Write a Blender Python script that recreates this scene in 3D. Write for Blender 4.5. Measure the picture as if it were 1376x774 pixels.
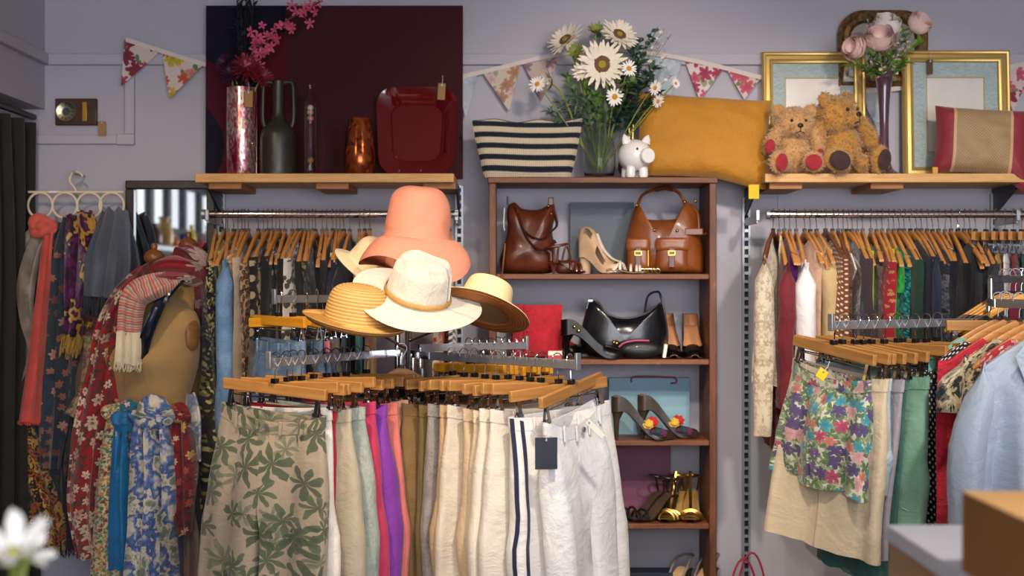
import bpy, math, random
from math import sin, cos, pi, sqrt, radians, atan2, hypot
from mathutils import Vector, Matrix, Euler, noise

for o in list(bpy.data.objects):
    bpy.data.objects.remove(o, do_unlink=True)
S = bpy.context.scene
COL = S.collection

def C(h):
    h = h.lstrip('#')
    r = []
    for i in (0, 2, 4):
        c = int(h[i:i+2], 16) / 255
        r.append(c / 12.92 if c <= .04045 else ((c + .055) / 1.055) ** 2.4)
    return (r[0], r[1], r[2], 1.0)

# ---------------------------------------------------------------- camera, world, lights
FPX, CX, CY, EYE = 1900.0, 688.0, 387.0, 1.5
cd = bpy.data.cameras.new('camera')
cam = bpy.data.objects.new('camera', cd)
COL.objects.link(cam)
cam.location = (0, 0, EYE)
cam.rotation_euler = (pi / 2, 0, 0)
cd.sensor_width = 36
cd.lens = FPX / 1376 * 36
cd.clip_start = .05
cd.dof.use_dof = True
cd.dof.focus_distance = 4.35
cd.dof.aperture_fstop = 2.8
S.camera = cam

W = bpy.data.worlds.new('daylight')
S.world = W
W.use_nodes = True
W.node_tree.nodes['Background'].inputs[0].default_value = C('#eef0f6')
W.node_tree.nodes['Background'].inputs[1].default_value = 1.0

def area(name, loc, target, sx, sy, power, col):
    ld = bpy.data.lights.new(name, 'AREA')
    ld.shape = 'RECTANGLE'
    ld.size, ld.size_y, ld.energy, ld.color = sx, sy, power, C(col)[:3]
    o = bpy.data.objects.new(name, ld)
    COL.objects.link(o)
    o.location = loc
    o.rotation_euler = (Vector(target) - Vector(loc)).to_track_quat('-Z', 'Y').to_euler()
    return o

def spot(name, loc, target, power, col, deg=50, blend=.7, r=.06):
    ld = bpy.data.lights.new(name, 'SPOT')
    ld.energy, ld.color, ld.spot_size, ld.spot_blend, ld.shadow_soft_size = power, C(col)[:3], radians(deg), blend, r
    o = bpy.data.objects.new(name, ld)
    COL.objects.link(o)
    o.location = loc
    o.rotation_euler = (Vector(target) - Vector(loc)).to_track_quat('-Z', 'Y').to_euler()
    return o

# daylight entering by the shop window behind the photographer, ceiling spot lamps, and an added spot over the counter
area('shop_window_daylight', (1.0, -2.3, 1.75), (.7, 5, 1.2), 3.8, 1.6, 128, '#f1f3fb')
spot('ceiling_lamp_hats', (-.75, 3.1, 2.58), (-.2, 4.4, 1.2), 74, '#ffe3bd', 56)
spot('ceiling_lamp_trousers', (.35, 2.7, 2.58), (.15, 4.3, 1.0), 80, '#fff0dd', 60)
spot('ceiling_lamp_right', (1.35, 3.0, 2.58), (1.4, 4.9, 1.3), 76, '#fff2e2', 70)
spot('ceiling_lamp_cabinet', (.5, 3.5, 2.58), (.45, 5.3, 1.6), 40, '#ffeeda', 70)
spot('ceiling_lamp_left', (-1.35, 3.2, 2.58), (-1.35, 5.0, 1.2), 34, '#ffe3c2', 70)
spot('counter_fill_spot', (.75, 1.0, 2.58), (.85, 1.9, 1.1), 60, '#fff4e8', 80)  # no known fixture; fill light added to brighten the counter and box

S.view_settings.view_transform = 'Standard'
S.view_settings.look = 'None'
S.view_settings.exposure = 0.52
S.view_settings.gamma = 1.0
S.view_settings.use_curve_mapping = False

# ---------------------------------------------------------------- helpers
def P(px, py, d):
    return Vector(((px - CX) / FPX * d, d, EYE - (py - CY) / FPX * d))

def sc(d):
    return FPX / d

class MB:
    def __init__(s):
        s.v, s.f, s.uv = [], [], []
    def add(s, vs, fs, uvs=None):
        o = len(s.v)
        s.v += [tuple(p) for p in vs]
        s.f += [tuple(i + o for i in f) for f in fs]
        s.uv += uvs if uvs else [(p[0], p[2]) for p in vs]
        return s
    def box(s, c, size, rot=None):
        M = (rot if isinstance(rot, Matrix) else Euler(rot).to_matrix()) if rot is not None else Matrix.Identity(3)
        c = Vector(c)
        vs = [c + M @ Vector((x * size[0] / 2, y * size[1] / 2, z * size[2] / 2)) for x in (-1, 1) for y in (-1, 1) for z in (-1, 1)]
        return s.add(vs, [(0, 1, 3, 2), (4, 6, 7, 5), (0, 4, 5, 1), (2, 3, 7, 6), (0, 2, 6, 4), (1, 5, 7, 3)])
    def bb(s, x0, x1, y0, y1, z0, z1):
        return s.box(((x0 + x1) / 2, (y0 + y1) / 2, (z0 + z1) / 2), (x1 - x0, y1 - y0, z1 - z0))
    def tube(s, path, r, n=8, cap=True, flat=1.0, up=None):
        path = [Vector(p) for p in path]
        m = len(path)
        rs = r if isinstance(r, (list, tuple)) else [r] * m
        vs, uv, fs = [], [], []
        prev = None
        L = 0
        for i, p in enumerate(path):
            t = (path[min(i + 1, m - 1)] - path[max(i - 1, 0)]).normalized()
            if prev is None:
                a = Vector(up) if up is not None else (Vector((0, 0, 1)) if abs(t.z) < .9 else Vector((1, 0, 0)))
                nrm = (a - t * a.dot(t)).normalized()
            else:
                nrm = prev - t * prev.dot(t)
                nrm = nrm.normalized() if nrm.length > 1e-6 else prev
            prev = nrm
            b = t.cross(nrm)
            if i: L += (p - path[i - 1]).length
            for k in range(n):
                a = 2 * pi * k / n
                vs.append(p + nrm * cos(a) * rs[i] * flat + b * sin(a) * rs[i])
                uv.append((k / n * 2 * pi * rs[i], L))
        for i in range(m - 1):
            for k in range(n):
                k2 = (k + 1) % n
                fs.append((i * n + k, i * n + k2, (i + 1) * n + k2, (i + 1) * n + k))
        if cap:
            fs.append(tuple(range(n - 1, -1, -1)))
            fs.append(tuple((m - 1) * n + k for k in range(n)))
        return s.add(vs, fs, uv)
    def lathe(s, prof, n=32, c=(0, 0, 0), sx=1, sy=1):
        vs, uv, fs = [], [], []
        m = len(prof)
        L = 0
        for i, (r, z) in enumerate(prof):
            if i: L += hypot(r - prof[i-1][0], z - prof[i-1][1])
            for k in range(n):
                a = 2 * pi * k / n
                vs.append((c[0] + r * cos(a) * sx, c[1] + r * sin(a) * sy, c[2] + z))
                uv.append((k / n, L))
        for i in range(m - 1):
            for k in range(n):
                k2 = (k + 1) % n
                fs.append((i * n + k, i * n + k2, (i + 1) * n + k2, (i + 1) * n + k))
        if prof[0][0] > 1e-5: fs.append(tuple(range(n - 1, -1, -1)))
        if prof[-1][0] > 1e-5: fs.append(tuple((m - 1) * n + k for k in range(n)))
        return s.add(vs, fs, uv)
    def ell(s, c, r, n=14, m=9, rot=None):
        M = Euler(rot).to_matrix() if rot is not None else Matrix.Identity(3)
        r = r if isinstance(r, (tuple, list)) else (r, r, r)
        c = Vector(c)
        vs, uv, fs = [], [], []
        for i in range(m + 1):
            t = pi * i / m
            for k in range(n):
                a = 2 * pi * k / n
                q = Vector((r[0] * sin(t) * cos(a), r[1] * sin(t) * sin(a), -r[2] * cos(t)))
                vs.append(c + M @ q)
                uv.append((k / n * .2, i / m * .2))
        for i in range(m):
            for k in range(n):
                k2 = (k + 1) % n
                fs.append((i * n + k, i * n + k2, (i + 1) * n + k2, (i + 1) * n + k))
        return s.add(vs, fs, uv)
    def grid(s, f, nu, nv, closeu=False, uvf=None, skip=None):
        vs, uv, fs = [], [], []
        cols = nu if closeu else nu + 1
        for j in range(nv + 1):
            for i in range(cols):
                u, v = i / nu, j / nv
                p = f(u, v)
                vs.append(p)
                uv.append(uvf(u, v) if uvf else (p[0], p[2]))
        for j in range(nv):
            for i in range(nu):
                if skip and skip((i + .5) / nu, (j + .5) / nv): continue
                i2 = (i + 1) % cols
                fs.append((j * cols + i, j * cols + i2, (j + 1) * cols + i2, (j + 1) * cols + i))
        return s.add(vs, fs, uv)
    def prism(s, pts, y0, y1):
        """outline in x,z extruded along y"""
        n = len(pts)
        vs = [(p[0], y0, p[1]) for p in pts] + [(p[0], y1, p[1]) for p in pts]
        fs = [tuple(range(n)), tuple(range(2 * n - 1, n - 1, -1))]
        fs += [(k, k + n, (k + 1) % n + n, (k + 1) % n) for k in range(n)]
        return s.add(vs, fs)
    def puff(s, pts, c, th, back=None, rings=7, pw=.5, yo=0):
        """pillow from an outline in x,z; c = (x,z) centre"""
        n = len(pts)
        for side in (-1, 1):
            t_ = th if side < 0 else (back if back is not None else th)
            vs, fs = [], []
            for r in range(rings + 1):
                q = 1 - (r / rings) ** 1.6
                q = 1 - r / rings
                q = 1 - (1 - q) ** 1
                k = 1 - r / rings
                for (x, z) in pts:
                    vs.append((c[0] + (x - c[0]) * k, yo + side * t_ * max(0, 1 - k ** 2.6) ** pw, c[1] + (z - c[1]) * k))
            for r in range(rings):
                for i in range(n):
                    i2 = (i + 1) % n
                    q = (r * n + i, r * n + i2, (r + 1) * n + i2, (r + 1) * n + i)
                    fs.append(q if side < 0 else q[::-1])
            s.add(vs, fs)
        return s
    def xf(s, M):
        s.v = [tuple(M @ Vector(p)) for p in s.v]
        return s
    def warp(s, f):
        s.v = [tuple(f(Vector(p))) for p in s.v]
        return s
    def mesh(s, name, mat, smooth=True, ang=50):
        me = bpy.data.meshes.new(name)
        me.from_pydata(s.v, [], s.f)
        ul = me.uv_layers.new(name='UVMap')
        idx = [0] * len(me.loops)
        me.loops.foreach_get('vertex_index', idx)
        flat = []
        for i in idx:
            flat += [s.uv[i][0], s.uv[i][1]]
        ul.data.foreach_set('uv', flat)
        if mat: me.materials.append(mat)
        if smooth:
            me.polygons.foreach_set('use_smooth', [True] * len(me.polygons))
            me.set_sharp_from_angle(angle=radians(ang))
        me.update()
        return me
    def build(s, name, mat, parent=None, loc=None, rot=None, smooth=True, ang=50, bevel=0, label=None, kind=None):
        o = bpy.data.objects.new(name, s.mesh(name, mat, smooth, ang))
        COL.objects.link(o)
        if parent: o.parent = parent
        if loc is not None: o.location = loc
        if rot is not None: o.rotation_euler = rot
        if bevel:
            b = o.modifiers.new('bevel', 'BEVEL')
            b.width, b.segments, b.limit_method, b.angle_limit = bevel, 2, 'ANGLE', radians(40)
        if label: o['label'] = label
        if kind: o['kind'] = kind
        return o

def tag(o, label, cat, group=None):
    o['label'], o['category'] = label, cat
    if group: o['group'] = group
    return o

def thing(name, label, cat, loc=(0, 0, 0), rot=(0, 0, 0), group=None):
    o = bpy.data.objects.new(name, None)
    o.empty_display_size = .05
    COL.objects.link(o)
    o.location, o.rotation_euler = loc, rot
    return tag(o, label, cat, group)

def struct(name, mb, mat, parent=None, **k):
    o = mb.build(name, mat, parent, **k)
    if not parent: o['kind'] = 'structure'
    return o

def dup(root, parent=None):
    r = root.copy()
    COL.objects.link(r)
    r.parent = parent
    for ch in root.children:
        dup(ch, r)
    return r

def nz(x, y, z, s=1.0, seed=0):
    return noise.noise(Vector((x * s + seed * 7.3, y * s - seed * 3.1, z * s + seed * 1.7)))

def lerp(a, b, t): return a + (b - a) * t
def sm(a, b, x):
    t = max(0, min(1, (x - a) / (b - a)))
    return t * t * (3 - 2 * t)
def bez(pts, n):
    """Catmull-Rom through points"""
    pts = [Vector(p) for p in pts]
    out = []
    m = len(pts)
    for i in range(m - 1):
        p0, p1, p2, p3 = pts[max(i-1, 0)], pts[i], pts[i+1], pts[min(i+2, m-1)]
        for k in range(n):
            t = k / n
            out.append(.5 * ((2*p1) + (p2-p0)*t + (2*p0-5*p1+4*p2-p3)*t*t + (3*p1-p0-3*p2+p3)*t**3))
    out.append(pts[-1])
    return out

# ---------------------------------------------------------------- materials
class NT:
    def __init__(s, name):
        s.m = bpy.data.materials.new(name)
        s.m.use_nodes = True
        s.t = s.m.node_tree
        s.b = s.t.nodes['Principled BSDF']
        s._uv = None
    def n(s, ty, **k):
        nd = s.t.nodes.new(ty)
        for a, v in k.items(): setattr(nd, a, v)
        return nd
    def put(s, sock, v):
        if isinstance(v, bpy.types.NodeSocket): s.t.links.new(v, sock)
        elif isinstance(v, (tuple, list)) and sock.type == 'VECTOR': sock.default_value = v[:3]
        else: sock.default_value = v
    def math(s, op, a, b=0.0, c=0.0, clamp=False):
        nd = s.n('ShaderNodeMath', operation=op, use_clamp=clamp)
        s.put(nd.inputs[0], a); s.put(nd.inputs[1], b); s.put(nd.inputs[2], c)
        return nd.outputs[0]
    def vm(s, op, a, b=(0, 0, 0), k=1.0):
        nd = s.n('ShaderNodeVectorMath', operation=op)
        s.put(nd.inputs[0], a)
        if op == 'SCALE': nd.inputs['Scale'].default_value = k
        else: s.put(nd.inputs[1], b)
        return nd.outputs['Value' if op in ('LENGTH', 'DOT_PRODUCT') else 'Vector']
    def mix(s, f, a, b):
        nd = s.n('ShaderNodeMix', data_type='RGBA')
        s.put(nd.inputs['Factor'], f); s.put(nd.inputs['A'] if False else nd.inputs[6], a); s.put(nd.inputs[7], b)
        return nd.outputs[2]
    def uv(s, sx=1, sy=1, ox=0, oy=0, rot=0):
        tc = s.n('ShaderNodeTexCoord')
        mp = s.n('ShaderNodeMapping')
        s.t.links.new(tc.outputs['UV'], mp.inputs[0])
        mp.inputs['Scale'].default_value = (sx, sy, 1)
        mp.inputs['Location'].default_value = (ox, oy, 0)
        mp.inputs['Rotation'].default_value = (0, 0, rot)
        return mp.outputs[0]
    def obj(s, sx=1, sy=1, sz=1):
        tc = s.n('ShaderNodeTexCoord')
        mp = s.n('ShaderNodeMapping')
        s.t.links.new(tc.outputs['Object'], mp.inputs[0])
        mp.inputs['Scale'].default_value = (sx, sy, sz)
        return mp.outputs[0]
    def noise(s, vec, scale=5, detail=3, rough=.55, dist=0):
        nd = s.n('ShaderNodeTexNoise')
        s.put(nd.inputs['Vector'], vec)
        nd.inputs['Scale'].default_value, nd.inputs['Detail'].default_value = scale, detail
        nd.inputs['Roughness'].default_value, nd.inputs['Distortion'].default_value = rough, dist
        return nd.outputs['Fac']
    def noisec(s, vec, scale=5, detail=2):
        nd = s.n('ShaderNodeTexNoise')
        s.put(nd.inputs['Vector'], vec)
        nd.inputs['Scale'].default_value, nd.inputs['Detail'].default_value = scale, detail
        return nd.outputs['Color']
    def vor(s, vec, scale=1, rnd=1.0, dims='2D', feat='F1'):
        nd = s.n('ShaderNodeTexVoronoi', voronoi_dimensions=dims, feature=feat)
        s.put(nd.inputs['Vector'], vec)
        nd.inputs['Scale'].default_value = scale
        nd.inputs['Randomness'].default_value = rnd
        return nd
    def ramp(s, f, stops, interp='LINEAR'):
        nd = s.n('ShaderNodeValToRGB')
        nd.color_ramp.interpolation = interp
        el = nd.color_ramp.elements
        while len(el) > 1: el.remove(el[-1])
        for i, (p, c) in enumerate(stops):
            e = el[0] if i == 0 else el.new(p)
            e.position = p
            e.color = C(c) if isinstance(c, str) else c
        s.put(nd.inputs[0], f)
        return nd.outputs[0]
    def step(s, x, e0, e1):
        nd = s.n('ShaderNodeMapRange', interpolation_type='SMOOTHSTEP')
        s.put(nd.inputs[0], x)
        nd.inputs[1].default_value, nd.inputs[2].default_value = e0, e1
        return nd.outputs[0]
    def bump(s, h, strength=.3, dist=.01):
        nd = s.n('ShaderNodeBump')
        nd.inputs['Strength'].default_value, nd.inputs['Distance'].default_value = strength, dist
        s.put(nd.inputs['Height'], h)
        s.t.links.new(nd.outputs[0], s.b.inputs['Normal'])
    def out(s, col, rough=.6, metal=0, **k):
        s.put(s.b.inputs['Base Color'], C(col) if isinstance(col, str) else col)
        s.put(s.b.inputs['Roughness'], rough)
        s.b.inputs['Metallic'].default_value = metal
        for a, v in k.items():
            s.b.inputs[a.replace('_', ' ')].default_value = v
        return s.m

def rampcols(cols):
    return [(i / len(cols), c) for i, c in enumerate(cols)]

CACHE = {}
def memo(fn):
    def g(*a, **k):
        key = fn.__name__ + repr(a) + repr(sorted(k.items()))
        if key not in CACHE: CACHE[key] = fn(*a, **k)
        return CACHE[key]
    return g

def cloth_finish(t, col, rough=.85, sheen=.25, crease=.35):
    v = t.uv()
    t.bump(t.noise(v, 9, 6, .62, .4), crease * 1.3, .022)
    t.b.inputs['Sheen Weight'].default_value = sheen
    return t.out(col, rough, 0)

@memo
def plain(c, rough=.85, var=.14, sheen=.2, crease=.35, scale=9):
    t = NT('cloth_plain')
    f = t.noise(t.uv(), scale, 4, .6)
    a, b = C(c), C(c)
    lo = tuple(x * (1 - var) for x in a[:3]) + (1,)
    hi = tuple(min(1, x * (1 + var)) for x in b[:3]) + (1,)
    return cloth_finish(t, t.ramp(f, [(.3, lo), (.7, hi)]), rough, sheen, crease)

def blossom(t, scale, off, k, size, density, pinch=.45, rot=0, wob=.3):
    """mask of petalled shapes scattered on the cloth; returns mask, random colour, radius"""
    v = t.uv(scale, scale, off, off * .7, rot)
    v = t.vm('ADD', v, t.vm('SCALE', t.noisec(v, 2.5, 1), k=wob))
    vo = t.vor(v, 1, .9)
    d = t.vm('SUBTRACT', v, vo.outputs['Position'])
    sp = t.n('ShaderNodeSeparateXYZ'); t.put(sp.inputs[0], d)
    rnd = t.n('ShaderNodeSeparateColor'); t.put(rnd.inputs[0], vo.outputs['Color'])
    ang = t.math('ADD', t.math('ARCTAN2', sp.outputs[1], sp.outputs[0]), t.math('MULTIPLY', rnd.outputs[0], 6.28))
    pet = t.math('ABSOLUTE', t.math('COSINE', t.math('MULTIPLY', ang, k / 2)))
    rad = t.math('MULTIPLY', t.math('ADD', t.math('MULTIPLY', pet, 1 - pinch), pinch), t.math('MULTIPLY_ADD', rnd.outputs[1], size * .5, size * .6))
    r = vo.outputs['Distance']
    m = t.math('LESS_THAN', r, rad)
    m = t.math('MULTIPLY', m, t.math('LESS_THAN', rnd.outputs[2], density))
    return m, rnd.outputs[1], t.math('DIVIDE', r, rad), rnd.outputs[0]

@memo
def floral(base, cols, scale=18, k=5, size=.5, density=.8, leaf=None, leafscale=None, leafk=3, centre=None, ground=None, rough=.85, leafpinch=.08, shade=.35, leafden=.85, leafsize=.62):
    t = NT('cloth_floral')
    col = t.mix(t.noise(t.uv(), 7, 3), C(base), C(ground) if ground else tuple(x * .85 for x in C(base)[:3]) + (1,))
    if leaf:
        for j, lc in enumerate(leaf):
            m, r1, rr, r0 = blossom(t, leafscale or scale * 1.15, 3.7 + j * 5.1, leafk, leafsize, leafden, leafpinch)
            lcol = t.mix(t.step(rr, .2, 1), tuple(x * .75 for x in C(lc)[:3]) + (1,), C(lc))
            col = t.mix(t.math('MULTIPLY', m, .92), col, lcol)
    if cols:
        m, r1, rr, r0 = blossom(t, scale, 1.3, k, size, density)
        fc = t.ramp(r1, rampcols(cols), 'CONSTANT')
        fc = t.mix(t.math('MULTIPLY', t.math('SUBTRACT', 1, rr, clamp=True), shade), fc, C('#3a1a20'))
        col = t.mix(m, col, fc)
        if centre:
            cm = t.math('MULTIPLY', m, t.math('LESS_THAN', rr, .3))
            col = t.mix(cm, col, C(centre))
    return cloth_finish(t, col, rough)

@memo
def stripes(cols, scale=10, direction=1, wob=.0, rough=.85, widths=None):
    t = NT('cloth_striped')
    v = t.uv(1, 1)
    sp = t.n('ShaderNodeSeparateXYZ'); t.put(sp.inputs[0], v)
    x = t.math('MULTIPLY', sp.outputs[direction], scale)
    if wob: x = t.math('ADD', x, t.math('MULTIPLY', t.noise(v, 6), wob))
    f = t.math('FRACT', x)
    st = rampcols(cols) if not widths else list(zip(widths, cols))
    return cloth_finish(t, t.ramp(f, st, 'CONSTANT'), rough)

@memo
def dots(base, dot, scale=40, r=.28, rnd=0.0, rough=.85, rot=.785):
    t = NT('cloth_dotted')
    v = t.uv(scale, scale, 0, 0, rot)
    vo = t.vor(v, 1, rnd)
    return cloth_finish(t, t.mix(t.math('LESS_THAN', vo.outputs['Distance'], r), C(base), C(dot)), rough)

@memo
def leopard(base, mid, dark, scale=28, rough=.8):
    t = NT('cloth_leopard')
    v = t.uv(scale, scale * .75)
    v = t.vm('ADD', v, t.vm('SCALE', t.noisec(v, 1.6, 2)))
    vo = t.vor(v, 1, .85)
    d = t.math('ADD', vo.outputs['Distance'], t.math('MULTIPLY_ADD', t.noise(v, 3.2, 2), .55, -.27))
    col = t.ramp(d, [(0, mid), (.23, dark), (.46, base)], 'CONSTANT')
    return cloth_finish(t, col, rough)

@memo
def denim(c='#3c5a80', fade='#8fa9c4', dark='#22344f', amount=.5):
    t = NT('cloth_denim')
    v = t.uv()
    f = t.noise(v, 8, 5, .65)
    fine = t.noise(t.uv(260, 120), 1, 1)
    col = t.ramp(t.math('ADD', t.math('MULTIPLY', f, 1.1), t.math('MULTIPLY_ADD', fine, .25, -.2)), [(.2, dark), (.45, c), (.72 + (1 - amount) * .2, fade)])
    return cloth_finish(t, col, .8, .1, .5)

@memo
def patches(cols, scale=12, dist=1.5, rough=.8, detail=3, sharp=False):
    t = NT('cloth_print')
    f = t.noise(t.uv(1, .8), scale, detail, .6, dist)
    f = t.step(f, .28, .72)
    return cloth_finish(t, t.ramp(f, rampcols(cols), 'CONSTANT' if sharp else 'LINEAR'), rough)

@memo
def ditsy(cols, scale=90, rough=.85, rnd=1.0):
    t = NT('cloth_ditsy')
    vo = t.vor(t.uv(scale, scale), 1, rnd)
    sp = t.n('ShaderNodeSeparateColor'); t.put(sp.inputs[0], vo.outputs['Color'])
    return cloth_finish(t, t.ramp(sp.outputs[0], rampcols(cols), 'CONSTANT'), rough)

@memo
def paint(c, rough=.5, var=.06, metal=0, bump=.0, scale=6, coat=0):
    t = NT('paint')
    v = t.obj()
    f = t.noise(v, scale, 4, .6)
    a = C(c)
    col = t.ramp(f, [(.3, tuple(x * (1 - var) for x in a[:3]) + (1,)), (.7, tuple(min(1, x * (1 + var)) for x in a[:3]) + (1,))])
    if bump: t.bump(t.noise(v, scale * 6, 3), bump, .004)
    return t.out(col, rough, metal, Coat_Weight=coat)

@memo
def wood(light, dark, rough=.5, axis=0, scale=1.0, knots=False, wear=None):
    t = NT('wood')
    s3 = [14 * scale, 14 * scale, 14 * scale]
    s3[axis] = 1.2 * scale
    v = t.obj(*s3)
    f = t.noise(v, 2.2, 5, .6, 1.2)
    col = t.ramp(f, [(.25, dark), (.6, light)])
    if knots:
        k = t.vor(t.obj(3.5, 3.5, 3.5), 1, 1, '3D')
        col = t.mix(t.step(k.outputs['Distance'], .13, .05), col, C(dark))
    if wear:
        col = t.mix(t.step(t.noise(t.obj(9, 9, 9), 2, 4, .7), .6, .75), col, C(wear))
    t.bump(f, .15, .003)
    return t.out(col, rough)

@memo
def leather(c, dark, rough=.38, scale=9):
    t = NT('leather')
    v = t.obj()
    col = t.ramp(t.noise(v, scale, 4, .6), [(.3, dark), (.68, c)])
    t.bump(t.noise(v, 60, 3, .6), .12, .003)
    return t.out(col, rough, 0, Coat_Weight=.15)

@memo
def metal(c='#c9c9cc', rough=.18):
    t = NT('metal')
    return t.out(t.ramp(t.noise(t.obj(), 20, 2), [(.3, tuple(x * .9 for x in C(c)[:3]) + (1,)), (.7, C(c))]), rough, 1)

@memo
def glass(c='#ffffff', rough=.0, ior=1.45, trans=1.0):
    t = NT('glass')
    return t.out(c, rough, 0, Transmission_Weight=trans, IOR=ior)

CHROME = metal('#d4d5d8', .12)
STEEL = NT('brushed_steel').out('#a4a7ad', .42, .75)
BRASS = metal('#d8a94a', .25)
GOLDF = NT('gilding').out('#c8a862', .38, .55)
BLACKP = paint('#101012', .4)
WOODH = wood('#cf9050', '#ab6e34', .42, 0)
WOODC = wood('#c08a4c', '#a36e36', .42, 0)
WOODY = wood('#e2a02c', '#c98618', .42, 0)
WOODD = wood('#7a4a2c', '#5a3018', .42, 0)
PINE = wood('#d8a868', '#b37c42', .55, 0, 1, True)
KRAFT = paint('#a17b50', .9)
TAGW = paint('#efe9dd', .9)
STRING = paint('#d8cdb8', .9)
# ---------------------------------------------------------------- the setting
YB = 5.45
def wall_mat(c, name):
    t = NT(name)
    v = t.obj()
    a = C(c)
    f = t.noise(v, 1.6, 5, .6)
    col = t.ramp(f, [(.3, tuple(x * .93 for x in a[:3]) + (1,)), (.7, a)])
    t.bump(t.noise(v, 14, 4, .6), .08, .004)
    return t.out(col, .62)
WALL = wall_mat('#b2afba', 'wall_paint')
TRIMP = wall_mat('#b6b3bd', 'trim_paint')
FLOORM = wood('#6e5846', '#4c3a2d', .45, 1, .6)
CEILM = paint('#e9e7e6', .9)

struct('wall_back', MB().bb(-2.75, 3.0, YB, YB + .1, 0, 2.66), WALL)
struct('wall_left', MB().bb(-2.75, -1.80, 1.2, YB, P(0, 147, YB).z, 2.66), WALL)
wc = MB().bb(-2.75, -2.7, -2.6, YB, 0, 1.98).bb(-2.75, -2.7, -2.6, YB, 2.32, 2.66).bb(-2.75, -2.7, 1.6, YB, 1.98, 2.32)
for y0 in (-2.6, -1.55, -.95, -.42, .12, .62, 1.1):
    wc.bb(-2.75, -2.7, y0, y0 + .12, 1.98, 2.32)
struct('wall_cubicle', wc, paint('#2b2a30', .7))
struct('window_4', MB().bb(-2.73, -2.72, -2.6, 1.6, 1.98, 2.32), glass('#ffffff', 0, 1.05))
struct('wall_right', MB().bb(3.0, 3.1, -2.6, YB + .1, 0, 2.66), WALL)
struct('floor', MB().bb(-2.75, 3.1, -2.6, YB + .1, -.1, 0), FLOORM)
struct('ceiling', MB().bb(-2.75, 3.1, -2.6, YB + .1, 2.66, 2.76), CEILM)
# shop front behind the photographer: low wall, header, mullions around three panes
sf = MB()
sf.bb(-2.75, 3.1, -2.7, -2.6, 0, .55).bb(-2.75, 3.1, -2.7, -2.6, 2.45, 2.66)
for x0, x1 in ((-2.75, -2.2), (-.62, -.5), (1.2, 1.32), (2.85, 3.1)):
    sf.bb(x0, x1, -2.7, -2.6, .55, 2.45)
struct('wall_front', sf, paint('#2c2b30', .6))
for i, (x0, x1) in enumerate(((-2.2, -.62), (-.5, 1.2), (1.32, 2.85))):
    struct('window_%d' % (i + 1), MB().bb(x0, x1, -2.655, -2.645, .55, 2.45), glass('#ffffff', 0, 1.05))

def zy(py, d=YB): return EYE - (py - CY) / FPX * d
def xp(px, d=YB): return (px - CX) / FPX * d
struct('trim_1', MB().bb(-1.80, 3.0, YB - .022, YB, zy(88), zy(73)), TRIMP, bevel=.003)
struct('trim_2', MB().bb(xp(169), xp(182), YB - .02, YB, zy(181), zy(88)), TRIMP, bevel=.003)
struct('trim_3', MB().bb(xp(158), xp(182), YB - .02, YB, zy(195), zy(181)), TRIMP, bevel=.003)
struct('trim_4', MB().bb(-2.0, xp(158), YB - .018, YB, zy(194), zy(182)), TRIMP, bevel=.003)
struct('trim_5', MB().bb(-1.80, -1.778, 1.2, YB - .022, zy(88), zy(73)), TRIMP, bevel=.003)
struct('trim_6', MB().bb(xp(1045), xp(1050), YB - .006, YB, zy(285), zy(246)), TRIMP)
struct('baseboard_back', MB().bb(-2.7, 3.0, YB - .018, YB, 0, .12), TRIMP, bevel=.004)

# changing-cubicle curtain under the bulkhead
def curtain():
    t = thing('curtain', 'dark olive curtain hanging in deep folds beside the scarf hanger', 'curtain', (-1.83, 4.35, 0))
    ztop = P(0, 147, YB).z - .01
    def f(u, v):
        y = u * 1.04
        a = .028 * sin(u * 46) + .012 * sin(u * 97 + 1)
        return (a * (1 + .5 * v) + .02 * nz(u * 9, v * 2, 0) - .015, y, lerp(ztop - .05, .03, v))
    MB().grid(f, 150, 14, uvf=lambda u, v: (u * 1.6, v * 2)).build('drape', plain('#211f1a', .9, .25), t)
    MB().tube([(0, 0, ztop - .025), (0, 1.06, ztop - .025)], .012, 10).build('curtain_pole', BLACKP, t)
curtain()

# ---------------------------------------------------------------- slotted steel uprights
SLOTSHADE = paint('#17181b', .6)
def upright(px, z0, z1, label):
    t = thing('slotted_upright', label, 'shelf upright', (xp(px, YB - .02), YB, z0), group='slotted uprights on the back wall')
    h = z1 - z0
    m = MB()
    for s in (-1, 1):
        m.box((s * .0115, -.011, h / 2), (.007, .02, h))
    n = int(h / .032)
    for i in range(n + 1):
        m.box((0, -.019, min(h - .004, i * h / n + .004)), (.018, .004, .011))
    m.build('channel', STEEL, t, smooth=False)
    MB().box((0, -.003, h / 2), (.016, .004, h)).build('slot_shade', SLOTSHADE, t, smooth=False)  # dark strip painted for the shade inside the slots
    return t
ZS = P(0, 238, 5.12).z           # shelf board height
upright(297, .25, ZS - .035, 'slotted steel upright under the pine shelf beside the dark-framed mirror')
upright(617, .25, ZS - .01, 'slotted steel upright between the pine shelf and the wooden cabinet')
upright(1003, .25, ZS - .055, 'slotted steel upright beside the cream lace jacket')
upright(1337, .25, ZS - .04, 'slotted steel upright below the red and beige cushion')

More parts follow.
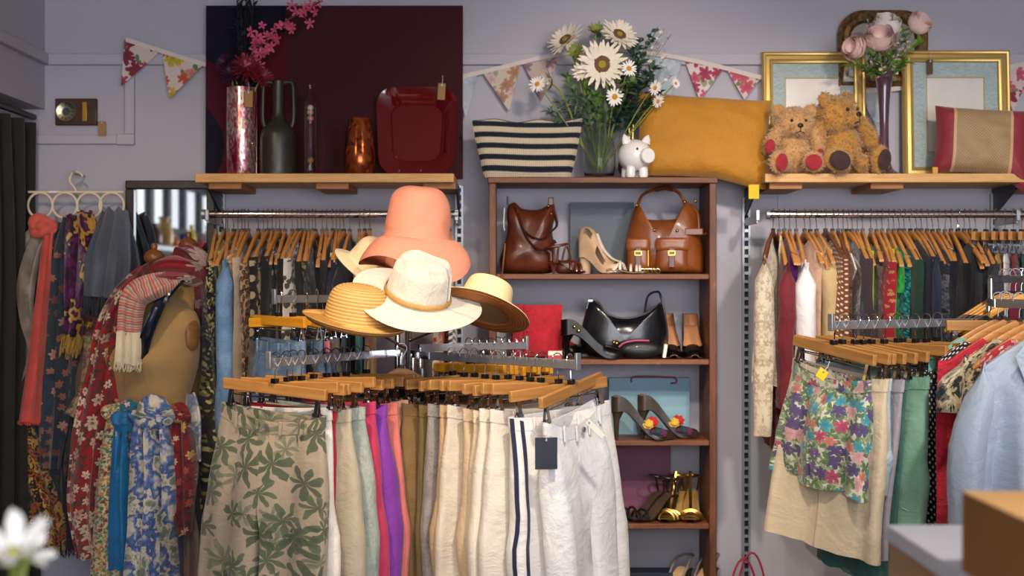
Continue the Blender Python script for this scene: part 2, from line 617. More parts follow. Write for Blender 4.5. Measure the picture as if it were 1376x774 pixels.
# ---------------------------------------------------------------- pine shelves
def shelf(px0, px1, d0, label, blocks, brackets):
    x0, x1 = xp(px0, d0), xp(px1, d0)
    zt, zb = P(0, 233, d0).z, P(0, 245, d0).z
    t = thing('wall_shelf', label, 'shelf', ((x0 + x1) / 2, YB, zt))
    hw = (x1 - x0) / 2
    MB().bb(-hw, hw, d0 - YB, -.004, zb - zt, 0).build('board', PINE, t, bevel=.003)
    for bp in blocks:
        bx = xp(bp, d0) - (x0 + x1) / 2
        MB().bb(bx - .06, bx + .06, d0 - YB + .03, -.005, zb - zt - .022, zb - zt).build('batten', wood('#a8713c', '#7c4d25', .6, 0), t, bevel=.002)
    for bp in brackets:
        bx = xp(bp, YB - .03) - (x0 + x1) / 2
        m = MB()
        pts = [(-.008, zb - zt), (d0 - YB + .07, zb - zt), (d0 - YB + .07, zb - zt - .02), (-.008, zb - zt - .11)]
        m.add([(bx + s, p[0], p[1]) for s in (-.004, .004) for p in pts], [(0, 1, 2, 3), (7, 6, 5, 4), (0, 4, 5, 1), (1, 5, 6, 2), (2, 6, 7, 3), (3, 7, 4, 0)])
        m.build('bracket', paint('#24252b', .5), t, smooth=False)
    return t
shelf(262, 610, 5.12, 'pine wall shelf carrying the dark canvas and coloured vases', (300, 445, 590), (297, 617))
shelf(1028, 1500, 5.12, 'pine wall shelf carrying two teddy bears and gold frames', (1058, 1195, 1400), (1003, 1337))

# ---------------------------------------------------------------- hanging rails on the wall
RD = 5.19                        # depth of the wall rails
RZ = P(0, 288, RD).z
def wall_rail(px0, px1, label, arms):
    x0, x1 = xp(px0, RD), xp(px1, RD)
    t = thing('hanging_rail', label, 'clothes rail', ((x0 + x1) / 2, RD, RZ))
    hw = (x1 - x0) / 2
    m = MB()
    m.tube([(-hw, 0, 0), (hw, 0, 0)], .0135, 16, flat=1.0)
    m.build('bar', CHROME, t)
    for s in (-1, 1):
        if s * hw + (x0 + x1) / 2 > 2.2: continue
        MB().tube([(s * hw, 0, 0), (s * (hw + .012), 0, 0)], [.0185, .0185], 14).build('end_cap', STEEL, t)
    for ap in arms:
        ax = xp(ap, YB - .02) - (x0 + x1) / 2
        m = MB()
        m.box((ax, (YB - .02 - RD) / 2, -.018), (.01, YB - .022 - RD, .03))
        m.box((ax, .0, -.004), (.014, .03, .04))
        m.build('rail_arm', STEEL, t, bevel=.002)
    return t
wall_rail(276, 611, 'long chrome rail under the pine shelf with the dark canvas', (297, 617))
wall_rail(1034, 1560, 'long chrome rail under the pine shelf with the teddy bears', (1003, 1337, 1640))

# ---------------------------------------------------------------- wooden cabinet of open shelves
CABD = 5.15
CABW = wood('#7d4a2a', '#4a2713', .55, 0, 1.2, False, '#a8754a')
CABV = wood('#74432a', '#44230f', .55, 2, 1.2, False, '#a8754a')
cx0, cx1 = xp(657, CABD), xp(963, CABD)
CZT = P(0, 238, CABD).z
SHELVES = [P(0, y, CABD).z for y in (368, 483, 592, 704, 815)]
def cabinet():
    t = thing('shelf_cabinet', 'worn brown wooden cabinet of open shelves holding bags and shoes', 'bookcase', ((cx0 + cx1) / 2, CABD, 0))
    hw = (cx1 - cx0) / 2
    D = .285
    MB().bb(-hw - .004, hw + .004, -.004, D, CZT - .022, CZT).build('top_board', CABW, t, bevel=.003)
    for s in (-1, 1):
        MB().bb(min(s * hw, s * (hw - .026)), max(s * hw, s * (hw - .026)), 0, D, 0, CZT - .0225).build('side_panel', CABV, t, bevel=.003)
    for z in SHELVES + [.06]:
        MB().bb(-hw + .0265, hw - .0265, .004, D, z - .02, z).build('shelf_board', CABW, t, bevel=.003)
cabinet()
# loose boards leaning at the back of the cabinet
def board(px0, px1, py0, zs, d, col, label, name='display_board', lean=.0):
    x0, x1 = xp(px0, d), xp(px1, d)
    zt = P(0, py0, d).z
    o = MB().bb(x0 - (x0 + x1) / 2, x1 - (x0 + x1) / 2, -.004, .004, .001, zt - zs).build(name, paint(col, .6), None, ((x0 + x1) / 2, d, zs), bevel=.001)
    tag(o, label, 'board')
board(766, 852, 272, SHELVES[0], 5.40, '#5c6570', 'slate grey board standing behind the pale ankle sandal')
board(822, 901, 590, SHELVES[3], 5.40, '#7c4560', 'plum purple board standing behind the dark strappy sandals')
# ---------------------------------------------------------------- hangers
def hook_path(r=.0175, drop=.062):
    pts = []
    for k in range(15):
        a = radians(200 - k * 245 / 14)
        pts.append((r * cos(a), 0, r * sin(a) + .003))
    pts += [(.006, 0, -r - .004), (0, 0, -r - .014), (0, 0, -drop)]
    return pts

def hanger_arm_z(x, hw=.2, drop=.115):
    u = min(1, abs(x) / hw)
    return -.07 - drop * (.12 * u + .88 * u ** 1.35)

def make_hanger(w, hw=.2, drop=.115, th=.013):
    t = thing('wooden_hanger', 'proto', 'hanger')
    m = MB()
    n = 22
    vs, fs = [], []
    for i in range(n + 1):
        x = lerp(-hw, hw, i / n)
        u = abs(x) / hw
        z = hanger_arm_z(x, hw, drop)
        h = lerp(.026, .019, u)
        yb = -.006 * (u ** 2)
        e = .45 if i in (0, n) else 1
        tk = th * lerp(.85, 1.25, u) / 2
        vs += [(x, yb - tk * .7, z + h * .5 * e), (x, yb + tk * .7, z + h * .5 * e), (x, yb + tk, z + h * .3 * e), (x, yb + tk, z - h * .3 * e), (x, yb + tk * .7, z - h * .5 * e), (x, yb - tk * .7, z - h * .5 * e), (x, yb - tk, z - h * .3 * e), (x, yb - tk, z + h * .3 * e)]
    for i in range(n):
        for k in range(8):
            fs.append((i * 8 + k, i * 8 + (k + 1) % 8, i * 8 + 8 + (k + 1) % 8, i * 8 + 8 + k))
    fs += [tuple(range(8)), tuple(n * 8 + 7 - k for k in range(8))]
    m.add(vs, fs)
    m.build('shoulder_bar', w, t)
    MB().tube(hook_path(), .0016, 6).build('hook', CHROME, t)
    MB().box((0, 0, -.056), (.014, .014, .01)).build('collar', BLACKP, t, bevel=.001)
    return t

def make_clip_hanger(w, hw=.178, barh=.032):
    t = thing('clip_hanger', 'proto', 'hanger')
    MB().bb(-hw, hw, -.0075, .0075, -.068 - barh, -.068).build('wooden_bar', w, t, bevel=.0025)
    MB().tube(hook_path(.0175, .07), .0017, 6).build('hook', CHROME, t)
    MB().box((0, 0, -.061), (.018, .017, .013)).build('collar', BLACKP, t, bevel=.001)
    for s in (-1, 1):
        m = MB()
        x = s * (hw - .028)
        zb = -.068 - barh
        for q in (-1, 1):
            m.box((x, q * .006, zb - .022), (.012, .002, .046), (q * .16, 0, 0))
            m.box((x, q * .004, zb - .043), (.026, .004, .01))
        m.tube([(x, 0, zb + .002), (x, 0, zb - .018)], .002, 6)
        m.build('clip', CHROME, t, smooth=False)
    m = MB().tube([(-hw + .02, 0, -.068 - barh - .012), (hw - .02, 0, -.068 - barh - .012)], .002, 6)
    m.build('clip_rod', CHROME, t)
    return t

PROTO = {}
def hanger(kind, label, loc, rz, group, tilt=0):
    w = {'h': WOODH, 'y': WOODY, 'd': WOODD, 'c': WOODC, 'cy': WOODY}[kind]
    if kind not in PROTO:
        PROTO[kind] = o = (make_clip_hanger if kind[0] == 'c' else make_hanger)(w)
    else:
        o = dup(PROTO[kind])
    o.location, o.rotation_euler = loc, (0, tilt, rz)
    return tag(o, label, 'hanger', group)

# ---------------------------------------------------------------- garments
def make_top(name, mat, L=.62, hw=.2, th=.03, neck=.55, dip=.05, flare=1.05, sleeve=.0, sl_r=.04, seed=0, drop=.115, trim=None, collar=False, waist=0.0, hhw=.2, straps=False, sl_mat=None, fa=1.0, sl_out=.03):
    """garment on a shoulder hanger, origin on the rail, x along the hanger"""
    rnd = random.Random(seed)
    ph = rnd.random() * 6
    def ztop(u, side):
        a = abs(u)
        zs = hanger_arm_z(a * hw, hhw, drop) + .012
        if a < neck:
            zn = hanger_arm_z(neck * hw, hhw, drop) + .012
            return zn - dip * (1 - (a / neck) ** 2) * (1.0 if side < 0 else .55)
        return zs
    NU, NV = 22, 18
    def width(v):
        w = lerp(1, flare, v ** .8)
        if waist: w *= 1 - waist * math.exp(-((v - .5) / .18) ** 2)
        return w
    def f(u, v):
        # u 0..1 loops round: 0..0.5 front left->right ; 0.5..1 back right->left
        if u > .9999: x, side = -1, -1
        elif u <= .5: x, side = -1 + 4 * u, -1
        else: x, side = 3 - 4 * u, 1
        zt = ztop(x, side)
        vv = v ** 1.15
        z = lerp(zt, -L + .012 * sin(x * 9 + ph), vv)
        edge = (1 - abs(x) ** 5)
        t_ = max(lerp(.0105, .005, sm(.1, .3, v)), th * (.28 + .72 * sm(0, .25, v)) * max(.12, edge) / 2)
        fold = fa * (.011 * sin(x * 10 + ph + v * 1.2) + .006 * sin(x * 21 + ph * 2)) * sm(.1, .8, v)
        xx = x * hw * width(v)
        bow = -.006 * (abs(x) ** 2) * (1 - v)
        y = side * t_ + fold * (th / .03) * .8 + bow + .01 * nz(xx * 6, z * 5, side, 1, seed) * sm(0, .3, v)
        return (xx, y, z)
    t = thing(name, 'x', 'x')
    MB().grid(f, NU * 2, NV, uvf=lambda u, v: ((-1 + 4 * u) * hw + (u > .5) * th * .5, -v * L)).build('body', mat, t, ang=80)
    if sleeve:
        for s in (-1, 1):
            x0 = s * hw * .97
            z0 = ztop(.97, 1) - .008
            n = 9
            sp = rnd.random() * .03
            def g(u, v, s=s, x0=x0, z0=z0):
                a = 2 * pi * u
                r = sl_r * lerp(1.0, .8, v) * (.06 + .94 * sm(-.02, .16, v))
                rr = 1 + .26 * sin(3 * a + ph + 5 * v) * v + .08 * sin(5 * a + 9 * v) * v
                cx = x0 + s * sl_out * (.3 + (1 + sp * 20) * sm(0, .4, v))
                return (cx + cos(a) * r * rr * .8, -.006 + .01 * nz(v * 4, s, 0, 1, seed) + sin(a) * min(th * .75, r) * rr * .8, z0 + .02 * (1 - v) * cos(a) * -s - v * sleeve)
            MB().grid(g, 12, n, closeu=True, uvf=lambda u, v: (abs(2 * u - 1) * pi * sl_r * .9, -v * sleeve)).build('sleeve', sl_mat or mat, t, ang=80)
    if trim:
        path = []
        for k in range(17):
            u = lerp(-neck, neck, k / 16)
            path.append((u * hw, -th * .22, ztop(u, -1) + .002))
        MB().tube(path, .005, 6).build('neck_trim', trim, t)
    if collar:
        for s in (-1, 1):
            zc = ztop(neck, -1)
            m = MB()
            pts = [(s * .02, zc - dip - .09), (s * hw * neck * 1.15, zc + .004), (s * hw * neck * 1.6, zc - .05), (s * .06, zc - dip - .14)]
            m.add([(p[0], -th * .6 - .004 - q, p[1]) for q in (0, .005) for p in pts], [(0, 1, 2, 3), (7, 6, 5, 4), (0, 4, 5, 1), (1, 5, 6, 2), (2, 6, 7, 3), (3, 7, 4, 0)])
            m.build('collar', mat, t, smooth=False)
    return t

def make_trousers(name, mat, L=1.0, hw=.18, th=.035, rise=.27, hip=1.1, leg=.115, flare=.95, gap=.02, seed=0, band=True, loops=True, sag=.012, zt=-.143, fly=False, pockets=False, cuff=False, folds=1.0, bandmat=None, rows=16, side_stripe=None, hem_wob=.0):
    rnd = random.Random(seed * 13 + 5)
    ph = rnd.random() * 6
    N, M = 40, 3
    H = N // 2
    vs, uv, fs = [], [], []
    def ztop(x, front):
        return zt - sag * (1 - (x / hw) ** 2) * (1.25 if front else .35)
    def fold(x, v, z):
        return folds * ((.010 * sin(x / hw * 5.2 + ph + v) + .005 * sin(x / hw * 12 + ph * 1.7)) * sm(.04, .35, v) + .012 * nz(x * 5, z * 4, 0, 1, seed) * sm(0, .2, v))
    B = 7
    for j in range(B + 1):
        v = j / B
        for i in range(N):
            a = 2 * pi * i / N
            su = (abs(sin(a)) ** .75) * (1 if sin(a) >= 0 else -1)
            w = hw * lerp(1, hip, sm(0, 1, v))
            x = su * w
            fr = cos(a) > 0
            z = lerp(ztop(su * hw, fr), zt - rise, v)
            ty = th * (.45 + .55 * sm(0, .6, v)) * (1 + .5 * v)
            y = -cos(a) * ty * .5 * (1 if abs(cos(a)) > .01 else 0)
            y = -(1 if cos(a) >= 0 else -1) * abs(cos(a)) ** .6 * ty * .5 + fold(x, v * .5, z)
            vs.append((x, y, z))
            uv.append((x + y * (x / hw) ** 3, z))
    for j in range(B):
        for i in range(N):
            i2 = (i + 1) % N
            fs.append((j * N + i, (j + 1) * N + i, (j + 1) * N + i2, j * N + i2))
    base = B * N
    fc, bc = vs[base], vs[base + H]
    crotch = []
    for m in range(M):
        q = (m + 1) / (M + 1)
        crotch.append(len(vs))
        vs.append((0, lerp(bc[1], fc[1], q), zt - rise - .004)); uv.append((0, zt - rise))
    ll = L - rise
    legrows = {}
    for s in (1, -1):
        ring0 = [base + (s * i) % N for i in range(H + 1)] + crotch
        prev = ring0
        allrows = [ring0]
        tw = rnd.uniform(-.3, .3)
        R = rows
        for j in range(1, R + 1):
            v = j / R
            cur = []
            wl = lerp(hw * hip * .5, leg * .5 * lerp(1, flare, v), sm(0, .75, v))
            inner = lerp(0, gap, sm(0, .16, v))
            z = zt - rise - ll * v
            for k in range(H + 1 + M):
                if k <= H:
                    a = pi * k / H
                    u = abs(sin(a)) ** .75
                    x = inner + 2 * wl * u
                    c_ = cos(a)
                    y = -(1 if c_ >= 0 else -1) * abs(c_) ** .6 * th * lerp(.75, .6, v)
                else:
                    q = (k - H) / (M + 1)
                    x = inner - .003
                    y = lerp(th * lerp(.75, .6, v), -th * lerp(.75, .6, v), q)
                y += fold(x * s, .5 + v * .5, z) + .014 * tw * v
                zz = z + (hem_wob * sin(x * 30 + ph) if j == R else 0)
                cur.append(len(vs))
                vs.append((s * x, y, zz)); uv.append((s * x + y * (s * x / hw) ** 3, z))
            n = len(cur)
            for k in range(n):
                k2 = (k + 1) % n
                q = (prev[k], cur[k], cur[k2], prev[k2])
                fs.append(q if s > 0 else q[::-1])
            prev = cur
            allrows.append(cur)
        legrows[s] = allrows
    t = thing(name, 'x', 'x')
    MB().add(vs, fs, uv).build('legs', mat, t, ang=80)
    def ring(z0, z1, out, x0=-1.0, x1=1.0):
        pass
    if band:
        def f(u, v):
            a = 2 * pi * u
            su = (abs(sin(a)) ** .75) * (1 if sin(a) >= 0 else -1)
            x = su * (hw + .003)
            fr = cos(a) > 0
            zz = ztop(su * hw, fr) + .003 - v * .036
            vv = v * .12
            y = -(1 if cos(a) >= 0 else -1) * abs(cos(a)) ** .6 * (th * (.45 + .55 * sm(0, .6, vv)) * .5 + .0035) + fold(x, vv * .5, zz)
            return (x, y, zz)
        MB().grid(f, 40, 2, closeu=True, uvf=lambda u, v: (sin(2 * pi * u) * hw, zt - v * .036)).build('waistband', bandmat or mat, t, ang=80)
    if loops:
        for xq in (-.62, -.2, .25, .66):
            x = xq * hw
            MB().box((x, -th * .36 - .003 + fold(x, .03, zt), ztop(x, True) - .017), (.009, .006, .044)).build('belt_loop', bandmat or mat, t, bevel=.001)
    if fly:
        x = .0
        MB().tube([(x, -th * .4 - .006 + fold(x, .0, zt), ztop(0, True) - .012), (x, -th * .4 - .002 + fold(x, 0, zt), ztop(0, True) - .012)], .008, 12).build('button', STEEL, t)
        path = [(.004 + .0 * k, -th * (.45 + .5 * k / 8) * .55 - .004 + fold(.004, .06 * k / 8 * 7, zt - .03 * k), ztop(0, True) - .04 - .019 * k) for k in range(9)]
        MB().tube(path, .0016, 5).build('fly_seam', bandmat or mat, t)
    if pockets:
        for s in (-1, 1):
            path = []
            for k in range(9):
                q = k / 8
                x = s * hw * lerp(.55, 1.0, q ** 1.6)
                z = ztop(s * hw * .55, True) - .037 - .105 * (1 - (1 - q) ** 2) * .9
                yy = -th * (.5 + .3 * q) * abs(1 - (abs(x) / hw / 1.05) ** 2.5) ** .4 * .62 - .004 + fold(x, .12 + .2 * q, z)
                path.append((x, yy, z))
            MB().tube(path, .002, 5).build('pocket_seam', bandmat or mat, t)
    if side_stripe:
        for k in (5, 8):
            rows_ = [(vs[j * N + (N - k) % N], vs[j * N + (N - k - 1) % N]) for j in range(B + 1)] + [(vs[r_[k]], vs[r_[k + 1]]) for r_ in legrows[-1][1:]]
            m = MB()
            V, F_ = [], []
            for a_, b_ in rows_:
                a_, b_ = Vector(a_), Vector(b_)
                dv = (b_ - a_); ln = max(.001, dv.length)
                c_ = a_ + dv * .5
                dv = dv / ln * .0065
                o_ = Vector((-.0015, -.0025, 0))
                V += [c_ - dv + o_, c_ + dv + o_, c_ + dv - o_ * .2, c_ - dv - o_ * .2]
            for j in range(len(rows_) - 1):
                F_ += [(j * 4 + q, j * 4 + (q + 1) % 4, j * 4 + 4 + (q + 1) % 4, j * 4 + 4 + q) for q in range(4)]
            m.add(V, F_).build('side_stripe', side_stripe, t)
    return t

def make_skirt(name, mat, L=.5, hw=.17, th=.04, flare=1.25, pleat=.012, npl=7, seed=0, zt=-.143, sag=.01, band=True, bandmat=None):
    rnd = random.Random(seed * 3 + 1)
    ph = rnd.random() * 6
    t = thing(name, 'x', 'x')
    def f(u, v, out=0, VV=None):
        a = 2 * pi * u
        vv = v if VV is None else v * VV
        su = (abs(sin(a)) ** .8) * (1 if sin(a) >= 0 else -1)
        w = hw * lerp(1, flare, vv) + out
        fr = cos(a) > 0
        z = lerp(zt - sag * (1 - su * su) * (1.2 if fr else .3), zt - L + .006 * sin(su * 9 + ph), vv)
        y = -(1 if cos(a) >= 0 else -1) * abs(cos(a)) ** .6 * (th * (.4 + .6 * sm(0, .3, vv)) * .5 + out) + pleat * sin(su * npl + ph) * sm(.02, .5, vv) + .01 * nz(su * 2, z * 5, 0, 1, seed) * sm(0, .3, vv)
        return (su * w, y, z)
    MB().grid(f, 48, 14, closeu=True, uvf=lambda u, v: (sin(2 * pi * u) * hw * 1.3, -v * L)).build('skirt_body', mat, t, ang=80)
    if band:
        MB().grid(lambda u, v: f(u, v, .003, .035 / L), 48, 2, closeu=True, uvf=lambda u, v: (sin(2 * pi * u) * hw, -v * .03)).build('waistband', bandmat or mat, t, ang=80)
    return t

def place(o, loc, rz, label, cat, group=None, tilt=0):
    o.location, o.rotation_euler = loc, (0, tilt, rz)
    return tag(o, label, cat, group)
# ---------------------------------------------------------------- garments on the two wall rails
BLK = plain('#141417', .8)
NAVY = plain('#171d33', .8)
def rail_row(rows, rz, railname, hgroup, ggroup, clip=False):
    n = len(rows)
    for i, (px, hk, name, cat, mat, label, kw) in enumerate(rows):
        gap = (rows[i + 1][0] - px if i + 1 < n else 9)
        prevg = (px - rows[i - 1][0] if i else gap)
        g = min(gap, prevg, 16) / sc(RD)
        r = random.Random(i * 7 + int(px))
        x = xp(px, RD)
        a = rz + r.uniform(-.11, .11) + kw.pop('turn', 0)
        dz = -r.random() * .003
        loc = (x, RD, RZ + dz)
        tl = r.uniform(-.07, .07)
        hanger(hk, 'wooden hanger with the ' + label.split('|')[0] + ' on ' + railname, loc, a, hgroup, tl)
        kw.setdefault('sl_out', .005)
        kw.setdefault('th', max(.02, g * 1.25))
        kw.setdefault('L', r.uniform(.6, .78))
        kw.setdefault('neck', r.uniform(.55, .8))
        kw.setdefault('dip', r.uniform(.03, .08))
        kw.setdefault('hw', r.choice((.15, .17, .214, .22, .225)))
        o = make_top(name, mat, seed=int(px), **kw)
        place(o, loc, a, label.replace('|', ' '), cat, ggroup, tl)

F = floral
LEFT = [
 (290, 'h', 'dress', 'dress', ditsy(['#15161a', '#1c1b18', '#8a8138', '#2c2c24', '#15161a', '#c9bd7a'], 95), 'black and yellow ditsy floral dress|at the rail end', dict(L=1.05, neck=.4, th=.07, flare=1.2, turn=.12, hw=.205)),
 (300, 'h', 'blouse', 'blouse', F('#a99a20', ['#5a5a1e', '#d6cf6a'], 40), 'mustard print blouse|beside the chambray shirt', dict(hw=.15)),
 (306, 'h', 'shirt', 'shirt', denim('#6f93bb', '#93b3d4', '#5577a0'), 'light blue chambray shirt|with long sleeves', dict(L=.8, neck=.45, th=.05, sleeve=.6, sl_r=.055, turn=.2)),
 (314, 'h', 'blouse', 'blouse', plain('#a8a457'), 'lime green blouse|between chambray and cream', dict(neck=.5)),
 (320, 'h', 'blouse', 'blouse', plain('#d8c8a0'), 'cream linen blouse|beside the lime green one', dict(hw=.19)),
 (325, 'h', 'blouse', 'blouse', plain('#b79d70'), 'tan linen blouse|between two cream blouses', dict(hw=.17)),
 (329, 'h', 'blouse', 'blouse', plain('#ece2d8'), 'white cotton blouse|with cap sleeves', dict(neck=.5, sleeve=.2, sl_r=.045)),
 (334, 'h', 'blouse', 'blouse', plain('#d9c2a4'), 'pale beige blouse|next to the leopard tops', {}),
 (347, 'h', 'blouse', 'blouse', leopard('#c99f76', '#8a5a3a', '#2a1a12', 42), 'small leopard print blouse|at the rail gap', dict(neck=.6, th=.05)),
 (354, 'h', 'dress', 'dress', leopard('#d2ab88', '#7a4a2e', '#1f1612', 24), 'large leopard print dress|in brown and tan', dict(L=.95, neck=.6, th=.06, hw=.218)),
 (360, 'h', 'blouse', 'blouse', dots('#16161a', '#c8b48c', 16, .3), 'black blouse with big beige dots|by the leopard dress', dict(neck=.6)),
 (366, 'h', 'top', 'top', BLK, 'plain black top|beside the dotted blouse', {}),
 (371, 'h', 'blouse', 'blouse', F('#15151a', ['#e8e2d4', '#9c9a94'], 30), 'black and white floral blouse|between black tops', {}),
 (376, 'h', 'dress', 'dress', plain('#1c1a18'), 'dark brown-black dress|beside the grey floral blouse', dict(L=.95)),
 (383, 'h', 'blouse', 'blouse', F('#4a4642', ['#d8cfc0', '#8f8a80', '#1d1c1c'], 34), 'grey floral blouse|before the rail gap', {}),
 (393, 'h', 'dress', 'dress', plain('#121215', .7), 'long black dress|after the rail gap', dict(L=1.0, th=.05)),
 (400, 'h', 'blouse', 'blouse', leopard('#15151a', '#3a3628', '#c3b184', 30), 'black and cream animal print blouse', dict(neck=.5, th=.045)),
 (405, 'h', 'blouse', 'blouse', F('#e8e3da', None, 14, leaf=['#2a2a2e'], leafscale=20, leafk=2), 'white blouse with black twigs', dict(neck=.45, th=.045, hw=.218)),
 (410, 'h', 'top', 'top', plain('#1a1a1d'), 'soft black top|beside the white twig blouse', {}),
 (415, 'h', 'blouse', 'blouse', F('#17181a', ['#77703c', '#a59a58'], 34), 'black blouse with olive blossoms', {}),
 (420, 'h', 'blouse', 'blouse', patches(['#d8cfae', '#4b505c', '#23262f'], 9, 1.2, sharp=True), 'cream and slate print blouse', dict(neck=.5, th=.05, hw=.222)),
 (424, 'h', 'top', 'top', NAVY, 'navy jersey top|beside the slate print blouse', {}),
 (433, 'h', 'top', 'top', plain('#101013'), 'deep black jersey top|between navy tops', dict(hw=.18)),
 (439, 'h', 'cardigan', 'cardigan', plain('#1c1c20'), 'black knitted cardigan|beside the cream-trimmed top', {}),
 (447, 'h', 'cardigan', 'cardigan', NAVY, 'navy cardigan with cream trim', dict(trim=plain('#e4dcc8'), neck=.7, dip=.16)),
 (452, 'h', 'blouse', 'blouse', stripes(('#e6dcc4', '#2a2d3c'), 18, 1, 1.2), 'cream blouse with navy zigzags', {}),
 (457, 'h', 'top', 'top', plain('#20263c'), 'faded navy top|after the zigzag blouse', {}),
 (462, 'h', 'jacket', 'jacket', plain('#23294a'), 'ink blue jacket|with long sleeves', dict(neck=.4, sleeve=.55, sl_r=.05)),
 (470, 'h', 'jacket', 'jacket', plain('#161b2e'), 'dark navy jacket|behind the straw hat', dict(neck=.3, sleeve=.55, sl_r=.05, th=.05)),
 (483, 'h', 'top', 'top', plain('#1ea0a8'), 'turquoise top|behind the coral hat', dict(neck=.4)),
 (490, 'h', 'top', 'top', plain('#c98a78'), 'dusty pink top|behind the coral hat', {}),
 (497, 'h', 'blouse', 'blouse', plain('#e2b68c'), 'peach blouse|behind the coral hat', {}),
 (590, 'h', 'blouse', 'blouse', F('#d8c8b0', ['#c8303a', '#e06a5a'], 26), 'cream blouse with red blossoms', dict(L=.72)),
 (598, 'h', 'top', 'top', plain('#e2592a'), 'bright orange top|by the rail end', dict(L=.78)),
 (604, 'h', 'top', 'top', stripes(('#ece6da', '#1e2230'), 34, 1), 'navy and white striped top|by the slotted upright', dict(L=.6)),
]
rail_row(LEFT, -pi / 2, 'the rail under the canvas', 'wooden hangers on the rail under the canvas', 'garments on the rail under the canvas')

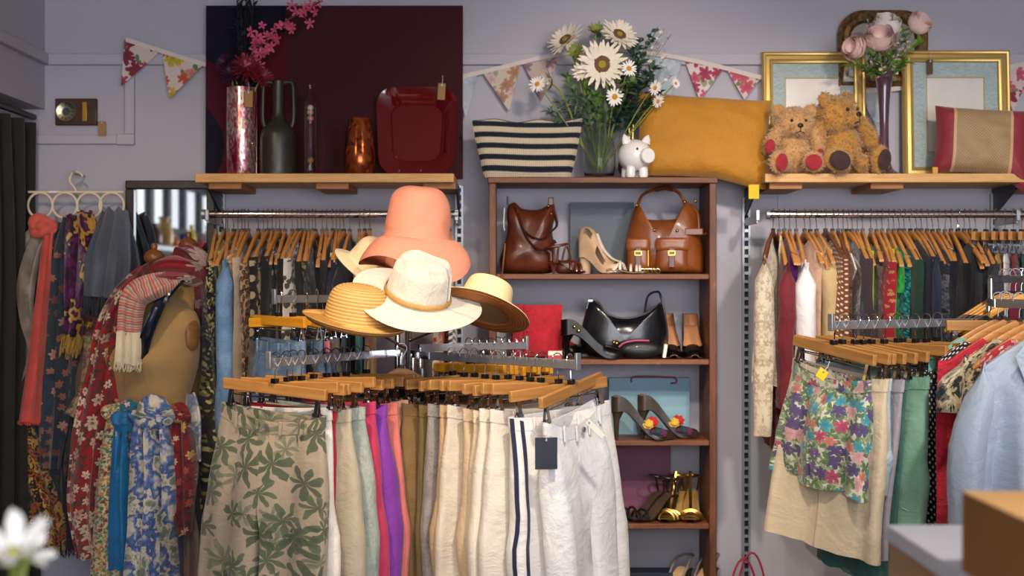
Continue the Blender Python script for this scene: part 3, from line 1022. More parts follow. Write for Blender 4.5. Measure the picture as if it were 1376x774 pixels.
RIGHT = [
 (1039, 'd', 'jacket', 'jacket', F('#d8cbb4', None, 14, leaf=['#b5a48a', '#c6b69c'], leafscale=26, leafk=4), 'cream lace jacket|at the end of the rail', dict(L=.62, neck=.35, th=.06, sleeve=.62, sl_r=.05, turn=-.4, collar=True, hw=.2)),
 (1047, 'h', 'dress', 'dress', plain('#6c0f20', .75, .3), 'burgundy velvet dress|beside the lace jacket', dict(L=.85, th=.05, neck=.65, sleeve=.5, sl_r=.05)),
 (1054, 'h', 'blouse', 'blouse', plain('#5a1c6a', .35, .3), 'purple satin blouse|beside the burgundy dress', dict(neck=.4, L=.82)),
 (1061, 'h', 'dress', 'dress', patches(['#1c2a86', '#1b1f40', '#2f8fb0', '#b22038'], 10, 1), 'royal blue dress with red yoke', dict(neck=.6, L=.85)),
 (1070, 'h', 'coat', 'coat', plain('#f2eeee', .8, .04), 'white coat with full sleeves', dict(neck=.4, th=.06, sleeve=.6, sl_r=.055, L=.85, hw=.222)),
 (1081, 'h', 'blouse', 'blouse', plain('#dfb89a'), 'peach silk blouse|beside the white coat', dict(neck=.5)),
 (1089, 'h', 'blouse', 'blouse', plain('#ead9c4'), 'ivory blouse|beside the peach one', {}),
 (1097, 'h', 'coat', 'coat', plain('#c3a878'), 'tan trench coat|with a belted sleeve', dict(neck=.35, th=.055, sleeve=.55, sl_r=.055, L=.9)),
 (1109, 'd', 'dress', 'dress', dots('#7c4420', '#ecd9c0', 52, .26), 'brown dress with white polka dots', dict(neck=.4, th=.07, L=1.12, hw=.222, flare=1.15)),
 (1119, 'h', 'blouse', 'blouse', plain('#efe2cb', .4), 'cream satin blouse|with a pointed collar', dict(neck=.7, collar=True)),
 (1126, 'd', 'blouse', 'blouse', F('#6a4a3a', ['#b58a62', '#3c2620', '#8f6a50'], 36, 7), 'brown paisley blouse|beside the fur coat', {}),
 (1133, 'h', 'coat', 'coat', plain('#3a221a', .95, .4, 1.0, .9, 30), 'dark brown faux fur coat', dict(neck=.4, th=.07, sleeve=.4, sl_r=.06)),
 (1139, 'h', 'coat', 'coat', plain('#2c1a18', .9, .3, .8, .8, 30), 'chocolate velvet coat|beside the fur coat', dict(neck=.5, th=.045)),
 (1145, 'h', 'jacket', 'jacket', plain('#42303a'), 'plum brown jacket|beside the chocolate coat', dict(neck=.6)),
 (1152, 'h', 'blouse', 'blouse', patches(['#2c2a86', '#5a3aa0', '#2a6a4a'], 12), 'violet and green print blouse', {}),
 (1159, 'h', 'dress', 'dress', plain('#a9bf1a'), 'lime green dress|beside the taupe blouse', dict(L=.85, neck=.7, th=.045)),
 (1170, 'h', 'blouse', 'blouse', F('#6f5a4c', ['#a58a70', '#43342c'], 40), 'taupe print blouse|between lime and red', dict(hw=.17)),
 (1178, 'h', 'dress', 'dress', F('#b3142c', ['#d86a52', '#c8a060'], 34, 6, .3), 'red dress with gold print', dict(L=.85, neck=.6, th=.06)),
 (1185, 'h', 'top', 'top', plain('#c9b81e'), 'yellow top|between red and green', dict(hw=.15)),
 (1194, 'h', 'blouse', 'blouse', plain('#1f9c34', .5), 'bright green blouse|with a pointed sleeve', dict(neck=.7, sleeve=.14, sl_r=.06)),
 (1201, 'h', 'top', 'top', ditsy(['#0c5a5e', '#1a8a86', '#0a3f46', '#2fb3a6'], 160, .3), 'teal sequined top|beside the green blouse', dict(neck=.7)),
 (1208, 'h', 'dress', 'dress', plain('#16402c'), 'bottle green dress|with long skirt', dict(L=.9, neck=.6)),
 (1215, 'h', 'jacket', 'jacket', plain('#111113', .7), 'black jacket|next to the bottle green dress', dict(neck=.7, th=.05)),
 (1223, 'h', 'dress', 'dress', plain('#161d38', .6, .3), 'midnight blue velvet dress', dict(L=.9, neck=.35, th=.045)),
 (1231, 'h', 'jacket', 'jacket', plain('#1a2740'), 'steel navy jacket|beside the velvet dress', dict(neck=.4, sleeve=.5)),
 (1238, 'h', 'top', 'top', plain('#17171c'), 'matte black top|beside the steel navy jacket', {}),
 (1246, 'h', 'blouse', 'blouse', patches(['#141418', '#3c3c46', '#6d6d78', '#1c1c22'], 16), 'grey and black print blouse', dict(neck=.4, th=.045)),
 (1253, 'h', 'jacket', 'jacket', plain('#20202a', .4), 'black satin jacket|beside the grey print blouse', {}),
 (1261, 'h', 'blouse', 'blouse', F('#14151d', ['#33405c', '#5a6a86'], 28), 'black blouse with slate blossoms', dict(neck=.6)),
 (1270, 'h', 'cardigan', 'cardigan', plain('#131318'), 'black cardigan with cream edging', dict(trim=plain('#e6dcc6'), neck=.8, dip=.2, turn=pi)),
 (1278, 'h', 'dress', 'dress', plain('#0f0f12', .6), 'glossy black dress|beside the edged cardigan', dict(L=.9, neck=.8)),
 (1287, 'h', 'blouse', 'blouse', plain('#1b1b20'), 'black crepe blouse|with narrow shoulders', dict(hw=.15)),
 (1296, 'h', 'blazer', 'blazer', plain('#2b2c33'), 'dark grey blazer|near the pink top', dict(neck=.35, sleeve=.5, sl_r=.05)),
 (1303, 'h', 'coat', 'coat', plain('#1a1b22'), 'black wool coat|near the pink top', dict(neck=.4, L=.9)),
 (1311, 'h', 'blazer', 'blazer', plain('#33343d'), 'charcoal blazer|at the end of the dark clothes', dict(neck=.4, th=.05, sleeve=.55, sl_r=.05)),
]
rail_row(RIGHT, pi / 2, 'the rail under the bears', 'wooden hangers on the rail under the bears', 'garments on the rail under the bears')
# clip hangers at the far end of the same rail
for i, (px, m, lab) in enumerate([
    (1325, plain('#dcb0a0'), 'pale pink skirt next to the charcoal blazer'),
    (1338, patches(['#4a55b0', '#6a78cc', '#39408c'], 14), 'violet blue print skirt beside the pale pink one'),
    (1351, plain('#c08a2a'), 'mustard skirt between the violet and white skirts'),
    (1362, plain('#ece6e0'), 'white skirt beside the mustard one'),
    (1373, plain('#7a1830'), 'maroon skirt beside the white one'),
    (1386, plain('#1d4a44'), 'dark teal skirt at the edge of the rail')]):
    loc = (xp(px, RD), RD, RZ)
    rz = 1.0
    hanger('c', 'clip hanger holding the ' + lab, loc, rz, 'clip hangers on the rail under the bears')
    place(make_skirt('skirt', m, .55, .14, .03, 1.2, seed=i + 60), loc, rz, lab, 'skirt', 'skirts on the rail under the bears')

# ---------------------------------------------------------------- four-way rack in the middle
ARMB = STEEL
def arm_bar(m, a, b, w=.012, h=.026):
    a, b = Vector(a), Vector(b)
    d = (b - a)
    rz = atan2(d.y, d.x)
    m.box((a + b) / 2, (hypot(d.x, d.y), w, h), (0, -atan2(d.z, hypot(d.x, d.y)), rz))

RCX, RCY = -.345, 4.70
def fourway(name, label, centre, arms, posts=4):
    t = thing(name, label, 'clothes rack', (centre[0], centre[1], 0))
    c = Vector((centre[0], centre[1], 0))
    for (x, y) in ((0, 0),):
        MB().tube([(0, 0, .02), (0, 0, 1.2)], .026, 14).build('column', CHROME, t)
    for k in range(4):
        a = k * pi / 2 + .6
        MB().box((cos(a) * .2, sin(a) * .2, .018), (.4, .04, .025), (0, 0, a)).build('foot', STEEL, t, bevel=.003)
    for (near, far, up) in arms:
        n_, f_ = Vector(near) - c, Vector(far) - c
        m = MB()
        arm_bar(m, n_, f_)
        m.build('arm', STEEL, t, bevel=.002)
        e = Vector((n_.x, n_.y, n_.z))
        d = (n_ - f_).normalized()
        MB().box(e + d * .004 + Vector((0, 0, .008)), (.01, .018, .05), (0, 0, atan2(d.y, d.x))).build('arm_stop', STEEL, t, bevel=.002)
        base = Vector((f_.x, f_.y, 0)).normalized() * .045 if f_.length > .01 else Vector((.04, 0, 0))
        m = MB()
        m.tube([(base.x, base.y, .4), (base.x, base.y, f_.z)], .0095, 10)
        m.box(((base.x + f_.x) / 2, (base.y + f_.y) / 2, f_.z), (hypot(f_.x - base.x, f_.y - base.y) + .012, .014, .024), (0, 0, atan2(f_.y - base.y, f_.x - base.x)))
        m.build('arm_post', CHROME, t)
    m = MB()
    m.box((0, 0, 1.19), (.13, .13, .02))
    m.build('top_plate', paint('#3a3d44', .4, 0, .6), t, bevel=.003)
    MB().tube([(.05, -.055, 1.2), (.05, -.055, 1.235)], .008, 8).build('bolt', STEEL, t)
    return t

A1n, A1f = P(362, 488, 4.0), P(496, 475, 4.5)
A2n, A2f = P(775, 490, 4.0), P(578, 478, 4.52)
A1f.z = A1n.z; A2f.z = A2n.z
A3n, A3f = P(370, 402, 4.62), P(470, 402, 4.84)      # back-left arm, higher
A3f.z = A3n.z
A4n, A4f = P(706, 470, 4.92), P(620, 470, 4.80)      # back-right arm
A4n.z = A4f.z = 1.30
fourway('garment_rack', 'chrome four-way garment rack loaded with trousers on clip hangers', (RCX, RCY), [(A1n, A1f, 0), (A2n, A2f, 0), (A3n, A3f, 0), (A4n, A4f, 0)])

def on_arm(near, far, items, hk, side, hgroup, ggroup, hdesc, back=None):
    near, far = Vector(near), Vector(far)
    d = (far - near)
    rz0 = atan2(d.y, d.x) - pi / 2            # local +y follows the arm away from the viewer
    for i, (q, maker, name, cat, label, kw) in enumerate(items):
        p = near + d * q
        r = random.Random(i * 31 + len(label))
        rz = rz0 + r.uniform(-.07, .07) + kw.pop('turn', 0)
        p = p + Vector((0, 0, .012 - r.random() * .004))
        hkk = kw.pop('hk', hk)
        tl = kw.pop('tilt', r.uniform(-.04, .04))
        hanger(hkk, hdesc + label, p, rz, hgroup, tl)
        if maker:
            o = maker(name, seed=i + len(label), **kw)
            place(o, p, rz, label, cat, ggroup, tl)

LEAFT = floral('#ab9a84', None, 6, leaf=['#7a7c62', '#566249', '#4a5840'], leafscale=10.5, leafk=7, ground='#a08f7a', leafpinch=.02, leafden=.5, leafsize=.66)
GREY = plain('#b0a68f', .8, .08)
T = make_trousers
on_arm(A1n, A1f, [
 (.06, T, 'trousers', 'trousers', 'beige trousers printed with green leaves', dict(mat=LEAFT, hw=.178, hip=1.16, th=.06, leg=.2, gap=.012, sag=.028, flare=1.15, fly=True, pockets=True, rise=.25, turn=-.02, tilt=.07, folds=1.5)),
 (.16, T, 'trousers', 'trousers', 'white trousers tucked behind the leaf print pair', dict(mat=plain('#e2dcd2'), hw=.15, hip=1.0, leg=.14)),
 (.22, T, 'trousers', 'trousers', 'red trousers behind the leaf print pair', dict(mat=plain('#a3122a'), hw=.15, hip=1.02, leg=.145)),
 (.30, T, 'trousers', 'trousers', 'stone grey cotton trousers beside the leaf print pair', dict(mat=GREY, hw=.182, hip=1.22, th=.05, leg=.21, flare=1.1, pockets=True, turn=-.05)),
 (.42, T, 'jeans', 'trousers', 'pale grey washed jeans beside the stone trousers', dict(mat=denim('#9aa39a', '#bcc2b8', '#7c867f'), hw=.185, hip=1.22, th=.05, leg=.21, flare=1.1, fly=True, pockets=True, turn=-.05)),
 (.54, T, 'trousers', 'trousers', 'raspberry pink trousers between grey jeans and purple pair', dict(mat=plain('#b93058'), hw=.175, hip=1.08, leg=.18, th=.05, turn=-.05)),
 (.64, T, 'trousers', 'trousers', 'vivid purple trousers with a gaping waist', dict(mat=plain('#7d2f9c', .75), hw=.19, hip=1.2, leg=.21, th=.07, sag=.05, turn=-.08)),
 (.75, T, 'trousers', 'trousers', 'salmon pink trousers beside the purple pair', dict(mat=plain('#d0706a'), hw=.19, hip=1.2, leg=.21, turn=-.05)),
 (.85, T, 'trousers', 'trousers', 'peach trousers beside the salmon pair', dict(mat=plain('#d89a78'), hw=.19, hip=1.22, leg=.215, turn=-.05)),
 (.97, T, 'jeans', 'trousers', 'grey green faded jeans by the rack column', dict(mat=denim('#75817c', '#a2aaa0', '#55605c'), hw=.19, hip=1.25, leg=.24, turn=.0, pockets=True)),
], 'c', 0, 'clip hangers on the left front rack arm', 'trousers on the left front rack arm', 'clip hanger holding ')

WT = lambda c, v=.05: plain(c, .8, v, .2, .45)
on_arm(A2n, A2f, [
 (0.043, T, 'trousers', 'trousers', 'bright white jeans at the arm end', dict(mat=WT('#efeeee'), hw=.165, hip=1.12, th=.065, leg=.175, gap=.01, fly=True, pockets=True, sag=.035, flare=1.05, turn=.3, tilt=-.15, rise=.24, folds=1.3)),
 (0.119, T, 'trousers', 'trousers', 'white trousers with two navy side stripes', dict(mat=WT('#ebe8e4'), hw=.185, hip=1.12, th=.06, leg=.19, side_stripe=plain('#1a2142'), tilt=-.08)),
 (0.221, T, 'trousers', 'trousers', 'ivory trousers beside the striped pair', dict(mat=WT('#ded6c8'), hw=.18, hip=1.08, th=.05, leg=.165, pockets=True)),
 (0.289, T, 'trousers', 'trousers', 'off white twill trousers with buttoned pocket', dict(mat=WT('#e2d8c6'), hw=.182, hip=1.08, th=.05, leg=.165, pockets=True)),
 (0.365, T, 'trousers', 'trousers', 'cream chinos with pressed creases', dict(mat=WT('#dccbae'), hw=.18, hip=1.08, th=.05, leg=.165, pockets=True)),
 (0.442, T, 'trousers', 'trousers', 'warm beige chinos beside the cream pair', dict(mat=WT('#cbb28e'), hw=.178, hip=1.08, th=.045, leg=.16, pockets=True)),
 (0.518, T, 'trousers', 'trousers', 'pale linen trousers between beige and sand pairs', dict(mat=WT('#d6cab6'), hw=.178, hip=1.08, th=.045, leg=.16)),
 (0.595, T, 'trousers', 'trousers', 'sand coloured cord trousers', dict(mat=WT('#bf9e70', .1), hw=.178, hip=1.08, th=.045, leg=.155)),
 (0.671, T, 'trousers', 'trousers', 'grey washed jeans among the beige trousers', dict(mat=denim('#8c8580', '#b4aca4', '#6c6662'), hw=.178, hip=1.06, leg=.15, th=.045, pockets=True)),
 (0.748, T, 'trousers', 'trousers', 'olive khaki trousers beside the washed jeans', dict(mat=plain('#6e5c2a'), hw=.178, hip=1.1, leg=.18, th=.04, pockets=True)),
 (0.833, T, 'trousers', 'trousers', 'brown khaki trousers with a pale side seam', dict(mat=plain('#7c5e34'), hw=.19, hip=1.22, leg=.235, th=.06, turn=-.1)),
], 'c', 0, 'clip hangers on the right front rack arm', 'trousers on the right front rack arm', 'clip hanger holding ')

on_arm(A3n, A3f, [
 (.05, T, 'jeans', 'trousers', 'faded light blue jeans under the mustard hangers', dict(mat=denim('#4e6f92', '#a3b8c8', '#34506e'), hk='cy', hw=.172, th=.06, hip=1.1, leg=.17, pockets=True, turn=-.15)),
 (.22, T, 'jeans', 'trousers', 'dark grey jeans at the end of the jeans row', dict(mat=denim('#3d3f42', '#77736a', '#222428'), hk='cy', turn=.25, hw=.18)),
 (.4, T, 'jeans', 'trousers', 'mid blue jeans with pale seams', dict(mat=denim('#3c5f86', '#8ca6bf', '#263e5a'), hk='cy', turn=-.35, hw=.18, pockets=True)),
 (.55, T, 'jeans', 'trousers', 'blue jeans with a pink belt loop', dict(mat=denim('#37587c', '#7f9ab4', '#22384f'), hk='cy', turn=-.5, hw=.185, bandmat=plain('#c06a80'))),
 (.72, T, 'jeans', 'trousers', 'indigo jeans behind the straw hat', dict(mat=denim('#253c62', '#55708e', '#172640'), hk='cy', turn=-.6, hw=.185)),
 (.9, T, 'jeans', 'trousers', 'raw dark denim jeans beside the rack posts', dict(mat=denim('#1d2c48', '#3c5270', '#121c30'), hk='cy', turn=-.65, hw=.19)),
], 'cy', 0, 'mustard clip hangers on the back rack arm', 'jeans on the back rack arm', 'mustard clip hanger holding ')

on_arm(A4n, A4f, [
 (.08 + .115 * k, T if k % 2 == 0 else None, 'jeans', 'trousers', lab, dict(hk='cy', turn=.2, **(dict(mat=denim('#22324e', '#44597a', '#141f33'), hw=.16, leg=.13) if k % 2 == 0 else {})))
 for k, lab in enumerate(('navy jeans under the tan fedora', 'no garment behind the navy jeans', 'dark jeans between empty hangers', 'no garment before the slim jeans', 'slim jeans between empty hangers', 'no garment beside the last jeans', 'black jeans by the rack column', 'no garment by the rack column'))
], 'cy', 0, 'mustard clip hangers under the tan fedora', 'jeans under the tan fedora', 'mustard clip hanger with ')

# dark patterned garment hanging against the rack column
o = make_top('dress', floral('#14151c', ['#c8c0b0', '#5a6a90'], 26, 5, .3, .5), L=.95, hw=.16, th=.05, neck=.5, sleeve=.0, seed=77)
place(o, (P(540, 0, 4.62).x, 4.6, 1.30), .3, 'black dress with sparse pale blossoms against the rack column', 'dress')
hanger('h', 'wooden hanger with the black dress against the rack column', (P(540, 0, 4.62).x, 4.6, 1.30), .3, None)
# card price tags on the white trousers
dd = (A2f - A2n)
rz2 = atan2(dd.y, dd.x) - pi / 2
def swing(name, label, loc, w, h, mat, rot, parent=None):
    t = thing(name, label, 'tag', loc, rot)
    MB().bb(-w / 2, w / 2, -.0015, .0015, -h, 0).build('card', mat, t, bevel=.0005)
    MB().tube([(0, -.002, -.006), (.002, -.003, .012), (0, .0, .03)], .0009, 5).build('string', STRING, t)
    MB().tube([(0, -.0025, -.007), (0, .0025, -.007)], .003, 10).build('eyelet', STEEL, t)
    return t
swing('price_tag', 'navy blue card tag on the striped white trousers', P(734, 588, 3.875) , .062, .087, paint('#141d33', .5), (0, 0, .15))
swing('price_tag', 'slim white paper tag at the waist of the white jeans', P(789, 566, 3.9), .016, .07, TAGW, (0, -.85, .5))
# printed navy stripes sewn on the outseam of the striped pair
# ---------------------------------------------------------------- hats on their prong stand
def straw(c, dark, freq, rough=.7, direction=1, strength=.5):
    t = NT('straw')
    v = t.uv()
    sp = t.n('ShaderNodeSeparateXYZ'); t.put(sp.inputs[0], v)
    w = t.math('SINE', t.math('MULTIPLY', sp.outputs[direction], freq))
    fine = t.noise(t.uv(160, 300), 1, 2)
    f = t.math('ADD', t.math('MULTIPLY_ADD', w, .35, .5), t.math('MULTIPLY_ADD', fine, .5, -.25))
    t.bump(f, strength, .004)
    return t.out(t.ramp(f, [(.05, dark), (.55, c)]), rough)
STRAW = straw('#dcb069', '#a9763a', 620)
STRAWF = straw('#f0dcae', '#e2c48c', 2000, strength=.15)
FELTW = plain('#ddd4c4', .95, .06, .8, .6, 30)
FELTC = straw('#e69a80', '#db866c', 1500, .8, strength=.2)

def hat(name, label, loc, rot, crown, brim, mat, warp=None, band=None, inner=None, n=64, tb=.003):
    """crown/brim: lists of (r,z); outer surface runs from crown top to brim edge, then back inside"""
    t = thing(name, label, 'hat', loc, rot, 'hats on the prong stand')
    prof = crown + brim
    def dens(pr, k=4):
        q = bez([(a, 0, b) for a, b in pr], k)
        return [(max(0, p.x), p.z) for p in q]
    out = dens(prof)
    inn = [(max(0, r - tb), z - tb) for r, z in out][::-1]
    full = out + inn
    m = MB().lathe(full if not inner else out + [(out[-1][0] + .0005, out[-1][1] - tb)], n)
    if warp: m.warp(warp)
    m.build('crown_and_brim', mat, t, ang=85)
    if inner:
        m = MB().lathe([(out[-1][0], out[-1][1] - tb)] + inn[1:], n)
        if warp: m.warp(warp)
        m.build('lining', inner, t, ang=85)
    if band:
        bz0, bz1, bm, rr = band
        m = MB()
        pr = [(rr(bz0) + .002, bz0), (rr(bz0) + .005, bz0 + .003), (rr(bz1) + .005, bz1 - .003), (rr(bz1) + .002, bz1)]
        m.lathe(pr, n)
        m.f = m.f[:-2]
        if warp: m.warp(warp)
        m.build('hat_band', bm, t, ang=60)
    return t

def w_coral(p):
    a = atan2(p.y, p.x); r = hypot(p.x, p.y)
    k = max(0, r - .105) / .1
    p.z += k * (.03 * sin(2 * a + 1.0) + .02 * sin(3 * a + 2.2)) - .012 * k * k
    if p.z > .02:
        p.x += .006 * nz(p.x, p.y, p.z, 14, 3); p.y += .006 * nz(p.x, p.y, p.z, 14, 4)
        p.z += .006 * nz(p.x, p.y, p.z, 10, 5)
    return p
hat('sun_hat', 'coral pink floppy bucket sun hat, topmost of the hats', P(560, 318, 4.55), (radians(4), radians(3), .4),
    [(0, .162), (.04, .161), (.07, .15), (.09, .122), (.099, .08), (.103, .035), (.106, .004)],
    [(.11, -.004), (.128, -.012), (.15, -.034), (.17, -.062), (.18, -.085)], FELTC, w_coral, inner=straw('#cf7a64', '#b8644e', 1500))
def w_cream(p):
    r = hypot(p.x, p.y)
    if p.z > .045 and r < .085:
        k = sm(.045, .11, p.z)
        p.z -= .02 * math.exp(-(p.x / .028) ** 2) * k * (1 if r < .075 else .4)
        pin = math.exp(-((p.y + .06) / .035) ** 2) * k
        p.x *= 1 - .28 * pin
    a = atan2(p.y, p.x)
    p.z += max(0, r - .1) * (.12 * cos(2 * a) - .04)
    return p
cr = lambda z: .1 - .11 * z
hat('fedora_hat', 'creamy white felt fedora with a tan cord band', P(561, 398, 4.28), (radians(20), radians(20), -.25),
    [(0, .128), (.042, .13), (.07, .122), (.086, .095), (.093, .05), (.098, .014), (.1, .001)],
    [(.103, -.001), (.13, -.003), (.165, -.005), (.2, -.006)], FELTW, w_cream, (.004, .02, wood('#c79a52', '#a5783a', .6), cr))
def w_straw(p):
    a = atan2(p.y, p.x); r = hypot(p.x, p.y)
    p.z += max(0, r - .105) * .1 * sin(2 * a + 1)
    return p
hat('straw_hat', 'golden straw boater-style hat with round crown and turned-up brim', P(478, 436, 4.25), (radians(9), radians(7), .2),
    [(0, .123), (.04, .121), (.07, .11), (.087, .088), (.095, .05), (.099, .012), (.1, .001)],
    [(.106, -.005), (.13, -.006), (.15, .002), (.163, .016)], STRAW, w_straw, inner=straw('#b9853f', '#8a5a26', 620))
hat('straw_fedora', 'tan straw fedora with brown underside and patterned ribbon', P(648, 418, 4.4), (radians(-16), radians(24), .3),
    [(0, .088), (.03, .094), (.06, .1), (.072, .09), (.08, .05), (.087, .012), (.0885, .001)],
    [(.093, -.002), (.115, -.004), (.135, -.002), (.152, .004)], STRAWF, None,
    (.002, .028, stripes(('#6a4a5c', '#b07a68', '#3f4a6a', '#a8606a'), 60, 0, 1.0), lambda z: .0885 - .1 * z), inner=straw('#a9682e', '#7c4518', 700))
# cream hat behind the coral one
hat('cloche_hat', 'pale cream cotton hat peeping out behind the coral one', P(497, 360, 4.78), (radians(10), radians(38), 0),
    [(0, .1), (.05, .095), (.078, .07), (.085, .02), (.088, .0)], [(.095, -.004), (.115, -.012), (.13, -.02)], plain('#ecdcb4', .9))

def hat_stand():
    c = Vector((RCX, RCY, 1.2))
    t = thing('hat_stand', 'tall chrome stand with slanting prongs carrying the hats', 'hat stand', c)
    MB().lathe([(0, .0005), (.05, .0005), (.05, .008), (.02, .014), (.011, .03), (.011, .36), (0, .36)], 20).build('pole', CHROME, t)
    ends = [P(560, 300, 4.55), P(566, 395, 4.3), P(480, 425, 4.25), P(648, 412, 4.4), P(503, 352, 4.78)]
    for e in ends:
        e = Vector(e) - c
        st = Vector((0, 0, max(.03, min(e.z - .12, .2))))
        if abs(e.x) < .03: st = Vector((0, 0, .25))
        MB().tube([st, st * .3 + e * .7 - Vector((0, 0, .01)), e], .0055, 8).build('prong', CHROME, t)
        MB().ell(e, .012, 10, 7).build('prong_cap', BLACKP, t)
hat_stand()

# ---------------------------------------------------------------- scarves
def scarf_mb(pts, folds=4, amp=.010, seed=0, lat=(1, 0, 0), n=30, step=7):
    """pts: list of (point, width, thickness). swept pleated sheet with thickness"""
    cs = bez([p[0] for p in pts], step)
    wd = bez([(p[1], p[2], 0) for p in pts], step)
    m = len(cs)
    lat = Vector(lat)
    L = [0]
    for i in range(1, m): L.append(L[-1] + (cs[i] - cs[i-1]).length)
    ph = seed * 1.37
    vs, uv, fs = [], [], []
    for i in range(m):
        t = (cs[min(i+1, m-1)] - cs[max(i-1, 0)]).normalized()
        b = (lat - t * lat.dot(t)).normalized()
        nr = b.cross(t)
        if nr.y > 0: nr = -nr
        w, th = wd[i].x, max(.002, wd[i].y)
        for k in range(n):
            a = 2 * pi * k / n
            q = cos(a)
            wob = 1 + .1 * nz(L[i] * 6, q, seed) 
            prof = abs(sin(a)) ** .7 * (1 if sin(a) >= 0 else -1)
            rip = 1.7 * amp * (sin(q * folds * 1.6 + ph + L[i] * 1.5) + .5 * sin(q * folds * 3.4 + ph * 2.3 - L[i] * 2)) * min(1, th / .02)
            off = rip + prof * th / 2 + .012 * nz(q * 2, L[i] * 5, seed, 1, seed)
            vs.append(cs[i] + b * q * w / 2 * wob + nr * off)
            uv.append((q * w / 2 * 1.3, -L[i]))
    for i in range(m - 1):
        for k in range(n):
            k2 = (k + 1) % n
            fs.append((i * n + k, i * n + k2, (i + 1) * n + k2, (i + 1) * n + k))
    fs.append(tuple(range(n))); fs.append(tuple((m - 1) * n + n - 1 - k for k in range(n)))
    return MB().add(vs, fs, uv), cs, wd

def fringe(cs, wd, mat, parent, L=.06, n=22, seed=0, r=.0022, name='fringe'):
    rnd = random.Random(seed)
    e, w = cs[-1], wd[-1].x
    t = (cs[-1] - cs[-2]).normalized()
    m = MB()
    for k in range(n):
        x = lerp(-.5, .5, k / (n - 1)) * w
        p = e + Vector((x, rnd.uniform(-.008, .004), 0))
        l = L * rnd.uniform(.75, 1.1)
        m.tube([p - t * .004, p + t * l * .5 + Vector((rnd.uniform(-.004, .004), 0, 0)), p + t * l + Vector((rnd.uniform(-.008, .008), 0, 0))], [r, r, r * .6], 5)
    m.build(name, mat, parent)

def scarf(label, pts, mat, folds=4, amp=.01, seed=0, fr=None, lat=(1, 0, 0), knot=None, group=None, name='scarf'):
    """pts: (px, py, d, width px, thickness m)"""
    q = [(P(p[0], p[1], p[2]), p[3] / sc(p[2]), p[4]) for p in pts]
    base = q[0][0].copy()
    q = [(a - base, w, t) for a, w, t in q]
    t = thing(name, label, 'scarf', base, group=group)
    mb, cs, wd = scarf_mb(q, folds, amp, seed, lat)
    mb.build('drape', mat, t, ang=80)
    if fr: fringe(cs, wd, fr[0], t, fr[1], fr[2], seed)
    if knot:
        kx, ky, kd, kr = knot[:4]
        kc = P(kx, ky, kd) - base
        R = kr / sc(kd)
        def kf(u, v):
            a, b = 2 * pi * u, 2 * pi * v
            rr = R * .5 * (1 + .28 * sin(3 * a + 2 * b + seed) + .2 * nz(cos(a), sin(a), cos(b), 2, seed))
            c0 = R * .62
            return tuple(kc + Vector(((c0 + rr * cos(b)) * cos(a), (rr * sin(b)) * .8, (c0 * .7 + rr * cos(b)) * sin(a))))
        MB().grid(kf, 26, 12, closeu=True, uvf=lambda u, v: (u * R * 6, v * R * 3)).ell(kc, (R * .6, R * .55, R * .5), 12, 8).build('knot', mat, t, ang=80)
    return t

RH = 5.34   # depth of the ring hanger
def ring_hanger():
    c = P(102, 258, RH)
    t = thing('ring_hanger', 'white plastic scarf hanger with four rings hung on the wall', 'scarf hanger', c)
    IV = paint('#e6d3b8', .5)
    s = sc(RH)
    MB().tube([(-64 / s, 0, 0), (64 / s, 0, 0)], .0045, 8).build('crossbar', IV, t)
    for cx in (54, 87, 120, 150):
        x = (cx - 102) / s
        MB().tube([(x + 16.5 / s * cos(a), 0, -18 / s + 17 / s * sin(a)) for a in [2 * pi * k / 32 for k in range(33)]], .0048, 8, cap=False).build('ring', IV, t)
    pts = [(0, 0, 0), (-2 / s, 0, 6 / s), (-8 / s, 0, 13 / s), (-7 / s, 0, 22 / s), (0, 0, 27 / s), (7 / s, 0, 24 / s), (9 / s, 0, 20 / s)]
    MB().tube(bez(pts, 5), .0045, 8).build('hook', IV, t)
    MB().box((-30 / s, -.006, 0), (.035, .002, .008)).build('maker_label', TAGW, t)
    o = MB().tube([(0, 0, 0), (0, -(YB - RH) - .02, 0), (0, -(YB - RH) - .02, .012)], .004, 8).build('wall_peg', STEEL, None, (c.x, YB, c.z + 24 / s))
    tag(o, 'small steel peg in the wall carrying the ring hanger', 'peg')
ring_hanger()
G = 'scarves on the ring hanger'
scarf('grey silky scarf looped into a long bunch', [(60, 308, 5.3, 22, .03), (42, 338, 5.27, 30, .05), (31, 385, 5.25, 34, .06), (34, 425, 5.25, 28, .05), (46, 470, 5.27, 36, .05), (36, 520, 5.27, 36, .05), (42, 570, 5.29, 30, .03)], plain('#8a7f72', .4, .45), 4, .012, 1, group=G)
scarf('coral scarf knotted on the ring with a long straight tail', [(68, 298, 5.27, 18, .04), (65, 322, 5.25, 15, .03), (60, 370, 5.23, 17, .03), (52, 440, 5.22, 20, .025), (45, 500, 5.22, 26, .02), (36, 567, 5.22, 32, .015)], plain('#d25a4c', .85, .12), 4, .008, 2, (plain('#e0543f'), .012, 24), knot=(56, 304, 5.24, 17), group=G)
scarf('slate blue scarf with copper rose print', [(90, 300, 5.3, 22, .03), (82, 350, 5.27, 32, .04), (76, 420, 5.26, 42, .04), (72, 500, 5.26, 50, .04), (70, 560, 5.26, 48, .03), (66, 630, 5.26, 30, .02)], F('#2f3a46', ['#a8694f', '#7f4a40', '#c08a70', '#22304a'], 23, 6, .5, .8), 5, .012, 3, group=G)
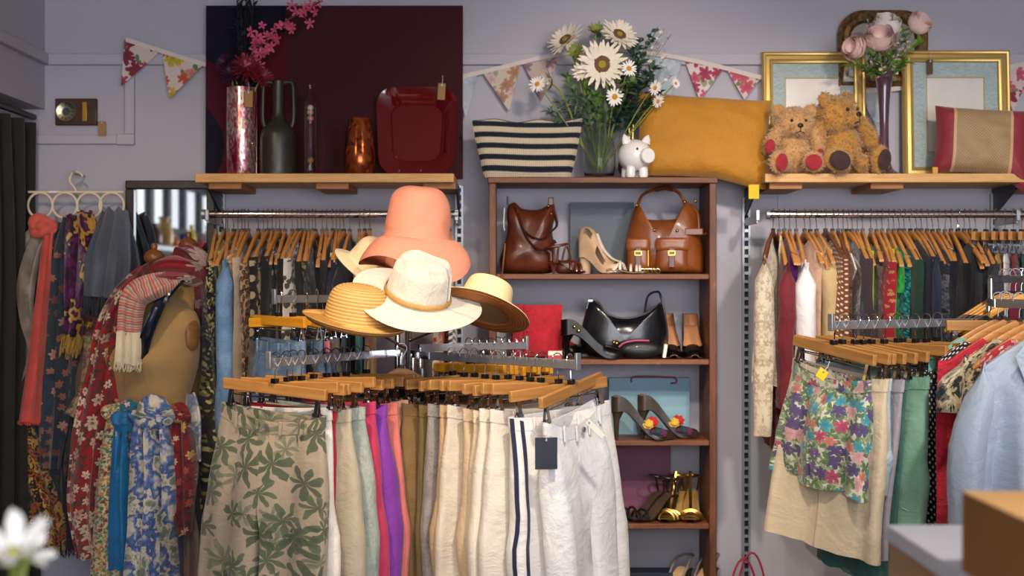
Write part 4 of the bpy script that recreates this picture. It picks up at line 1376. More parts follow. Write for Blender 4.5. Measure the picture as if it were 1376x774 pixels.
scarf('navy and grey floral scarf hanging behind the purple one', [(96, 292, 5.31, 22, .02), (98, 340, 5.3, 30, .03), (98, 420, 5.29, 34, .03), (94, 520, 5.29, 42, .03), (88, 640, 5.29, 46, .02)], F('#343b42', ['#8a5648', '#24365e', '#5f6a70'], 20, 5, .5, .7), 4, .01, 4, (plain('#4c463e'), .02, 24), group=G)
scarf('purple and gold brocade scarf with tasselled end', [(108, 288, 5.28, 34, .04), (112, 320, 5.25, 44, .04), (108, 380, 5.23, 40, .04), (102, 430, 5.22, 26, .03), (98, 452, 5.22, 28, .02)], patches(['#3a1030', '#5a1a50', '#2a0c26', '#b98a3a', '#4a1440'], 11, .1, .45, 3, True), 4, .01, 5, (plain('#b08a3c'), .075, 26), group=G)
scarf('wine and gold woven scarf with a metallic border', [(122, 300, 5.29, 22, .03), (124, 360, 5.26, 30, .03), (118, 415, 5.25, 34, .025), (112, 434, 5.25, 34, .02)], stripes(('#5a1a2c', '#7a3040', '#8a5a3a', '#4a1424'), 22, 1, .6), 3, .008, 6, (plain('#c79a35'), .02, 22), group=G)
scarf('turquoise and violet print scarf beside the steel grey one', [(134, 300, 5.3, 12, .02), (130, 340, 5.28, 16, .02), (126, 380, 5.28, 16, .02), (128, 440, 5.28, 16, .02)], patches(['#5a3a9a', '#2a8a9a', '#a8386a', '#2a3a7a'], 18, .6, .6, 2, True), 2, .006, 7, group=G)
scarf('steel grey shawl folded over the ring with dark fringe', [(155, 284, 5.25, 34, .04), (152, 310, 5.22, 48, .035), (146, 350, 5.2, 60, .03), (140, 400, 5.19, 56, .025)], plain('#5c6270', .85, .14), 5, .012, 8, (plain('#33353f'), .08, 40), group=G)
scarf('steel grey shawl tail hanging beside the mirror', [(158, 284, 5.32, 24, .03), (168, 340, 5.3, 34, .03), (176, 420, 5.3, 36, .03), (172, 470, 5.3, 34, .02)], plain('#535966', .85, .14), 4, .01, 9, group=G)
scarf('dusty rose brown scarf hanging behind the shawl', [(118, 440, 5.3, 30, .03), (118, 480, 5.29, 42, .04), (110, 520, 5.29, 46, .03), (112, 600, 5.3, 46, .03), (108, 640, 5.3, 40, .02)], plain('#8a5f50', .85, .2), 4, .012, 10, group=G)
scarf('red gold and black patchwork scarf at the bottom of the bunch', [(36, 560, 5.3, 22, .03), (36, 590, 5.28, 30, .03), (44, 640, 5.28, 44, .03), (60, 690, 5.28, 50, .03), (66, 735, 5.28, 44, .02)], patches(['#7a1420', '#c09a4a', '#1a1412', '#a85a20', '#3a0f14'], 20, .1, .8, 3, True), 4, .01, 11, (plain('#b59a5c'), .015, 20), group=G)
scarf('dark navy fringed scarf hanging lowest beside the red one', [(92, 600, 5.31, 36, .03), (94, 660, 5.31, 40, .03), (96, 738, 5.31, 40, .02)], plain('#1a2436', .85, .2), 4, .01, 12, (plain('#141a26'), .03, 18), group=G)
scarf('pink lace scarf with pale green tassel beside the red floral one', [(122, 452, 5.24, 14, .02), (120, 480, 5.22, 16, .02), (116, 520, 5.22, 16, .02), (98, 560, 5.22, 22, .02)], patches(['#b8607a', '#7a4a5a', '#8a9a5a', '#c89a80'], 30), 2, .005, 13, group=G)

# ---------------------------------------------------------------- dress forms
def dress_form(name, label, loc, rz, s=1.0):
    t = thing(name, label, 'dress form', loc, (0, 0, rz))
    secs = [(.80, .155, .105), (.86, .16, .11), (.92, .148, .105), (1.0, .124, .095), (1.06, .118, .092), (1.12, .128, .098), (1.2, .148, .118), (1.26, .158, .12), (1.32, .166, .11), (1.37, .17, .092), (1.405, .15, .075), (1.43, .1, .062), (1.45, .062, .052), (1.5, .052, .05), (1.53, .05, .05)]
    vs = bez([(a * 10, b, c) for a, b, c in secs], 3)
    N = 36
    m = MB()
    V, Fc, U = [], [], []
    for i, q in enumerate(vs):
        for k in range(N):
            a = 2 * pi * k / N
            ca, sa = cos(a), sin(a)
            y = q.z * sa
            if sa < 0 and 11.6 < q.x < 13:      # bust
                y -= .028 * math.exp(-((q.x - 12.35) / .4) ** 2) * max(0, 1 - abs(abs(ca) - .5) * 2.2)
            V.append((q.y * (abs(ca) ** .85) * (1 if ca >= 0 else -1) * s, y * s, q.x / 10))
            U.append((ca * .2, q.x / 10))
    for i in range(len(vs) - 1):
        for k in range(N):
            k2 = (k + 1) % N
            Fc.append((i * N + k, i * N + k2, (i + 1) * N + k2, (i + 1) * N + k))
    Fc.append(tuple(range(N - 1, -1, -1))); Fc.append(tuple((len(vs) - 1) * N + k for k in range(N)))
    m.add(V, Fc, U)
    m.build('torso', plain('#ab8752', .85, .1, .15, .2), t, ang=80)
    for sd in (-1, 1):
        MB().ell((sd * .162 * s, 0, 1.32), (.018, .036, .055), 16, 10).build('arm_cap', wood('#8f6636', '#6f4a24', .5), t)
    fin = wood('#8a5526', '#5f3514', .35, 2)
    MB().lathe([(0, 1.525), (.052, 1.525), (.054, 1.54), (.03, 1.548), (.018, 1.556), (.02, 1.562), (.034, 1.575), (.036, 1.59), (.026, 1.607), (.01, 1.615), (.013, 1.625), (.009, 1.635), (0, 1.637)], 24).build('finial', fin, t)
    MB().lathe([(0, .02), (.018, .02), (.02, .4), (.024, .8), (0, .8)], 16).build('stand_pole', fin, t)
    for k in range(3):
        a = k * 2 * pi / 3 + .4
        MB().tube([(cos(a) * .01, sin(a) * .01, .22), (cos(a) * .14, sin(a) * .14, .12), (cos(a) * .24, sin(a) * .24, .012)], [.014, .013, .01], 8).build('leg', fin, t)
    return t
DFD = 4.92
dfx = xp(207, DFD)
dress_form('dress_form', 'linen dress form with wooden finial wearing red and striped scarves', (dfx, DFD, .02), -.5, 1.07)
# wide black belt strap across the chest
m = MB()
pp = bez([P(250, 372, 4.79), P(232, 388, 4.752), P(214, 410, 4.732), P(198, 448, 4.735), P(188, 486, 4.76)], 6)
m2, _, _ = scarf_mb([(p - pp[0], .042, .005) for p in pp], 1, 0.0, 0, (1, 0, .8), 16, 2)
tag(m2.build('strap_belt', leather('#1c2436', '#0e1420', .3), None, pp[0]), 'broad navy leather strap slung across the dress form', 'belt')
REDF = F('#a4121c', ['#e8d2b4', '#d8a890', '#e0c8b0'], 21, 6, .5, .8, centre='#8a5a3a', leaf=['#5a3a28'], leafscale=30)
G2 = 'scarves on the dress form'
scarf('red floral scarf falling from the shoulder down the side', [(208, 362, 4.84, 20, .03), (190, 372, 4.8, 24, .035), (166, 394, 4.81, 26, .04), (148, 440, 4.85, 36, .05), (140, 500, 4.88, 48, .06), (130, 560, 4.9, 56, .06), (122, 620, 4.9, 60, .06), (118, 690, 4.9, 56, .05), (124, 750, 4.9, 44, .03)], REDF, 5, .014, 21, group=G2)
scarf('red floral scarf bundled at the neck of the dress form', [(216, 366, 4.8, 16, .05), (228, 362, 4.79, 36, .09), (244, 364, 4.8, 34, .09), (258, 376, 4.86, 20, .06)], F('#a0141e', ['#e8d6c0', '#d89a90', '#c8b49a'], 24, 6, .5, .7), 3, .014, 22, lat=(0, 0, 1), group=G2)
STRP = stripes(('#c8584e', '#d99a80', '#8f8a7c', '#c8a894', '#b84a48', '#a89a88'), 38, 1)
t = scarf('pink striped woven scarf with cream tassels', [(236, 376, 4.77, 28, .03), (208, 384, 4.73, 34, .035), (184, 396, 4.73, 36, .035), (176, 416, 4.73, 34, .025), (173, 450, 4.74, 32, .02)]  , STRP, 2, .006, 23, None, lat=(1, 0, -.75), group=G2)
q = [(P(173, 446, 4.735), 33 / sc(4.75), .022), (P(173, 470, 4.74), 34 / sc(4.75), .02), (P(172, 488, 4.75), 35 / sc(4.75), .018)]
q = [(a - t.location, w, th) for a, w, th in q]
mb, cs, wd = scarf_mb(q, 2, .006, 23)
mb.build('cream_end', plain('#e3d2ae'), t, ang=80)
fringe(cs, wd, plain('#e3d2ae'), t, .03, 26, 3)
G3 = 'scarves tied at the waist of the dress form'
scarf('cream scarf with tiny green and orange flowers', [(158, 545, 4.82, 20, .04), (152, 590, 4.8, 28, .04), (146, 660, 4.8, 34, .04), (142, 740, 4.8, 38, .03), (140, 800, 4.8, 38, .03)], F('#d9c49a', ['#b8502c', '#2f7a5a', '#d9922f', '#8a2f2a'], 62, 5, .5, .9, leaf=['#2f7a66'], leafscale=70), 4, .01, 31, knot=(157, 556, 4.8, 17), group=G3)
scarf('plain peacock blue scarf hanging straight', [(168, 560, 4.8, 20, .04), (165, 610, 4.78, 24, .04), (164, 680, 4.78, 30, .04), (164, 766, 4.78, 32, .02)], plain('#0d6a9c', .6, .2), 3, .01, 32, knot=(168, 566, 4.775, 17), group=G3)
scarf('teal scarf with pink flowers knotted beside the blue one', [(172, 548, 4.79, 16, .03), (178, 580, 4.77, 18, .03), (180, 640, 4.77, 14, .03), (182, 740, 4.77, 16, .02)], F('#1f6a80', ['#d87a8a', '#e8c8b0', '#27356a'], 30, 5, .55, .9), 3, .008, 33, knot=(176, 550, 4.775, 14), group=G3)
scarf('large cream scarf with blurred blue flowers', [(206, 548, 4.79, 34, .06), (206, 590, 4.75, 52, .06), (208, 640, 4.74, 58, .06), (206, 700, 4.74, 62, .06), (204, 760, 4.74, 66, .05), (204, 810, 4.74, 64, .05)], patches(['#d8cdb6', '#c9c2b4', '#5a74a4', '#2f4a86', '#d5cab4', '#6f7f6a'], 13, .15, .8, 4), 5, .016, 34, knot=(207, 556, 4.73, 24), group=G3)
scarf('crimson scarf with small cream roses', [(240, 545, 4.82, 22, .05), (242, 590, 4.79, 36, .05), (244, 640, 4.78, 38, .05), (244, 690, 4.78, 30, .04), (248, 718, 4.78, 18, .02)], F('#7c0e1c', ['#d8b49a', '#a84a3c', '#c8a05a'], 26, 6, .45, .6, leaf=['#4a1a1c'], leafscale=30), 4, .012, 35, knot=(240, 556, 4.78, 15), group=G3)
scarf('bright blue scarf end below the cream one', [(226, 690, 4.8, 20, .03), (226, 730, 4.79, 30, .03), (224, 800, 4.79, 40, .03)], plain('#1f4f96', .7, .2), 3, .01, 36, group=G3)
scarf('sheer taupe scarf end below the crimson one', [(250, 690, 4.84, 24, .03), (252, 730, 4.83, 34, .03), (252, 800, 4.83, 36, .03)], plain('#6b5a4e', .8, .2), 4, .01, 37, group=G3)
scarf('pale blue and white scarf peeking behind the waist', [(252, 530, 4.9, 20, .03), (258, 560, 4.88, 22, .03), (262, 620, 4.88, 18, .03)], patches(['#c8ccd4', '#6a7aa0', '#dcd8d0'], 14), 3, .01, 38, group=G3)
# second dress form behind, mostly covered by red scarf
dress_form('dress_form', 'second dress form behind with dark finial and crimson wrap', (xp(253, 5.2), 5.2, .07), .2, .82)
scarf('crimson floral wrap on the second dress form', [(232, 360, 5.1, 24, .05), (250, 345, 5.1, 32, .12), (268, 356, 5.08, 30, .1), (274, 400, 5.08, 26, .05), (272, 470, 5.08, 26, .04)], F('#8c1220', ['#c89a90', '#d8b8a8'], 18, 6, .5, .6), 4, .014, 41, lat=(.6, 0, .8))

# ---------------------------------------------------------------- wall mirror, plaque, bunting
MIR = NT('mirror_glass').out('#e8ecec', .02, 1)
def mirror():
    d = 5.40
    x0, x1, y0, y1 = xp(170, d), xp(290, d), zy(560, d), zy(243, d)
    cxm = (x0 + x1) / 2
    t = thing('wall_mirror', 'tall mirror in a dark brown wooden frame behind the dress forms', 'mirror', (cxm, d, y0))
    w, h, b = (x1 - x0), y1 - y0, .032
    DK = wood('#35261f', '#1f1512', .4, 2)
    for (a0, a1, b0, b1) in ((-w/2, w/2, h-b, h), (-w/2, w/2, 0, b), (-w/2, -w/2+b, b, h-b), (w/2-b, w/2, b, h-b)):
        MB().bb(a0, a1, -.02, .03, b0, b1).build('frame_rail', DK, t, bevel=.004)
    MB().bb(-w/2+b, w/2-b, 0, .012, b, h-b).build('mirror_glass', MIR, t, smooth=False)
mirror()
def plaque():
    c = P(104, 151, YB)
    t = thing('wall_barometer', 'small dark wooden plaque with round dial and brass strip', 'barometer', (c.x, YB - .002, c.z))
    s = sc(YB)
    MB().bb(-28 / s, 28 / s, -.018, 0, -18 / s, 18 / s).build('plaque', wood('#4a2c1c', '#2c1810', .35, 0), t, bevel=.004)
    # round dial
    m = MB()
    m.lathe([(0, 0), (13.5 / s, 0), (14 / s, .003), (13 / s, .006), (12 / s, .004), (0, .004)], 32)
    m.xf(Matrix.Translation((-13 / s, -.018, 0)) @ Matrix.Rotation(pi / 2, 4, 'X'))
    m.build('dial', metal('#c9c2a4', .3), t)
    m = MB()
    for k in range(12):
        a = k * pi / 6
        m.box((-13 / s + cos(a) * 9.5 / s, -.0235, sin(a) * 9.5 / s), (.002, .001, .008), (0, pi / 2 - a, 0))
    m.build('dial_marks', BLACKP, t, smooth=False)
    MB().lathe([(0, 0), (5 / s, 0), (4.5 / s, .003), (0, .003)], 20).xf(Matrix.Translation((-13 / s, -.022, 0)) @ Matrix.Rotation(pi / 2, 4, 'X')).build('dial_centre', paint('#3c4a5a', .4), t)
    MB().box((-13 / s + .008, -.026, .006), (.03, .001, .002), (0, .6, 0)).build('needle', BLACKP, t, smooth=False)
    MB().bb(9 / s, 15 / s, -.022, -.018, -13 / s, 13 / s).build('thermometer_strip', BRASS, t, bevel=.001)
    swing('price_tag', 'kraft paper tag hanging from the wooden barometer', P(137, 163, YB - .02), .029, .058, KRAFT, (0, 0, 0))
plaque()

def flag_mat(cols, base='#d8c8bc', leaf=('#4c7a3c',)):
    return F(base, cols, 19, 6, .68, .9, leaf=list(leaf), leafscale=20, leafk=3, leafden=.4)
FM = [flag_mat(['#b03a58', '#d87a90', '#8a2440']), flag_mat(['#c8563c', '#d88a7a', '#c8b02c']), flag_mat(['#d8b0b4', '#b88a70'], '#d4c6b4', ('#a59a86',)), flag_mat(['#9a7a80', '#a88a8c'], '#c6b2a8', ('#94887c',)), flag_mat(['#c8d0d8', '#b0bcc8'], '#bcc4cc', ('#98a8b0',)), flag_mat(['#c85a74', '#b0405c'], '#dcd0cc', ('#8a9a70',)), flag_mat(['#a83050', '#c85a70', '#8a2a48'], '#d6c2bc', ('#6a7a58',))]
def bunting(name, label, pts, flags, d):
    q = [P(a, b, d) for a, b in pts]
    base = q[0].copy()
    t = thing(name, label, 'bunting', base)
    path = [p - base for p in bez(q, 8)]
    m = MB()
    n = len(path)
    vs, fs = [], []
    for p in path:
        vs += [p + Vector((0, -.003, .0085)), p + Vector((0, -.003, -.0085)), p + Vector((0, .001, -.0085)), p + Vector((0, .001, .0085))]
    for i in range(n - 1):
        for k in range(4):
            fs.append((i * 4 + k, i * 4 + (k + 1) % 4, i * 4 + 4 + (k + 1) % 4, i * 4 + 4 + k))
    m.add(vs, fs)
    m.build('tape', plain('#d8ccc4', .9, .06), t, ang=30)
    for fi, ((ax, ay), (bx, by), (tx, ty), mi) in enumerate(flags):
        A, B, T_ = P(ax, ay, d) - base, P(bx, by, d) - base, P(tx, ty, d) - base
        def f(u, v, s=1):
            p = A.lerp(B, u).lerp(T_, v)
            return (p.x, p.y - .001 + .004 * sin(v * 5 + fi) * v, p.z)
        m = MB()
        m.grid(f, 6, 8)
        nv = len(m.v)
        m.v += [(x, y + .0025, z) for x, y, z in m.v[:nv]]
        m.uv += m.uv[:nv]
        m.f += [tuple(i + nv for i in q[::-1]) for q in m.f]
        m.build('flag', FM[mi], t, ang=80)
bunting('bunting', 'floral bunting pinned beside the dark canvas over the wall trunking', [(169, 53), (215, 68), (273, 86), (300, 92)], [((167, 53), (213, 71), (163, 116), 0), ((218, 72), (272, 88), (228, 133), 1), ((274, 88), (316, 94), (290, 150), 2)], 5.415)
bunting('bunting', 'pale floral bunting swagged behind the sunflowers and gold frames', [(600, 108), (660, 94), (745, 74), (812, 66), (890, 74), (960, 88), (1022, 104), (1090, 116), (1160, 122), (1230, 116), (1300, 104), (1366, 88), (1420, 80)],
        [((612, 104), (642, 99), (626, 160), 4), ((649, 98), (699, 88), (684, 150), 2), ((704, 87), (752, 76), (728, 135), 3), ((770, 72), (815, 68), (795, 120), 3), ((868, 75), (917, 82), (894, 150), 4), ((921, 83), (971, 93), (940, 136), 5), ((977, 94), (1022, 105), (1000, 134), 6), ((1050, 110), (1095, 117), (1070, 170), 4), ((1152, 121), (1200, 121), (1180, 176), 4), ((1240, 115), (1285, 108), (1262, 165), 5), ((1340, 95), (1390, 86), (1362, 150), 6)], 5.42)
# ---------------------------------------------------------------- things on the left pine shelf
ZT = P(0, 233, 5.12).z
def canvas_mat():
    t = NT('canvas_paint')
    v = t.obj()
    sp = t.n('ShaderNodeSeparateXYZ'); t.put(sp.inputs[0], v)
    n = t.noise(v, 3, 2)
    x = t.math('ADD', sp.outputs[0], t.math('MULTIPLY_ADD', n, .03, -.015))
    z = sp.outputs[2]
    col = t.mix(t.noise(v, 2, 3), C('#3a181d'), C('#421c22'))
    # red block and navy field with a magenta arc on the left side
    navy = t.mix(t.step(t.noise(v, 4, 2), .4, .6), C('#12131f'), C('#1c1426'))
    dx = t.math('SUBTRACT', x, -.62); dz = t.math('SUBTRACT', z, .12)
    r = t.math('SQRT', t.math('ADD', t.math('MULTIPLY', dx, dx), t.math('MULTIPLY', dz, dz)))
    arc = t.math('MULTIPLY', t.math('GREATER_THAN', r, .2), t.math('LESS_THAN', r, .36))
    left = t.mix(arc, navy, C('#4a1224'))
    red = t.math('MULTIPLY', t.math('GREATER_THAN', x, -.29), t.math('LESS_THAN', t.math('ADD', x, t.math('MULTIPLY', z, -.02)), -.185))
    lf = t.math('LESS_THAN', x, -.185)
    col = t.mix(lf, col, left)
    col = t.mix(t.math('MULTIPLY', red, t.math('LESS_THAN', z, .56)), col, C('#521019'))
    return t.out(col, .7, 0, Specular_IOR_Level=.12)
def canvas():
    d = 5.405
    x0, x1, zt = xp(277, d), xp(622, d), P(0, 8, d).z
    t = thing('canvas_painting', 'large dark maroon abstract canvas with navy and red fields', 'painting', ((x0 + x1) / 2, d, ZT + .001), (radians(-1.2), 0, 0))
    w, h = x1 - x0, zt - ZT
    MB().bb(-w/2, w/2, -.018, .0, 0, h).build('canvas', canvas_mat(), t, bevel=.002)
    for a in ((-w/2 + .01, -w/2 + .05), (w/2 - .05, w/2 - .01)):
        MB().bb(a[0], a[1], .0005, .012, .01, h - .01).build('stretcher_bar', PINE, t)
canvas()

def sequin_mat():
    t = NT('pink_mosaic')
    v = t.uv(60, 90)
    vo = t.vor(v, 1, 1)
    sp = t.n('ShaderNodeSeparateColor'); t.put(sp.inputs[0], vo.outputs['Color'])
    big = t.noise(t.obj(30, 30, 6), 1, 2)
    col = t.mix(t.step(big, .36, .5), C('#b01a52'), t.ramp(sp.outputs[0], rampcols(['#e0c0c8', '#c03a6a', '#b09070', '#f0e8e4', '#a02050', '#d8c0a0'])))
    t.bump(sp.outputs[1], .8, .006)
    return t.out(col, .2, .75)
def lathe_vase(name, label, px, pxb, d, prof, mat, zb=ZT, part='body', n=40):
    """prof in pixels: (radius, height above base)"""
    s = sc(d)
    t = thing(name, label, 'vase', (xp(px, d), d, zb))
    return t, s
def dens(pr, k=4):
    return [(max(0, p.x), p.z) for p in bez([(a, 0, b) for a, b in pr], k)]

d = 5.24; s = sc(d)
t = thing('sequin_vase', 'tall cylindrical vase in glittering pink mosaic', 'vase', (xp(325, d), d, ZT))
MB().lathe([(r / s, z / s) for r, z in [(0, 0), (19, 0), (20, 3), (20.5, 60), (20, 118), (18, 119), (17.5, 60), (17, 4), (0, 4)]], 40).build('body', sequin_mat(), t)
swing('price_tag', 'kraft tag tied to the pink mosaic vase', P(334, 122, d - .062), .03, .06, KRAFT, (0, 0, 0))
d = 5.2; s = sc(d)
t = thing('bottle_vase', 'olive grey stoneware bottle with two tall flat handles', 'vase', (xp(374, d), d, ZT))
OLV = paint('#35352e', .38, .2, .25, .1)
MB().lathe([(r / s, z / s) for r, z in dens([(0, 0), (22, 0), (24, 3), (24.5, 20), (24.5, 48), (22, 60), (14, 70), (9, 78), (8, 90), (8, 124), (9.5, 126), (7.5, 126.5), (6.5, 122), (6.5, 90), (0, 84)], 3)], 40).build('body', OLV, t)
for q in (-1, 1):
    path = [(q * 7 / s, 0, 124 / s), (q * 15 / s, 0, 125 / s), (q * 19.5 / s, 0, 121 / s), (q * 20.5 / s, 0, 100 / s), (q * 20.5 / s, 0, 75 / s), (q * 17 / s, 0, 62 / s)]
    MB().tube(bez(path, 4), 3.0 / s, 8, flat=1.0).build('handle', OLV, t)
d = 5.2; s = sc(d)
t = thing('glass_thermometer', 'slender liquid-filled glass thermometer tube with small floating bulbs', 'thermometer', (xp(417, d), d, ZT))
MB().lathe([(r / s, z / s) for r, z in dens([(0, 0), (9, 0), (9, 3), (7.5, 5), (7.6, 40), (7.6, 92), (6, 102), (2.2, 112), (1.2, 124), (0, 125)], 3)], 24).build('tube', glass('#f4e8ea', .02, 1.33), t)
for k, (zz, c) in enumerate(((84, '#d8c8a0'), (76, '#d8a0a8'), (90, '#e8e0d8'), (20, '#c8a060'))):
    MB().ell((0, 0, zz / s), (3.6 / s, 3.6 / s, 4.2 / s), 10, 7).tube([(0, 0, (zz - 4) / s), (0, 0, (zz - 7) / s)], 1.2 / s, 6).build('float_bulb', paint(c, .1, 0, .3), t)
d = 5.22; s = sc(d)
t = thing('bronze_vase', 'squat amber bronze mosaic glass vase', 'vase', (xp(483, d), d, ZT))
def bronze():
    tt = NT('bronze_mosaic')
    vo = tt.vor(tt.uv(26, 60), 1, 1)
    sp = tt.n('ShaderNodeSeparateColor'); tt.put(sp.inputs[0], vo.outputs['Color'])
    tt.bump(sp.outputs[0], .6, .004)
    return tt.out(tt.ramp(sp.outputs[1], rampcols(['#7a3014', '#b06028', '#5a2010', '#9a4a24'])), .18, .7)
MB().lathe([(r / s, z / s) for r, z in dens([(0, 0), (14, 0), (18, 5), (21, 20), (19.5, 42), (15, 74), (14, 75), (12.5, 73), (17, 42), (17, 8), (0, 5)], 3)], 36).build('body', bronze(), t)
d = 5.3; s = sc(d)
t = thing('glass_platter', 'large rounded square ruby red glass platter standing upright', 'platter', (xp(559, d), d, ZT + .006), (radians(-9), 0, 0))
def rsq(w, h, r, taper=.0, n=8):
    pts = []
    for (sx, sz, a0) in ((1, 1, 0), (-1, 1, 90), (-1, -1, 180), (1, -1, 270)):
        for k in range(n + 1):
            a = radians(a0 + 90 * k / n)
            x, z = sx * (w / 2 - r) + r * cos(a), sz * (h / 2 - r) + r * sin(a)
            pts.append((x * (1 + taper * z / h), z))
    return pts
RUBY = NT('ruby_glass').out('#6c0912', .06, 0, Coat_Weight=.6, Transmission_Weight=.25)
o2 = rsq(106 / s, 124 / s, 26 / s, .12)
inn = [(x * .62, z * .62) for x, z in o2]
m = MB()
n = len(o2)
vs = [(x, 0, z + 62 / s) for x, z in o2] + [(x * .66, .026, z * .66 + 62 / s) for x, z in o2] + [(x * .62, .034, z * .62 + 62 / s) for x, z in o2]
vs += [(x, .006, z + 62 / s) for x, z in o2] + [(x * .66, .032, z * .66 + 62 / s) for x, z in o2] + [(x * .62, .04, z * .62 + 62 / s) for x, z in o2]
fs = []
for a, b in ((0, 1), (1, 2)):
    fs += [(a*n+k, a*n+(k+1) % n, b*n+(k+1) % n, b*n+k) for k in range(n)]
for a, b in ((3, 4), (4, 5)):
    fs += [(a*n+(k+1) % n, a*n+k, b*n+k, b*n+(k+1) % n) for k in range(n)]
fs += [(k, 3*n+k, 3*n+(k+1) % n, (k+1) % n) for k in range(n)]
fs += [tuple(2*n+k for k in range(n)), tuple(5*n+n-1-k for k in range(n))]
m.add(vs, fs).build('dish', RUBY, t, ang=35)
for x in (-.06, .02):
    MB().tube(bez([(x, -.03, .012), (x, -.035, -.004), (x, .05, -.004), (x, .055, .05)], 4), .0025, 6).build('stand_wire', glass('#ffffff', .05), t)
swing('price_tag', 'kraft tag tied to the ruby glass platter', P(594, 112, 5.325), .028, .062, KRAFT, (0, .06, 0))

# ---------------------------------------------------------------- flowers
def petal_ring(m, c, nrm, R, n, w, cup=.15, r0=.2, jit=.12, rnd=None, curl=0.0):
    rnd = rnd or random.Random(1)
    nrm = Vector(nrm).normalized()
    a = Vector((0, 0, 1)) if abs(nrm.z) < .9 else Vector((1, 0, 0))
    e1 = (a - nrm * a.dot(nrm)).normalized()
    e2 = nrm.cross(e1)
    for k in range(n):
        th = 2 * pi * k / n + rnd.uniform(-jit, jit)
        dr = e1 * cos(th) + e2 * sin(th)
        sd = nrm.cross(dr)
        L = R * rnd.uniform(.88, 1.08)
        cu = cup + rnd.uniform(-.08, .08)
        vs, fs = [], []
        for (q, ww) in ((r0, .35), (.45, .9), (.72, 1.0), (.9, .6), (1.0, .05)):
            z = cu * R * (q ** 1.5) - curl * R * max(0, q - .6) ** 2
            p = c + dr * L * q + nrm * z
            vs += [p - sd * w * ww * .5 + nrm * .06 * w, p - nrm * .02 * w, p + sd * w * ww * .5 + nrm * .06 * w]
        for j in range(4):
            fs += [(j*3, j*3+1, j*3+4, j*3+3), (j*3+1, j*3+2, j*3+5, j*3+4)]
        m.add(vs, fs)

def leaf(m, p, d, L, w, up=(0, 0, 1), fold=.15, droop=.2):
    d = Vector(d).normalized()
    up = Vector(up)
    s = d.cross(up)
    s = s.normalized() if s.length > .01 else Vector((1, 0, 0))
    n = s.cross(d)
    vs, fs = [], []
    for q, ww in ((0, .08), (.25, .8), (.5, 1), (.75, .7), (1, .04)):
        c = p + d * L * q - Vector((0, 0, 1)) * droop * L * q * q
        vs += [c - s * w * ww / 2 + n * fold * w * ww, c, c + s * w * ww / 2 + n * fold * w * ww]
    for j in range(4):
        fs += [(j*3, j*3+1, j*3+4, j*3+3), (j*3+1, j*3+2, j*3+5, j*3+4)]
    m.add(vs, fs)

GREEN = paint('#3c5a30', .6, .3)
GREEND = paint('#26402e', .6, .35)
GREENG = paint('#4d6650', .6, .25)
STEM = paint('#7c8a3c', .6, .2)
CREAMP = paint('#efe4d2', .8, .08)
WHITEP = paint('#f2efe8', .8, .05)
def disc_mat(a, b):
    t = NT('flower_disc')
    v = t.obj()
    f = t.noise(v, 180, 3)
    t.bump(f, .8, .004)
    return t.out(t.ramp(f, [(.3, a), (.7, b)]), .85)
def flower(name, label, c, nrm, R, root, pm, layers=((22, 1.0, .16, .1), (18, .8, .2, .3)), disc=((.42, '#5a3c28', '#7a5a3c'), (.2, '#8a7a20', '#b0a030')), sepal=True, stem=.004, cat='flower', group=None, seed=0):
    rnd = random.Random(seed)
    c, root = Vector(c), Vector(root)
    nrm = Vector(nrm).normalized()
    t = thing(name, label, cat, root, group=group)
    c = c - root
    m = MB()
    for (n, f, w, cup) in layers:
        petal_ring(m, c, nrm, R * f, n, w * R, cup, .2, .1, rnd)
    m.build('petals', pm, t, ang=60)
    q = nrm.to_track_quat('Z', 'Y').to_matrix()
    for i, (f, a, b) in enumerate(disc):
        mm = MB().lathe([(0, R * .1 + i * R * .03), (R * f * .7, R * .09 + i * R * .03), (R * f, R * .02), (R * f * .9, -R * .04), (0, -R * .05)], 20)
        mm.v = [tuple(c + q @ Vector(p)) for p in mm.v]
        mm.build('disc', disc_mat(a, b), t)
    if sepal:
        m = MB()
        petal_ring(m, c - nrm * R * .06, -nrm, R * .55, 12, R * .2, -.25, .1, .1, rnd)
        m.build('sepals', STEM, t)
    path = bez([c - nrm * R * .08, c - nrm * R * .5 + (Vector((0, 0, 0)) - c) * .15, Vector((0, 0, 0)) + (c) * .35 - Vector((0, 0, .0)), Vector((0, 0, 0))], 6)
    MB().tube(path, stem, 7).build('stem', STEM, t)
    return t

d = 5.27
VZ = CZT
vroot = P(806, 226, d); vroot.z = VZ + .03
s = sc(d)
t = thing('glass_vase', 'clear tulip shaped glass vase on the cabinet top', 'vase', (xp(805, d), d, VZ))
MB().lathe([(r / s, z / s) for r, z in dens([(0, 0), (16, 0), (19, 2), (22, 18), (22, 40), (16, 62), (10, 78), (13, 98), (12.2, 98), (9, 78), (15, 62), (20.6, 40), (20.6, 18), (17, 6), (0, 6)], 3)], 40).build('body', glass('#fafcfc', .0, 1.18), t)
GF = 'stems in the glass vase'
SD = (('sunflower', 'large cream sunflower with brown and yellow centre facing forward', (809, 87), (0, -1, .05), 34), ('sunflower', 'cream sunflower tilted upward to the upper right of the bunch', (832, 47), (.3, -.8, .55), 28), ('sunflower', 'cream sunflower seen obliquely at the upper left of the bunch', (760, 54), (-.55, -.6, .6), 28))
for i, (nm, lab, (a, b), nr, R) in enumerate(SD):
    flower(nm, lab, P(a, b, 5.2 if i == 0 else 5.24), nr, R / s, vroot + Vector(((i - 1) * .008, 0, 0)), CREAMP, group=GF, seed=i + 3)
